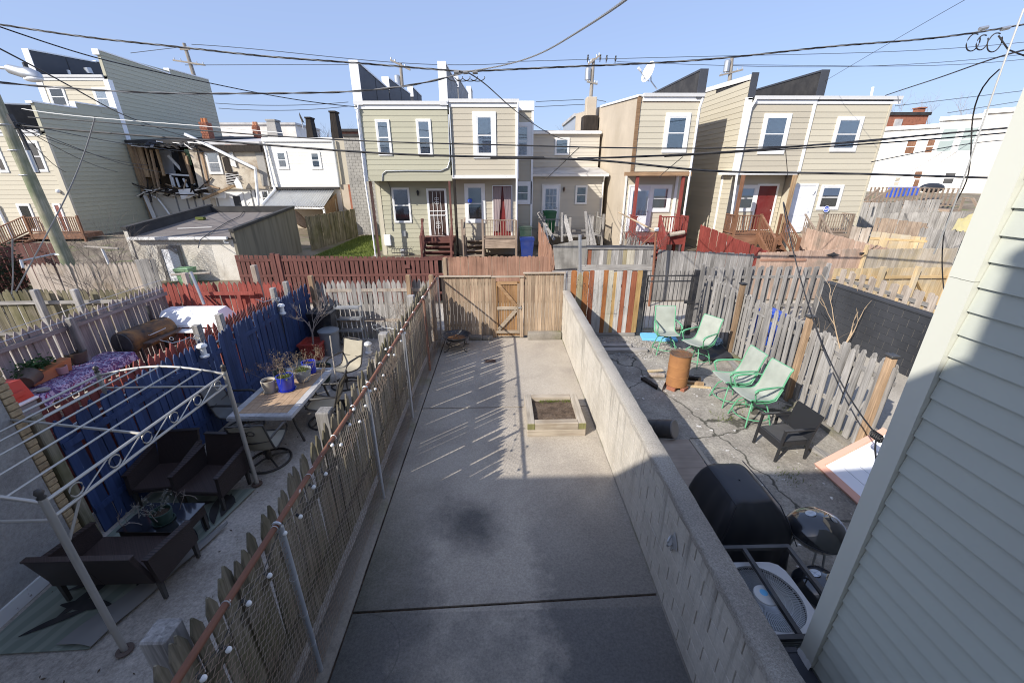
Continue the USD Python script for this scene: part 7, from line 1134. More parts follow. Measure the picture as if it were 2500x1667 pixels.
for (top, bot, y, r, m_, lab) in (((760, 525), (762, 1000), 13.3, .05, 'galv', 'tall galvanised pipe post behind the salvaged plank fence'), ((1805, 480), (1765, 1010), 14.6, .045, 'rust_pipe', 'rusty pipe pole with a crossbar beside the patchwork fence panel')):
    t = thing('pipe_post', lab, 'post', (*onY(Z3(*bot), y)[:2], 0)); p = onY(Z3(*top), y); q = onY(Z3(*bot), y); part(t, 'pole', MB().tube([p, q, (q[0], q[1], 0)], r, 8), M[m_])
    if m_ == 'rust_pipe': part(t, 'crossbar', MB().tube([onY(Z3(1290, 215), 16.2), p], .03, 6), M['twig_tan']); part(t, 'brace', MB().tube([p, onY(Z3(1600, 665), 14.8)], .025, 6), M['rust_pipe']); part(t, 'collar', MB().tube([p + (0, 0, .02), p + (0, 0, .14)], .07, 8), M['trim'])
twigs('bare_shrub', 'leafless shrub between the tan stucco flank and patchwork fence', (5.6, 18.0, .3), 7, 1.3, .5, M['twig'], 101, .018, 3)
fence('board_fence', 'red painted side fence running back beside the red deck', 'fence', (10.15, YA + .2), (10.25, 21.5), M['deck_red'], pitch=.15, w=.147, zt=1.9, z0=.1, style='dog', side=1, rails=(), jz=.02, tops=lambda s: 1.85 + .06 * s)
fence('board_fence', 'pinkish side fence beside the grey deck of the end house', 'fence', (14.9, YA + .2), (15.0, 20.6), M['cedar_pale'], pitch=.145, w=.142, zt=1.9, z0=.1, style='dog', side=1, rails=(), jz=.02, tops=lambda s: 1.9 + .05 * s)
fence('board_fence', 'short leaning grey fence beside the tan stucco flank', 'fence', (5.75, YA + .2), (6.15, 20.8), M['grey_wood'], pitch=.2, w=.17, zt=1.9, z0=.1, style='flat', side=1, rails=(), jz=.12, lean=.06)
# ---------------------------------------------------------------- shed, pole, far left fences
sd = thing('shed', 'flaking whitewashed shed with a sloping black felt roof', 'shed', (-13.8, 19, 0)); sx0, sx1, sy0, sy1 = -16.06, -11.58, 18.5, 24.3
part(sd, 'wall', MB().hexa([(sx0, sy0, 0), (sx1 - .12, sy0, 0), (sx1 - .12, sy1, 0), (sx0, sy1, 0)], [(sx0, sy0, 2.0), (sx1 - .12, sy0, 2.0), (sx1 - .12, sy1, 2.62), (sx0, sy1, 2.62)]), M['shed_white'])
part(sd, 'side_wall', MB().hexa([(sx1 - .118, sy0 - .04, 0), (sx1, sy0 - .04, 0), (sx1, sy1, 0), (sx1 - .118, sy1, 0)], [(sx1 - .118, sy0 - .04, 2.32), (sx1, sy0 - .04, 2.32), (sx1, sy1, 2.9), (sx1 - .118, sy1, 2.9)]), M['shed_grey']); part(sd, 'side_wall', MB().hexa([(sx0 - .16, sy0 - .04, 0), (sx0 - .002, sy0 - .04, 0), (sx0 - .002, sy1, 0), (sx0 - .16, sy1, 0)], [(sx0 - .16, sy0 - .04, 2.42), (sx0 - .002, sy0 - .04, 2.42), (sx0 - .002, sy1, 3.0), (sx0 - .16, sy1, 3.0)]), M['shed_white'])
part(sd, 'roof', MB().hexa([(sx0, sy0 - .12, 2.05), (sx1 - .12, sy0 - .12, 2.05), (sx1 - .12, sy1, 2.66), (sx0, sy1, 2.66)], [(sx0, sy0 - .12, 2.12), (sx1 - .12, sy0 - .12, 2.12), (sx1 - .12, sy1, 2.73), (sx0, sy1, 2.73)]), M['roof_grey'])
for a, b, z in ((sx1 - .16, sx1 + .05, 2.325), (sx0 - .2, sx0 + .05, 2.425)): part(sd, 'roof_kerb', MB().hexa([(a, sy0 - .1, z), (b, sy0 - .1, z), (b, sy1, z + .58), (a, sy1, z + .58)], [(a, sy0 - .1, z + .12), (b, sy0 - .1, z + .12), (b, sy1, z + .70), (a, sy1, z + .70)]), M['bitumen']); part(sd, 'roof_upstand', MB().hexa([(a + .18 if a < -13 else a - .02, sy0 - .02, z - .3), (b + .04 if a < -13 else b - .18, sy0 - .02, z - .3), (b + .04 if a < -13 else b - .18, sy1, z + .3), (a + .18 if a < -13 else a - .02, sy1, z + .3)], [(a + .18 if a < -13 else a - .02, sy0 - .02, z), (b if a < -13 else b - .16, sy0 - .02, z), (b if a < -13 else b - .16, sy1, z + .58), (a + .18 if a < -13 else a - .02, sy1, z + .58)]), M['bitumen'])
part(sd, 'back_kerb', MB().box(sx0, sx1 - .125, sy1 - .25, sy1 + .02, 2.68, 3.02), M['bitumen']); part(sd, 'gutter', MB().box(sx0 + .05, sx1 - .25, sy0 - .24, sy0 - .125, 2.02, 2.13), M['trim_old']); part(sd, 'downspout', MB().tube([(sx1 - .4, sy0 - .18, 2.0), (sx1 - .4, sy0 - .15, 1.88), (sx1 - .28, sy0 - .1, 1.86)], .05, 6), M['trim_old'])
p, q = onY(H2(285, 1120), sy0), onY(H2(490, 1330), sy0); door(sd, sy0 - .003, p[0] + .05, q[0] - .05, .02, p[2], 'door_white', trim='grey_wood', casing=.13, panels=False); part(sd, 'cross_board', MB().beam((p[0] + .45, sy0 - .1, p[2] + .1), (p[0] + .75, sy0 - .1, p[2] - .18), .12, .04, (0, 1, 0)), M['grey_wood'])
for (u0, v0, u1, v1, lab, mm) in ((480, 905, 660, 895, 'cable', 'cable'),): part(sd, 'roof_cable', MB().tube([np.array([onZ(H2(*k), 2.5)[0], onZ(H2(*k), 2.5)[1], 2.16 + (onZ(H2(*k), 2.5)[1] - 18.4) * .106]) for k in ((545, 1005), (570, 975), (650, 950), (800, 910), (900, 890), (990, 840))], .018, 4), M['cable'])
c = onZ(H2(600, 908), 2.45); single('sponge_block', MB().box(c[0] - .2, c[0] + .2, c[1] - .1, c[1] + .1, 2.12 + (c[1] - 18.4) * .106 + .02, 2.12 + (c[1] - 18.4) * .106 + .14), M['leaf_lime'], 'small yellow block lying on the shed roof', 'block'); c = onZ(H2(545, 950), 2.4); single('pale_stick', MB().beam((c[0] - .7, c[1] - .1, 2.14 + (c[1] - 18.4) * .106 + .02), (c[0] + .7, c[1] + .15, 2.14 + (c[1] - 18.4) * .106 + .05), .05, .03), M['trim_old'], 'pale broken stick lying on the shed roof', 'stick')
t = thing('wheeled_bin', 'faded green bin standing against the white shed door', 'bin', (-14.2, 18.2, 0)); c = onY(H2(460, 1350), 18.1); wheelie(t, (c[0] + .25, 18.05, 0), .6, .5, .82, M['green_bin_pale'], M['green_bin_pale'])
up = thing('utility_pole', 'thick green tinged wooden utility pole leaning left of the shed', 'utility pole', (-16.85, 16.3, 0)); part(up, 'pole', MB().tube([(-16.78, 16.3, -.1), (-16.9, 16.3, 3), (-17.02, 16.3, 6), (-17.1, 16.3, 9.2)], [.21, .195, .175, .15], 16), M['bark_green'], 40)
part(up, 'conduit', MB().tube([onY(H1(*k), 16.05) for k in ((245, 975), (190, 840), (120, 700), (50, 620))], .06, 7), M['cable']); part(up, 'riser_pipe', MB().tube([onY(H1(175, 830), 16.0), onY(H1(235, 970), 16.0)], .07, 8), M['galv'])
for z in (1.8, 4.6, 5.4, 6.2): part(up, 'band', MB().tube(arc((-16.85 - .035 * z, 16.3, z), .2, 0, 360, 17, (1, 0, 0), (0, 1, .05))[:-1], .02, 5, closed=True), M['galv'])
part(up, 'splice_case', MB().tube([onY(H1(60, 600), 15.9), onY(H1(110, 690), 15.9)], .09, 8), M['cable'])
slp_ = thing('street_lamp', 'grey cobra head street lamp reaching in from the left', 'street lamp', (-17, 16.3, 7.6)); q0, q1, q2 = onY(H0(-120, 330), 15.2), onY(H0(85, 350), 15.), onY(H0(540, 475), 15.)
part(slp_, 'arm', MB().tube([(-17.05, 16.2, 7.9), q0, q1], .045, 8), M['galv'], True); d = q2 - q1; part(slp_, 'head', MB().tube([q1, q1 + d * .08, q1 + d * .45, q1 + d * .62, q1 + d * .9, q2], [.08, .13, .15, .2, .14, .03], 10), M['galv'], True); part(slp_, 'lens', MB().ball(q1 + d * .72 - (0, 0, .1), .17, 2, (1.6, 1, .5)), M['bulb'], True); part(slp_, 'photocell', MB().lathe([(0, 0), (.06, 0), (.06, .12), (0, .14)], 10, q1 + d * .62 + (0, 0, .18)), M['black_plastic'])
pf3 = fence('picket_fence', 'bleached pale picket fence behind the utility pole', 'fence', (-17.3, 15.2), (-13.3, 15.5), M['bleached'], pitch=.15, w=.135, zt=1.62, z0=.03, style='point', side=-1, rails=(), jz=.04, lean=.02)
fence('board_fence', 'short grey board fence end between the bleached pickets and the shed', 'fence', (-13.45, 15.4), (-12.85, 15.5), M['grey_wood'], pitch=.15, w=.148, zt=1.72, z0=.03, style='dog', side=-1, rails=(), jz=.02)
fence('board_fence', 'maroon brown board fence hung with ivy at the far left', 'fence', (-26, 17.8), (-18.9, 18.6), M['maroon'], pitch=.22, w=.2, zt=1.9, z0=.05, style='flat', side=-1, rails=(), jz=.02)
fence('board_fence', 'brown boards with ivy running toward the alley at the far left', 'fence', (-19.6, 14.6), (-20.6, 18.0), M['maroon'], pitch=.22, w=.2, zt=1.85, z0=.05, style='flat', side=1, rails=(), jz=.02)
m = MB(); rg = random.Random(81)
for k in range(1500): s = rg.random(); z = abs(rg.gauss(1.0, .55)); m.add(leafq(rg, np.array([-19.45 - 1.0 * s + rg.gauss(0, .1), 14.6 + 3.4 * s, min(z, 2.0)]), rg.uniform(.04, .08)), [[0, 1, 2], [0, 2, 3]])
single('ivy', m, M['ivy'], 'dark ivy smothering the brown fence at the far left', 'ivy', kind='stuff')
cf3 = thing('chain_link_fence', 'chain link fence with grey rail behind the bleached pickets', 'fence', (-15, 16.5, 0)); chain(cf3, (-17.9, 16.2), (-12.8, 18.4), .1, 2.15, M['galv_wire'], .11, .005)
part(cf3, 'rail', MB().tube([onY(mk(0, 600, 5.88)(300, 220), 16.2), onY(mk(0, 600, 5.88)(820, 110), 17.4)], .035, 6), M['galv']); part(cf3, 'post', MB().tube([(onY(mk(0, 600, 5.88)(300, 205), 16.2)), (onY(mk(0, 600, 5.88)(335, 320), 16.1))], .05, 7), M['galv'])
t = thing('clothes_pole', 'old T shaped clothes pole behind the bleached pickets', 'pole', (-15.2, 16.5, 0)); TT = mk(0, 600, 5.88); part(t, 'crossbar', MB().tube([onY(TT(1215, 15), 16.6), onY(TT(1700, 45), 16.6)], .05, 7), M['pole_grey']); part(t, 'pole', MB().tube([onY(TT(1462, 35), 16.6), onY(TT(1565, 265), 16.6)], .045, 7), M['trim_old'])
for i, (x, y, h, lab) in enumerate(((-17.6, 17.0, 1.9, 'tangle of bare brambles behind the bleached pickets, left of the pole'), (-16.2, 17.2, 2.0, 'tangle of bare brambles just right of the utility pole'), (-14.9, 17.4, 1.7, 'bare brambles between the clothes pole and the shed'), (-14.6, 14.9, 1.3, 'dry vine sprawling over the bleached picket fence'))):
    twigs('brambles', lab, (x, y, .05), 11, h * .75, .7, M['twig'], 110 + i, .011, 3, 'brambles')
# ---------------------------------------------------------------- the houses on the left
X2 = -26.7; Y1, Y2_ = 27.5, 33.2
h1 = thing('house', 'green beige sided row house with stepped white coping, nearest on the left', 'house', (-29, 27.5, .9)); zt1 = lambda y: 8.5 + .06 * (y - Y1)
body(h1, -31.6, X2, Y1, Y2_ - .05, .6, 7.0, SLP, 'siding_olive', 'bitumen'); siding(h1, Y1 - .002, -31.5, X2 - .12, .9, 6.75, M['siding_cream'], .26); part(h1, 'flank', MB().hexa([(X2 - .2, Y1, 6.9), (X2 - .004, Y1, 6.9), (X2 - .004, Y2_ - .05, 7.4), (X2 - .2, Y2_ - .05, 7.4)], [(X2 - .2, Y1, 8.5), (X2 - .004, Y1, 8.5), (X2 - .004, Y2_ - .05, 8.8), (X2 - .2, Y2_ - .05, 8.8)]), M['siding_olive'])
siding_side(h1, X2 - .003, Y1 + .02, Y2_ - .06, .7, zt1, M['siding_olive'], 1, .26); gutter(h1, -31.6, X2 - .3, Y1, 7.1); part(h1, 'corner_trim', MB().box(X2 - .3, X2 + .02, Y1 - .05, Y1 + .1, .8, 6.8), M['siding_cream'])
ym = onX(H0(985, 860), X2)[1]; parapet(h1, X2 - .3, .29, [((Y1 - .05, onX(H0(340, 775), X2)[2] + .02), (ym, onX(H0(985, 865), X2)[2])), ((ym, onX(H0(985, 795), X2)[2]), (Y2_ - .1, onX(H0(1520, 880), X2)[2]))], lambda y: 8.45, face='siding_olive')
parapet(h1, -31.3, .3, [((Y1 - .05, onY(H0(10, 790), Y1)[2]), (Y2_ - .1, 9.1))], lambda y: 7.0 + SLP * (y - Y1), face='bitumen')
winpx(h1, Y1 - .004, H1, (143, 780), (300, 955), casing=.1, blind=.5, bm='blind_teal'); winpx(h1, Y1 - .004, H1, (115, 1178), (250, 1335), casing=.08, blind=.5, bm='dark_room'); winpx(h1, Y1 - .004, H1, (-60, 800), (50, 960), casing=.1, blind=.5)
p, q = onY(H1(340, 1180), Y1), onY(H1(475, 1400), Y1); door(h1, Y1 - .004, p[0] + .1, q[0] - .1, 1.4, p[2], 'door_brick', casing=.1); part(h1, 'wall_lamp', MB().ball(onY(H1(370, 1090), Y1 - .12), .12, 2), M['trim']); spout(h1, [onY(H1(*k), Y1 - .1) for k in ((-20, 1180), (100, 1430))], r=.07)
a, b = onY(H1(195, 1350), 26.2), onY(H1(520, 1330), 26.2); deck('reddish brown porch deck of the green beige house', a[0], b[0], 26.2, Y1 - .03, 1.35, 'deck_brown', 'deck_brown_x', rails=(((a[0], 26.22), (b[0], 26.22)),), posts=((a[0], 26.2, 2.4), (b[0], 26.2, 2.4)), steps=(a[0] - 1.0, a[0] - .06, 27.2, 5, .4, (a[0] - 1.05,)), zg=.6)
h2 = thing('house', 'tall green beige sided house rising behind its lower neighbour', 'house', (-29, 33.2, 1)); ze = 10.95
body(h2, -31.4, X2, Y2_, 44.5, .6, ze - .1, SLP, 'siding_olive', 'bitumen'); siding(h2, Y2_ - .002, -31.1, X2 - .25, 7.6, ze - .35, M['siding_cream'], .27); part(h2, 'flank', MB().hexa([(X2 - .2, Y2_, ze - .2), (X2 - .004, Y2_, ze - .2), (X2 - .004, 44.5, ze), (X2 - .2, 44.5, ze)], [(X2 - .2, Y2_, 12.3), (X2 - .004, Y2_, 12.3), (X2 - .004, 44.5, 12.6), (X2 - .2, 44.5, 12.6)]), M['siding_olive'])
S2 = lambda f, *k: tuple(onX(f(*k), X2)[1:]); pa_, pb_ = S2(H1, 1085, 345), S2(H1, 1340, 385); zt2 = lambda y: 12.15 + (pb_[1] - 12.3) / (44.5 - Y2_) * (y - Y2_)
siding_side(h2, X2 - .003, Y2_ + .05, 44.4, .9, zt2, M['siding_olive'], 1, .27); gutter(h2, -31.6, X2 - .2, Y2_, ze); part(h2, 'corner_trim', MB().box(X2 - .28, X2 + .03, Y2_ - .06, Y2_ + .32, .6, ze - .25), M['trim']); part(h2, 'corner_trim', MB().box(-31.5, -31.1, Y2_ - .05, Y2_ + .1, 4, ze - .25), M['trim'])
parapet(h2, X2 - .35, .37, [((Y2_ - .05, 12.35), pa_), ((pa_[0], pa_[1] + .35), (44.4, pb_[1]))], lambda y: 12.1, face='siding_olive'); parapet(h2, -31.55, .35, [((Y2_ - .05, 12.35), (38.2, 12.75)), ((38.2, 12.8), (44.4, 13.2))], lambda y: ze - .1 + SLP * (y - Y2_), face_in='bitumen')
winpx(h2, Y2_ - .004, H0, (620, 605), (875, 830), casing=.1, blind=1.0, bm='blind'); winpx(h2, Y2_ - .004, H0, (1205, 625), (1420, 850), casing=.12, blind=.5, bm='blind')
part(h2, 'vent_pipe', MB().tube([onY(H0(890, 430), 35), onY(H0(870, 375), 35)], .09, 8), M['trim']); part(h2, 'vent_cap', MB().tube([onY(H0(1150, 425), 36), onY(H0(1115, 350), 36)], .22, 10), M['galv'])
# ---------------------------------------------------------------- wrecked houses
YW = 33.0; PW = lambda f, *k: onY(f(*k), YW)
h3 = thing('house', 'collapsed row house with its upper back wall torn away', 'house', (-24, 33, .9)); rg = random.Random(31)
w0, w1_ = PW(C3, 130, 300)[0], PW(C3, 1200, 900)[0]; zt3, zl3 = 6.75, PW(C3, 600, 950)[2]
part(h3, 'lower_wall', MB().box(w0, w1_, YW, YW + .3, .5, zl3 - .2), M['siding_dull']); part(h3, 'side_wall', MB().box(w0 - .25, w0, YW - .2, 43, .5, 6.7), M['raw_stud']); part(h3, 'back_room_wall', MB().box(w0, w1_, YW + 3.2, YW + 3.4, zl3, zt3), M['dark_room']); part(h3, 'party_wall', MB().box(w1_ - .1, w1_ + .25, YW + .05, 43, .5, 6.7), M['burnt_stucco']); part(h3, 'floor', MB().box(w0, w1_, YW - .25, YW + 3.2, zl3 - .3, zl3), M['char']); part(h3, 'roof', MB().hexa([(w0 - .2, YW - .35, 6.75), (w1_ + .2, YW - .2, 6.75), (w1_ + .2, 44, 7.9), (w0 - .2, 44, 7.9)], [(w0 - .2, YW - .35, 6.95), (w1_ + .2, YW - .2, 6.95), (w1_ + .2, 44, 8.1), (w0 - .2, 44, 8.1)]), M['bitumen'])
for i, (u0, v0, u1, v1, w) in enumerate(((150, 330, 330, 940, .28), (215, 340, 345, 780, .3), (300, 370, 440, 940, .12), (400, 390, 520, 930, .12), (470, 380, 580, 760, .14), (1060, 330, 1190, 930, .3), (1110, 340, 1230, 900, .16), (1160, 420, 1290, 880, .14), (840, 420, 990, 870, .2), (910, 470, 1000, 880, .12))): part(h3, 'stud', MB().beam(PW(C3, u0, v0) + (0, .1 * (i % 3), 0), PW(C3, u1, v1) + (0, .1 * (i % 3), 0), w, .14, (0, 1, 0)), M['raw_stud' if i % 3 else 'post_tan'])
def shard(t, name, pts, y, m, th=.06):
    P = [onY(C3(*k), y) for k in pts]; c = np.mean(P, 0); v = [c - (0, th, 0)] + [p - (0, th, 0) for p in P] + [p for p in P] + [c]; n = len(P); f = []
    for i in range(n): j = (i + 1) % n; f += [[0, 1 + i, 1 + j], [1 + i, 1 + n + i, 1 + n + j], [1 + i, 1 + n + j, 1 + j], [2 * n + 1, 1 + n + j, 1 + n + i]]
    part(t, name, MB().add(v, f), m)
shard(h3, 'inner_panel', [(320, 400), (480, 400), (560, 880), (430, 900), (345, 650)], YW + .8, M['char']); shard(h3, 'inner_panel', [(345, 650), (500, 640), (540, 800), (390, 790)], YW + .6, M['raw_stud'])
shard(h3, 'inner_wall', [(520, 390), (700, 400), (760, 680), (760, 740), (590, 740)], YW + 2.0, M['door_white']); shard(h3, 'inner_door', [(690, 350), (800, 350), (850, 660), (750, 690)], YW + 1.8, M['bitumen_blue']); shard(h3, 'charred_wall', [(800, 400), (890, 420), (960, 860), (870, 840), (820, 600)], YW + 1.0, M['char']); shard(h3, 'green_wall', [(885, 380), (950, 380), (990, 610), (920, 600)], YW + .5, M['green_bin_pale'])
shard(h3, 'plaster', [(940, 360), (1050, 340), (1180, 920), (1100, 940), (1020, 600)], YW - .02, M['burnt_stucco'])
for (a, b) in (((620, 780), (660, 930)), ((680, 790), (730, 930)), ((780, 800), (850, 930)), ((590, 740), (910, 760)), ((910, 760), (950, 890)), ((590, 750), (640, 930))): part(h3, 'banister', MB().beam(PW(C3, *a) + (0, .6, 0), PW(C3, *b) + (0, .6, 0), .12, .08, (0, 1, 0)), M['trim'])
part(h3, 'stair_stringer', MB().beam(PW(C3, 500, 460) + (0, 1.0, 0), PW(C3, 760, 740) + (0, 1.0, 0), .2, .08, (0, 1, 0)), M['trim'])
shard(h3, 'hanging_sheet', [(800, 960), (980, 940), (1040, 1040), (960, 1080), (850, 1100), (820, 1010)], YW - .5, M['trim_old']); shard(h3, 'plaster_scrap', [(480, 1000), (600, 960), (600, 1030), (530, 1030)], YW - .4, M['pot_beige']); shard(h3, 'plywood_scrap', [(300, 340), (380, 250), (520, 280), (420, 320)], YW - .3, M['bitumen_blue'])
for k in range(70):
    u = rg.uniform(320, 1240); a = PW(C3, u, rg.uniform(930, 1040)) - (0, rg.uniform(0, .5), 0); d = np.array([rg.gauss(0, 1), rg.gauss(0, .4), rg.gauss(0, .35)]); d /= np.linalg.norm(d); part(h3, 'debris', MB().beam(a, a + d * rg.uniform(.3, 1.3), rg.uniform(.04, .16), rg.uniform(.02, .1)), M[rg.choice(['char', 'raw_stud', 'char', 'trim_old', 'burnt_stucco', 'char'])])
for k in range(26): u = rg.uniform(130, 1060); a = PW(C3, u, rg.uniform(270, 345)) - (0, rg.uniform(.1, .5), 0); part(h3, 'roof_scrap', MB().beam(a, a + (rg.uniform(.4, 1.4), rg.gauss(0, .2), rg.gauss(-.1, .12)), .18, .05), M[rg.choice(['char', 'bitumen', 'bitumen_blue', 'trim_old'])])
for u in (770, 920, 1030, 1150): part(h3, 'wall_batten', MB().box(PW(C3, u, 1100)[0] - .05, PW(C3, u, 1100)[0] + .05, YW - .03, YW - .002, .6, zl3 - .3), M['cable_grey'])
part(h3, 'hose', MB().tube([PW(C3, *k) - (0, .3, 0) for k in ((330, 1020), (420, 1020), (540, 1080), (620, 1180), (735, 1345))], .06, 6), M['trim'], True); part(h3, 'downspout', MB().beam(PW(C3, 345, 1030) - (0, .2, 0), PW(C3, 500, 1400) - (0, .2, 0), .2, .15, (0, 1, 0)), M['trim_old'])
h4 = thing('house', 'burnt cream stucco row house with a dangling white pipe', 'house', (-19.5, 33, .8)); v0, v1 = w1_ + .02, PW(C3, 2030, 500)[0]; zl4 = PW(C3, 1600, 950)[2]
part(h4, 'wall', MB().box(v0, v1, YW, 43, zl4, 6.65), M['burnt_stucco']); part(h4, 'lower_wall', MB().box(v0, v1, YW + .2, 43, .5, zl4 - .01), M['siding_white']); part(h4, 'roof', MB().hexa([(v0, YW - .25, 6.66), (v1, YW - .25, 6.66), (v1, 44, 7.8), (v0, 44, 7.8)], [(v0, YW - .25, 6.86), (v1, YW - .25, 6.86), (v1, 44, 8.0), (v0, 44, 8.0)]), M['roof_silver']); part(h4, 'charred_eave', MB().box(v0 + .3, v1, YW - .3, YW - .01, 6.2, 6.6), M['char']); part(h4, 'party_strip', MB().box(v1 - .55, v1, YW - .06, YW - .003, 3.9, 6.5), M['cinder'])
winpx(h4, YW - .01, C3, (1195, 430), (1425, 715), casing=.1, blind=0, cur='blind', room='blind', trim='trim_old'); shard(h4, 'exposed_lath', [(1430, 500), (1500, 480), (1570, 700), (1480, 700)], YW - .01, M['char']); shard(h4, 'torn_sheet', [(1510, 350), (1560, 360), (1640, 640), (1560, 620)], YW - .05, M['trim_old']); shard(h4, 'hole', [(1480, 720), (1640, 700), (1660, 880), (1500, 880)], YW - .005, M['char'])
for k in range(7): a = PW(C3, 1485 + k * 3, 730 + k * 24); part(h4, 'hanging_lath', MB().beam(a - (0, .12, 0), a + (.9 + rg.uniform(-.1, .1), -.1, -.1), .1, .03), M['trim_old'])
shard(h4, 'bent_sheet', [(1640, 780), (1700, 870), (1730, 950), (1640, 940), (1600, 850)], YW - .4, M['trim_old']); part(h4, 'fallen_beam', MB().beam(PW(C3, 1210, 1090) - (0, .5, 0), PW(C3, 1650, 900) - (0, .4, 0), .2, .16), M['raw_stud']); part(h4, 'fallen_beam', MB().beam(PW(C3, 1210, 885) - (0, .3, 0), PW(C3, 1450, 940) - (0, .5, 0), .12, .1), M['post_tan']); shard(h4, 'soffit_sheet', [(1270, 1050), (1480, 1010), (1480, 1080), (1250, 1075)], YW - .2, M['trim'])
part(h4, 'dangling_pipe', MB().beam(PW(C3, 980, 175) - (0, .6, 0), PW(C3, 1960, 660) - (0, .5, 0), .22, .16), M['trim']); part(h4, 'downspout', MB().tube([PW(C3, 1945, 660) - (0, .4, 0), PW(C3, 1990, 1180) - (0, .4, 0)], .1, 6), M['trim'])
p, q = PW(C3, 1555, 1050), PW(C3, 1710, 1250); door(h4, YW + .19, p[0], q[0], .6, p[2], 'dark_room', trim='trim_old', casing=.25, panels=False); winpx(h4, YW + .19, C3, (1990, 980), (2120, 1180), casing=.05, blind=0, trim='trim_old')
for u in (1290, 1330, 1840, 1900): part(h4, 'batten', MB().box(PW(C3, u, 1100)[0] - .04, PW(C3, u, 1100)[0] + .04, YW + .16, YW + .198, .6, zl4 - .1), M['cable_grey'])
h5 = thing('house', 'small white sided house with a corrugated tin lean-to', 'house', (-14.5, 33, .7)); q0, q1 = PW(H2, 1070, 300)[0], PW(H2, 1610, 300)[0]; zl5 = PW(H2, 1400, 648)[2]
body(h5, q0, q1, YW, 43, .4, 7.0, .09, 'siding_white', 'bitumen'); siding(h5, YW - .002, q0, q1, zl5, 6.85, M['siding_white'], .175); part(h5, 'fascia', MB().box(q0, q1, YW - .12, YW - .03, 6.86, 7.12), M['trim']); part(h5, 'drip_felt', MB().box(q0, q1, YW - .3, YW - .03, zl5 - .14, zl5), M['bitumen'])
winpx(h5, YW - .01, H2, (1178, 385), (1262, 500), casing=.12, blind=0, room='blind_teal'); winpx(h5, YW - .01, H2, (1438, 388), (1515, 500), casing=.12, blind=0, room='blind_teal')
spout(h5, [PW(H2, 1090, 310) - (0, .2, 0), PW(H2, 1170, 640) - (0, .25, 0), onY(H2(1165, 670), 32.4), onY(H2(1065, 785), 30.2)], r=.09)
YL = 30.2; A, B, Cc, D = onY(H2(1070, 792), YL), onY(H2(1540, 800), YL), onY(H2(1625, 668), YW - .1), onY(H2(1185, 668), YW - .1); n = 48; rows = [[], []]
for k in range(n + 1): s = k / n; z = .035 * math.cos(k * math.pi); rows[0].append(A * (1 - s) + B * s + (0, 0, z)); rows[1].append(D * (1 - s) + Cc * s + (0, 0, z))
part(h5, 'tin_roof', MB().sheet(rows, .012), M['tin']); part(h5, 'lean_to_beam', MB().beam(A - (0, -.05, .1), B - (0, -.05, .1), .1, .12), M['trim_old']); part(h5, 'lean_to_post', MB().box(B[0] - .12, B[0], YL, YL + .12, .3, B[2] - .1), M['trim_old']); part(h5, 'lean_to_wall', MB().box(A[0] + .1, B[0], YW - .6, YW - .5, .4, 3.0), M['stucco_tan']); part(h5, 'lean_to_side', MB().add([(B[0] - .03, YL + .1, .4), (B[0] - .03, YW - .1, .4), (B[0] - .03, YW - .1, 3.4), (B[0] - .03, YL + .1, 2.6)], [[0, 1, 2, 3]]), M['raw_stud'])
sv = thing('cable_drum', 'big round wooden cable drum end leaning under the tin lean-to', 'cable drum', tuple(onY(H2(1345, 900), 29.8) * (1, 1, 0))); c = onY(H2(1343, 895), 29.8); part(sv, 'disc', MB().lathe([(0, 0), (.75, 0), (.75, .08), (0, .08)], 24).xf(rot([0, 1, 0], 55) @ np.eye(3), c), M['post_tan'])
tw = thing('house', 'tan siding and grey block wall narrow house squeezed beside the olive house', 'house', (-10.8, 32, .4)); g0, g1 = onY(H2(1615, 300), 32)[0], onY(H2(1690, 300), 32)[0]; part(tw, 'wall', MB().box(g0, g1, 32.2, 42, 4.0, 7.0), M['siding_tan']); part(tw, 'downspout', MB().tube([onY(H2(1605, 280), 32), onY(H2(1650, 560), 32), onY(H2(1660, 650), 32)], .09, 6), M['galv']); part(tw, 'brick_pier', MB().box(g1 - .1, g1 + .35, 31.9, 32.2, .3, 4.0), M['brick']); part(tw, 'lower_wall', MB().box(g0, g1 - .1, 32.1, 42, .3, 3.99), M['stucco_tan'])
kx0, kx1 = onY(H2(1690, 300), 31.8)[0], -8.2; part(tw, 'block_core', MB().box(kx0, kx1, 31.83, 42, .2, 7.08), M['mortar']); z = .22; r = 0
while z < 7.0:
    x = kx0 + (0 if r % 2 else -.2)
    while x < kx1 - .05: xa, xb = max(x, kx0) + .006, min(x + .4, kx1) - .006; (part(tw, 'block', MB().box(xa, xb, 31.8, 31.829, z, z + .19), M['cinder']) if xb - xa > .05 else None); x += .41
    z += .2; r += 1
part(tw, 'coping', MB().box(kx0, kx1, 31.75, 42, 7.082, 7.25), M['bitumen'])
fence('board_fence', 'mossy greenish board fence between the shed and the block wall', 'fence', (-11.2, 24.6), (-10.5, 31.0), M['mossy_wood'], pitch=.2, w=.196, zt=2.4, z0=.1, style='flat', side=-1, rails=(), jz=.03)
m = MB(); rg = random.Random(91)
for k in range(9000):
    x, y = rg.uniform(-10.2, -7.2), rg.uniform(16.5, 31); z = float(ground(x, y)) - .02; h = rg.uniform(.06, .16); a = rg.uniform(0, 6.28); m.add([(x, y, z), (x + .05 * math.cos(a), y + .05 * math.sin(a), z), (x + .05 * math.sin(a), y, z + h)], [[0, 1, 2]])
single('lawn', m, M['grass'], 'small bright lawn beside the olive house', 'grass', kind='stuff'); structure('lawn_ground', MB().grid(np.linspace(-10.4, -7.1, 8), np.linspace(16.2, 31.2, 24), lambda x, y: ground(x, y) - .012), M['grass'])
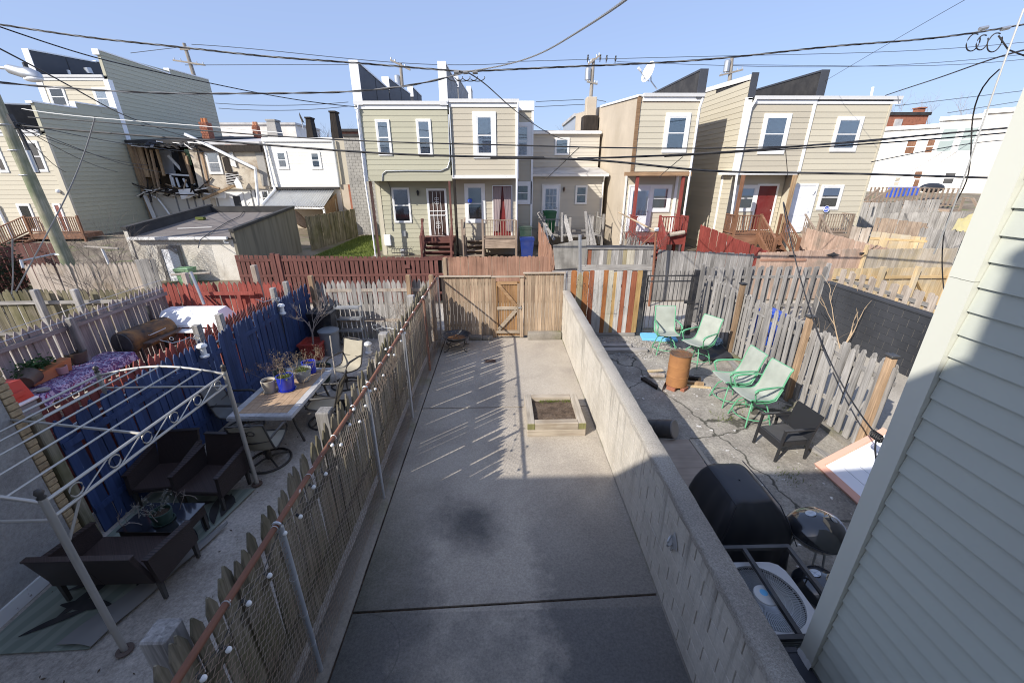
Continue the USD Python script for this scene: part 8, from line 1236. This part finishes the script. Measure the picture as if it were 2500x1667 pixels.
# chimneys and dish on the left roofs
for (f, a, b, yy, d, mm, lab, caps) in ((H2, (575, 150), (665, 275), 36, .7, 'brick', 'broken red brick chimney on the collapsed house roof', 1), (H2, (980, 175), (1035, 245), 41, .6, 'brick', 'small red brick chimney with clay pots on the burnt house roof', 1), (H2, (1095, 130), (1180, 245), 36, .8, 'stucco_grey', 'grey tarred chimney between the burnt house and white house', 0), (H2, (1395, 112), (1450, 235), 38, .8, 'char', 'slim black chimney on the white house roof', 0), (H2, (1580, 65), (1645, 240), 36, .8, 'char', 'tall dark brown chimney beside the block wall', 0)):
    p, q = onY(f(*a), yy), onY(f(*b), yy); t = thing('chimney', lab, 'chimney', ((p[0] + q[0]) / 2, yy, q[2]))
    if mm == 'brick':
        nz = max(4, int((p[2] - q[2]) / .16)); h = (p[2] - q[2]) / nz
        for i in range(nz):
            k = 3; ww = (q[0] - p[0]) / k
            for j in range(k): o = (.5 * ww if i % 2 else 0); xa = p[0] + j * ww + o; xb = min(xa + ww - .02, q[0]); part(t, 'brick', MB().box(max(xa, p[0]), xb, yy, yy + .3, q[2] + i * h + .01, q[2] + (i + 1) * h - .01), M['brick'])
        part(t, 'core', MB().box(p[0] + .03, q[0] - .03, yy + .03, yy + d, q[2] - .3, p[2] - .02), M['brick'])
        for j in range(2): part(t, 'chimney_pot', MB().lathe([(.14, 0), (.12, .3), (.1, .3)], 10, (p[0] + (q[0] - p[0]) * (.3 + .4 * j), yy + .3, p[2] - .02)), M['pot_terra'])
    else: part(t, 'stack', MB().hexa([(p[0] - .1, yy - .1, q[2] - .4), (q[0] + .1, yy - .1, q[2] - .4), (q[0] + .1, yy + d, q[2] - .4), (p[0] - .1, yy + d, q[2] - .4)], [(p[0], yy, p[2] - .12), (q[0], yy, p[2] - .12), (q[0], yy + d, p[2] - .12), (p[0], yy + d, p[2] - .12)]), M[mm]); part(t, 'chimney_cap', MB().box(p[0] - .06, q[0] + .06, yy - .06, yy + d + .06, p[2] - .118, p[2]), M[mm])
c = onY(H2(1358, 125), 37); t = thing('satellite_dish', 'small black satellite dish on the white house roof', 'satellite dish', tuple(c - (0, 0, 1.2))); part(t, 'reflector', MB().lathe([(0, 0), (.25, .04), (.4, .12), (.4, .14), (0, .02)], 18).xf(rot([0, 0, 1], 20) @ rot([0, 1, 0], 72), c), M['black_plastic'], True); part(t, 'mast', MB().tube([c + (.05, 0, 0), onY(H2(1385, 210), 37)], .05, 6), M['galv'])
# ---------------------------------------------------------------- far right
def obl(t, name, A, B, s0, s1, z0, z1, d0, d1, m, under=None):
    """A box on an oblique facade from A to B (ground points): s along, d out of the wall toward the viewer."""
    u = (B - A) / np.linalg.norm(B - A); n = np.array([u[1], -u[0], 0]); P = lambda s, d, z: A + u * s + n * d + np.array([0, 0, z]); return part(t, name, MB().hexa([P(s0, d1, z0), P(s1, d1, z0), P(s1, d0, z0), P(s0, d0, z0)], [P(s0, d1, z1), P(s1, d1, z1), P(s1, d0, z1), P(s0, d0, z1)]), M[m], under=under)
FA, FB = np.array([40.0, 48.5, 0]), np.array([48.0, 39.0, 0]); FU = (FB - FA) / np.linalg.norm(FB - FA); FN = np.array([FU[1], -FU[0], 0])
def onF(px, off=0.0):
    d = ray(*px); k = ((FA + FN * off - EYE) @ FN) / (d @ FN); return EYE + d * k
def sF(px): p = onF(px); return (p - FA) @ FU, p[2]
def fhouse(label, a, b, top, m, extra=None, zg=2.0):
    s0, s1 = sF(a)[0], sF(b)[0]; z1 = sF(top)[1]; mid = FA + FU * (s0 + s1) / 2; t = thing('house', label, 'house', (mid[0], mid[1], zg)); obl(t, 'wall', FA, FB, s0, s1, zg, z1, -9, 0, m); obl(t, 'cornice', FA, FB, s0 - .05, s1 + .05, z1 + .003, z1 + .35, -.3, .22, 'trim'); obl(t, 'roof', FA, FB, s0, s1, z1 + .004, z1 + .25, -9, -.303, 'roof_silver'); return t, s0, s1, z1
def fwin(t, a, b, room='blind_teal', casing=.14):
    (s0, z1), (s1, z0) = sF(a), sF(b); w = obl(t, 'window', FA, FB, s0 - casing, s1 + casing, z0 - casing, z1 + casing, .001, .05, 'trim'); obl(t, 'pane', FA, FB, s0, s1, (z0 + z1) / 2 + .04, z1, .051, .07, room, w); obl(t, 'pane', FA, FB, s0, s1, z0, (z0 + z1) / 2 - .04, .051, .07, room, w)
f1_, *_ = fhouse('white sided row house left of the three at the far right', R2(150, 260), R2(318, 260), R2(250, 215), 'siding_white'); 
f2_, s0, s1, z1 = fhouse('white sided row house with rust brown blinds in the middle at the far right', R2(322, 250), R2(590, 250), R2(430, 205), 'siding_white'); fwin(f2_, R2(370, 292), R2(405, 390), 'deck_brown'); fwin(f2_, R2(525, 290), R2(545, 385), 'deck_brown'); fwin(f2_, R2(425, 530), R2(440, 645), 'deck_brown'); fwin(f2_, R2(275, 575), R2(300, 640), 'pot_beige'); p, q = sF(R2(310, 580)), sF(R2(395, 665)); obl(f2_, 'door', FA, FB, p[0], q[0], q[1] - .6, p[1], .001, .08, 'door_white')
n = 30
for i in range(n): z = 4.2 + (z1 - 4.2) * i / n; obl(f2_, 'siding_board', FA, FB, s0 + .02, s1 - .02, z, z + (z1 - 4.2) / n - .015, .001, .02, 'siding_white')
f3_, *_ = fhouse('cream row house with tall green blinds at the far right', R2(592, 200), R2(905, 200), R2(740, 135), 'stucco_white'); fwin(f3_, R2(640, 208), R2(690, 372)); fwin(f3_, R2(805, 198), R2(860, 365)); fwin(f3_, R2(660, 540), R2(705, 620), 'dark_room'); p, q = sF(R2(500, 535)), sF(R2(575, 670)); obl(f3_, 'downspout', FA, FB, sF(R2(900, 250))[0] - .1, sF(R2(900, 250))[0] + .15, 2, 10, .001, .2, 'trim')
f4_, *_ = fhouse('blank white stucco house furthest right beside the sage wing', R2(908, 200), R2(1600, 150), R2(1100, 78), 'stucco_white')
bkh = thing('house', 'brown brick house with parapet far behind the white rows', 'house', (43, 62, 3)); p, q = onY(R2(200, 100), 62), onY(R2(490, 200), 62); part(bkh, 'wall', MB().box(p[0], q[0], 62, 70, 2, p[2]), M['brick']); part(bkh, 'coping', MB().box(p[0] - .2, q[0] + .2, 61.8, 70, p[2] + .003, p[2] + .35), M['bitumen']); part(bkh, 'shutter', MB().box(onY(R2(265, 130), 62)[0], onY(R2(320, 130), 62)[0], 61.8, 61.99, q[2], onY(R2(265, 130), 62)[2]), M['roof_silver'])
t = thing('chimney', 'small red brick chimney on the brown brick house', 'chimney', tuple(onY(R2(480, 90), 62))); p, q = onY(R2(470, 45), 62), onY(R2(498, 95), 62); part(t, 'stack', MB().box(p[0], q[0], 62.2, 63.2, q[2], p[2]), M['brick']); part(t, 'cap', MB().box(p[0] - .1, q[0] + .1, 62.1, 63.3, p[2] + .002, p[2] + .15), M['brick'])
def fencepx(name, label, f, tl, tr, y0, y1, drop, m, mx, pitch=.25, rails=True, style='flat'):
    A, B = onY(f(*tl), y0), onY(f(*tr), y1); L = np.linalg.norm((B - A)[:2]); za = A[2]; k = (B[2] - A[2]) / L
    return fence(name, label, 'fence', A[:2], B[:2], M[m], pitch=pitch, w=pitch * .96, zt=za, z0=za - drop, style=style, side=-1, rails=((za - .35, -1),) if rails else (), rail_mat=M[mx], tops=lambda s: za + k * s, jz=.04)
t = thing('porch_deck', 'long raised wooden deck with balusters before the far right rows', 'deck', (34, 34, 2)); A, B = onY(R2(60, 650), 37), onY(R2(795, 662), 31); railing(t, A - (0, 0, 1.3), B - (0, 0, 1.3), 1.3, 'deck_grey', 'deck_grey_x', .28, .09); part(t, 'floor', MB().beam(A - (0, 0, 1.55), B - (0, 0, 1.55), 1.6, .25), M['deck_grey_x']); part(t, 'lower_boards', MB().beam(A - (0, 0, 2.2), B - (0, 0, 2.2), .1, 1.1), M['grey_wood']); part(t, 'stair_rail', MB().beam(onY(R2(30, 745), 33), onY(R2(150, 660), 33), .12, .14), M['deck_grey_x']); part(t, 'stair_rail', MB().beam(onY(R2(85, 760), 33), onY(R2(240, 662), 33), .12, .14), M['deck_grey_x'])
t = thing('chairs_cover', 'dark covered grill standing on the far right deck', 'grill', tuple(onY(R2(550, 655), 35))); c = onY(R2(550, 655), 34.5); part(t, 'cover', MB().ball(c, .95, 2, (1, .5, .4)), M['cover'], True)
for i, x in enumerate((295, 405)): c = onY(R2(x, 715), 38.5); single('blue_bin', cbox(c[0] - .6, c[0] + .6, 38.5, 39.2, c[2] - .9, c[2] + .75, .05), M['blue_plastic'], ('bright blue bin behind the far right deck rail, the left one', 'bright blue bin behind the far right deck rail, the right one')[i], 'bin')
fencepx('board_fence', 'grey board fence stretching below the far right deck', R2, (20, 770), (640, 740), 30.5, 27.5, 2.6, 'grey_wood', 'grey_wood_x', .22)
fencepx('board_fence', 'grey board fence with a dark rail below the long far right deck', R2, (170, 850), (900, 830), 26, 23, 2.4, 'grey_wood', 'grey_wood_x', .2)
fencepx('board_fence', 'dark weathered fence with rails nearest behind the yellow slanting fence', R2, (130, 880), (530, 930), 23.5, 21.5, 2.2, 'deck_grey', 'deck_grey_x', .2)
fencepx('board_fence', 'spiky grey fence before the yellow tarpaulin at the far right', R2, (470, 950), (830, 990), 20.5, 19.5, 2.0, 'grey_wood', 'grey_wood_x', .16, False, 'point')
fencepx('board_fence', 'pale grey fence end beside the end house', R2, (-60, 950), (95, 965), 20.8, 20.2, 1.6, 'bleached', 'grey_wood_x', .2, True)
t = thing('porch_deck', 'small dark stair railing under the white stucco house', 'deck', tuple(onY(R2(830, 780), 27) * (1, 1, 0))); A, B = onY(R2(735, 725), 27), onY(R2(860, 735), 26.5); railing(t, A - (0, 0, 1.6), B - (0, 0, 1.6), 1.6, 'deck_grey', 'deck_grey_x', .3, .1); part(t, 'hand_rail', MB().beam(B, onY(R2(905, 810), 26), .12, .12), M['deck_grey_x'])
t = thing('tarpaulin', 'yellow tarpaulin stretched over a frame at the far right', 'tarpaulin', tuple(onY(R2(800, 930), 22) * (1, 1, 0))); A, B, C_, D = onY(R2(745, 905), 23), onY(R2(890, 855), 23), onY(R2(850, 1010), 20.6), onY(R2(700, 980), 20.6); rg = random.Random(7); part(t, 'sheet', MB().sheet([[A * (1 - s) * (1 - r) + B * s * (1 - r) + D * (1 - s) * r + C_ * s * r + (0, 0, .12 * meshkit.noise(np.array([s * 7, r * 5, 2.]))) for s in np.linspace(0, 1, 14)] for r in np.linspace(0, 1, 10)], .01), paint('faded_yellow_tarp', (.62, .52, .22), rough=.5, amount=.3), True)
# ---------------------------------------------------------------- skyline behind
for i, (u0, v0, u1, y, m_, rm, lab, nm) in enumerate(((510, 305, 720, 62, 'stucco_white', 'roof_silver', 'low white roofed block far behind the burnt houses', 1), (400, 338, 560, 52, 'brick', 'roof_silver', 'brick row house just visible over the collapsed roof', 1), (830, 322, 880, 48, 'brick', 'bitumen', 'dark parapet of a brick house beside the tall dark chimney', 1), (1405, 285, 1500, 42, 'tin', 'roof_silver', 'pale corrugated flank of a taller house behind the small white house', 1), (1290, 330, 1420, 60, 'stucco_tan', 'bitumen', 'low tan house far behind the small white house', 1))):
    p, q = onY((u0, v0), y), onY((u1, v0), y); t = thing('house', lab, 'house', ((p[0] + q[0]) / 2, y, 0)); part(t, 'wall', MB().box(p[0], q[0], y, y + 8, 0, p[2]), M[m_]); part(t, 'roof', MB().box(p[0] - .15, q[0] + .15, y - .2, y + 8, p[2] + .003, p[2] + .25), M[rm])
def sktree(label, f, px, y, h, w, seed, m='twig'):
    b = onY(f(*px), y); twigs('bare_tree', label, (b[0], y, float(ground(b[0], y))), 1, b[2] * .45, w, M[m], seed, .09, 5, 'tree', up=.6)
sktree('bare winter tree rising behind the dark chimneys', H2, (1610, 20), 60, 8, .6, 201); sktree('small bare tree just visible over the white roofed block', H2, (830, 165), 75, 8, .7, 202, 'twig_tan'); sktree('bare tree top beside the pale corrugated flank', H4, (350, 455), 70, 8, .8, 203)
for i, u in enumerate((420, 560, 700, 840, 1000, 1130)): sktree(('bare tree over the brown brick house, nearest its chimney', 'bare tree behind the middle of the far white rows', 'bare tree behind the cream row house', 'bare tree behind the cream house gutter', 'bare tree behind the blank white house', 'bare tree at the right end behind the white stucco house')[i], R2, (u, (30, 40, 20, 30, 25, 40)[i]), 78, 8, .85, 210 + i, 'twig_pale')
def upole(label, f, top, bot, y, arms=(), r=.16, tr=None):
    p, q = onY(f(*top), y), onY(f(*bot), y); t = thing('utility_pole', label, 'utility pole', (q[0], y, 0)); part(t, 'pole', MB().tube([(q[0] * 1.0 + (q - p)[0] * 1.5, y, 0), q, p], [r * 1.2, r, r * .8], 10), M['pole_grey'])
    for (s, w, tilt) in arms:
        c = p + (q - p) * s; part(t, 'crossarm', MB().beam(c + (-w, -.15, -tilt), c + (w, -.15, tilt), .12, .14), M['pole_grey'])
        for k in (-.9, -.5, .5, .9): part(t, 'insulator', MB().lathe([(0, 0), (.06, 0), (.05, .18), (0, .2)], 8, c + (w * k, -.15, .07 + tilt * k)), M['galv'])
    if tr: c = p + (q - p) * tr; part(t, 'transformer', MB().lathe([(0, -.5), (.28, -.5), (.28, .4), (.2, .48), (0, .5)], 14, c + (-.42, 0, 0)), M['galv'])
    return t
up1 = upole('utility pole with a tilted crossarm behind the tall left house', Q1, (845, 200), (890, 345), 52, ((.62, 1.6, -.22), (.2, .5, .0)), .2)
up2 = upole('utility pole between the parapets of the olive house', Q1, (1840, 290), (1848, 400), 46, ((.1, .9, -.4),), .16, .75)
up3 = upole('utility pole with equipment behind the rendered chimney', Q2, (375, 270), (362, 450), 44, ((.05, .5, .35), (.62, .5, -.1)), .17, .38)
up4 = upole('utility pole with crossarm behind the cream house parapets', Q2, (1012, 262), (1000, 365), 46, ((.72, 1.1, .25),), .18, .4)
BI = [(405, 275), (434, 278), (475, 280), (348, 276)]
for i, (u, v) in enumerate(BI):
    c = onY(Q2(u, v), 43.8); t = thing('bird', ('dark bird on the far wire just right of the equipment pole', 'dark bird on the far wire, middle of the three right of the pole', 'dark bird on the far wire, farthest right of the equipment pole', 'dark bird on the far wire left of the equipment pole')[i], 'bird', tuple(c)); b = trimesh.creation.icosphere(subdivisions=2); w = b.vertices * (.09, .1, .17); part(t, 'body', MB().add(w, b.faces).ball((0, -.05, .2), .075, 2).tube([(0, .02, -.08), (0, .1, -.3)], [.05, .03], 6).tube([(0, -.11, .2), (0, -.17, .19)], [.025, .006], 6).xf(np.eye(3), c + (0, 0, .12)), M['black_plastic'], True)
# ---------------------------------------------------------------- overhead lines
def cable(label, pts, r=.02, m='cable', twist=0, name='overhead_cable', n=None, strand=3, pitch=.55):
    P = np.array(pts, float); from scipy.interpolate import CubicSpline
    if len(P) > 2:
        s = np.concatenate([[0], np.cumsum(np.linalg.norm(np.diff(P, axis=0), axis=1))]); P = CubicSpline(s, P)(np.linspace(0, s[-1], n or max(16, 8 * len(P))))
    if not twist: return single(name, MB().tube(P, r, 5), M[m], label, 'cable')
    s = np.concatenate([[0], np.cumsum(np.linalg.norm(np.diff(P, axis=0), axis=1))]); ss = np.arange(0, s[-1], pitch / 8); Q = np.stack([np.interp(ss, s, P[:, k]) for k in range(3)], 1); T = np.gradient(Q, axis=0); T /= np.linalg.norm(T, axis=1, keepdims=True); a = np.cross(T, [0, 0, 1.]); a /= np.linalg.norm(a, axis=1, keepdims=True); b = np.cross(T, a); mid = Q.mean(0); t = thing(name, label, 'cable', tuple(mid))
    for k in range(strand): th = ss / pitch * 2 * math.pi + k * 2 * math.pi / strand; part(t, 'strand', MB().tube(Q + twist * (np.cos(th)[:, None] * a + np.sin(th)[:, None] * b), r, 5, caps=False), M[m if k else 'cable_grey'] if m == 'cable' else M[m])
    return t
L_ = lambda y, f, *pts: [onY(f(*p), y if np.isscalar(y) else y[i]) for i, p in enumerate(pts)]
cable('thick twisted cable sagging from the top left to the junction over the yard', L_([13.0] * 8, Q1, (-40, 108), (0, 114), (400, 172), (800, 215), (1200, 258), (1600, 288), (1900, 312), (2140, 330)), .012, twist=.014, pitch=1.0); JN = onY(Q1(2140, 330), 13.0)
cable('thick twisted cable rising from the junction to the right', L_([13.0] * 9, Q2, (-210, 330), (0, 320), (300, 306), (700, 288), (1100, 255), (1500, 212), (1900, 180), (2200, 140), (2420, 100)), .012, twist=.014, pitch=1.0)
cable('twisted service cable dropping from the junction toward the camera', [JN, *L_((11.0, 8.5, 6.4, 4.6), Q2, (70, 270), (250, 180), (400, 85), (540, -15))], .008, 'cable_grey', twist=.009, pitch=.3)
cable('heavy double cable across the left houses to the olive house parapet', L_((11.5, 11.8, 12.1, 12.4, 12.7, 13.0, 13.0), Q1, (-40, 375), (0, 380), (400, 412), (800, 430), (1200, 430), (1600, 422), (1800, 405)) + [JN], .015, twist=.014, strand=2, pitch=1.4)
cable('thin black line slanting from the upper left across the tall house', L_((13, 14, 16, 18, 20, 21.8), Q1, (-20, 118), (300, 225), (600, 305), (950, 380), (1250, 440), (1640, 492)), .018)
cable('black line slanting down over the left house toward the burnt houses', L_((12, 14, 18, 22, 28), Q1, (-20, 215), (300, 385), (560, 525), (760, 600), (960, 660)), .02)
cable('service line from the junction to the small white house', [JN] + L_((15, 18, 22, 27), Q2, (-120, 390), (-20, 480), (130, 590), (250, 640)), .018)
cable('dark line along the alley from the left pole, upper of the long pair', L_((16.0, 14.5, 13.0, 12.5, 12.5, 12.5), Q1, (60, 575), (600, 620), (1200, 665), (1900, 712), (2352, 722), (2500, 724)), .028)
cable('thick dark line crossing the whole right side at window height', [onY(Q2(*p), 12.5) for p in ((-100, 725), (100, 728), (400, 738))] + [onY(p, 12.5) for p in ((1700, 415), (2000, 423), (2300, 431), (2560, 437))], .03)
cable('line along the alley just above the long pair', L_((15.5, 14, 13, 12.6, 12.6), Q1, (130, 540), (800, 590), (1500, 640), (2100, 662), (2352, 668)) + L_((12.6, 12.6, 12.6, 12.6), Q2, (300, 676), (800, 682), (1300, 672), (1900, 620)), .018)
cable('white coated line from the left pole across the burnt houses', L_((15.9, 15, 14.5, 14), Q1, (100, 500), (400, 538), (900, 578), (1300, 612)), .012, 'cable_white')
cable('bundle of cables at window height toward the far right pole', L_((12.8, 12.8, 12.8, 12.8, 12.8), Q2, (300, 728), (700, 715), (1100, 690), (1700, 640), (2320, 585)), .026); cable('second strand of the bundle toward the far right', L_((12.9, 12.9, 12.9, 12.9), Q2, (700, 720), (1200, 690), (1800, 650), (2330, 605)), .02)
cable('thin cable below the bundle at the far right', L_((12.7, 13, 14, 15), Q2, (1650, 745), (1900, 695), (2150, 655), (2330, 640)), .014)
cable('black drop line rising to the upper right from the end house', L_((23, 20, 17, 14, 12), Q2, (1715, 440), (1850, 395), (2000, 345), (2200, 275), (2380, 225)), .022)
for i, (pts, y) in enumerate(((((-20, 285), (330, 275), (1000, 258), (1700, 240), (2400, 190)), 44), (((480, 285), (900, 300), (1500, 308), (2000, 285), (2400, 245)), 46), (((1000, 300), (1600, 305), (2200, 288), (2400, 268)), 46))): cable(('thin far wire through the birds behind the houses', 'thin far wire sagging between the distant poles', 'lowest thin far wire at the right')[i], L_([y] * len(pts), Q2, *pts), .022)
cable('thin wire slanting up from the cream house parapet', L_((22, 18, 14), Q2, (1430, 378), (1750, 190), (2100, -10)), .008)
for i, pts in enumerate((((990, 475), (1300, 485), (1600, 470)), ((1005, 498), (1300, 508), (1610, 488)), ((880, 205), (1400, 250), (1840, 290), (2352, 290)), ((600, 245), (850, 215)), ((850, 300), (1600, 298)))): cable(('far wire beside the tall house, upper of two', 'far wire beside the tall house, lower of two', 'thin far wire from the tilted pole to the right', 'faint wire left of the tilted pole', 'faint wire right of the tilted pole')[i], L_([50] * len(pts), Q1, *pts), .028)
for i, pts in enumerate((((110, 468), (330, 458)), ((105, 492), (340, 480)), ((380, 458), (432, 468)), ((1760, 488), (2400, 412)), ((2000, 520), (2400, 455)))): cable(('wire left of the rendered chimney, upper one', 'wire left of the rendered chimney, lower one', 'short wire right of the rendered chimney', 'thin wire above the far right roofs, upper one', 'thin wire above the far right roofs, lower one')[i], L_([40] * len(pts), Q2, *pts), .022)
for i, (a, b, ya, yb) in enumerate((((75, 570), (540, 790), 15.8, 26), ((75, 575), (300, 790), 15.8, 22), ((110, 580), (740, 790), 15.8, 28), ((60, 560), (1000, 700), 15.8, 30), ((90, 590), (690, 760), 15.8, 30))): cable('service drop fanning from the left pole over the houses, number'[:55] + (' to the shed roof', ' to the near deck', ' to the burnt house', ' to the collapsed wall', ' to the tall house trim')[i], [onY(Q1(*a), ya), (onY(Q1(*a), ya) + onY(Q1(*b), yb)) / 2 - (0, 0, .25), onY(Q1(*b), yb)], .014)
cable('dark guy wire leaning across the left house to the ground', [onY(H0(1210, 985), 14.5), onY(mk(0, 600, 5.88)(560, 40), 13.5), onY(mk(0, 600, 5.88)(140, 830), 12.5), onY(mk(0, 600, 5.88)(0, 1120), 12.2)], .02, 'cable_grey'); cable('grey cable hanging vertically at the far left', [onY(mk(0, 600, 5.88)(180, -100), 13), onY(mk(0, 600, 5.88)(185, 350), 12.8), onY(mk(0, 600, 5.88)(150, 750), 12.5), onY(mk(0, 600, 5.88)(0, 1050), 12.0)], .02, 'cable_grey')
cable('clothes line wire slanting over the far left fences', [onX(mk(0, 600, 5.88)(0, 1240), -9.1), onX(mk(0, 600, 5.88)(1100, 880), -9.2), onX(mk(0, 600, 5.88)(2352, 480), -9.3)], .006, 'cable_white')
for i, (a, b, y0, y1, sg) in enumerate((((660, 375), (1480, 880), 13, 26, .1), ((1250, 390), (1060, 560), 13, 22, .1))): pass
for i, pts in enumerate((((1090, 740), (960, 850), (950, 870)), ((1430, 680), (1220, 880)), ((700, 700), (715, 870)))): cable(('drop wire from the bundle to the red deck house', 'drop wire from the small white house toward the stairs', 'short drop wire to the dark red door house')[i], L_((13.5, 17, 21)[:len(pts)], (H4, H4, H5)[i], *[(p[0] if i != 1 else p[0] - 1000, p[1]) for p in pts]), .012)
# junction hardware, loops
t = thing('cable_junction', 'cluster of clamps and wire loops where the overhead cables meet', 'cable junction', tuple(JN)); rg = random.Random(3)
for k in range(3): c = JN + (-.25 + .25 * k, 0, -.02); part(t, 'clamp', MB().tube([c - (.07, 0, 0), c + (.07, 0, .01)], .045, 7), M['cable_grey'])
for k in range(4): c = JN + (-.3 + .2 * k, 0, -.12); part(t, 'wire_loop', MB().tube(arc(c, .13, 180 + 10 * k, 370, 11, (1.6, .2, 0), (0, 0, .8)), .012, 5), M['cable'])
JR = onY(Q2(2215, 135), 13.0); t = thing('cable_junction', 'wire loops and clamps on the thick cable at the upper right', 'cable junction', tuple(JR))
for k in range(2): part(t, 'clamp', MB().tube([JR + (-.4 + .6 * k, 0, 0), JR + (-.2 + .6 * k, 0, .04)], .05, 7), M['galv'])
for k, (dx, r) in enumerate(((-.45, .22), (-.2, .19), (.15, .24))): part(t, 'wire_loop', MB().tube(arc(JR + (dx, 0, -.3), r, 70, 400, 19, (1, .2, 0), (0, 0, .9)), .016, 5), M['cable'])
part(t, 'tail', MB().tube(L_((13, 13, 13), Q2, (2235, 165), (2280, 230), (2360, 260)), .02, 5), M['cable'])
cable('white conduit cable running down in front of the sage trim', [onX(Q2(2352, 40), 2.9), onX((2400, 300), 3.0), onX((2330, 500), 3.2), onX((2280, 620), 3.4)], .005, 'cable_white'); cable('black cable hanging beside the sage trim', [onX((2440, 170), 3.1), onX((2372, 330), 3.3), onX((2360, 440), 3.4), onX((2320, 520), 3.5), onX((2300, 640), 3.6), onX((2250, 790), 4.6)], .0045)
cable('black cable descending across the grey shadowbox fence to the hatch', [onY(P5(620, 400), 11.5), onX(RR(1250, 60), 5.9), onX(RR(1400, 560), 5.7), onX(RR(1640, 1060), 5.35), onX(RR(1830, 1320), 5.05), onX(RR(1960, 1290), 4.4)], .012); cable('black cable tail over the white hatch', [onX(RR(1830, 1330), 5.05), onX(RR(1815, 1420), 4.7), onX(RR(1850, 1560), 4.3)], .011)
t = thing('cable_knot', 'knot of taped black cable hanging over the pink hatch frame', 'cable knot', tuple(onX(RR(1825, 1325), 5.05))); c = onX(RR(1825, 1325), 5.05)
for k in range(5): part(t, 'wrap', MB().tube(arc(c + (0, .03 * k - .06, 0), .045, 0, 360, 11, (1, .2, 0), (0, .3, 1))[:-1], .012, 5, closed=True), M['cable'])
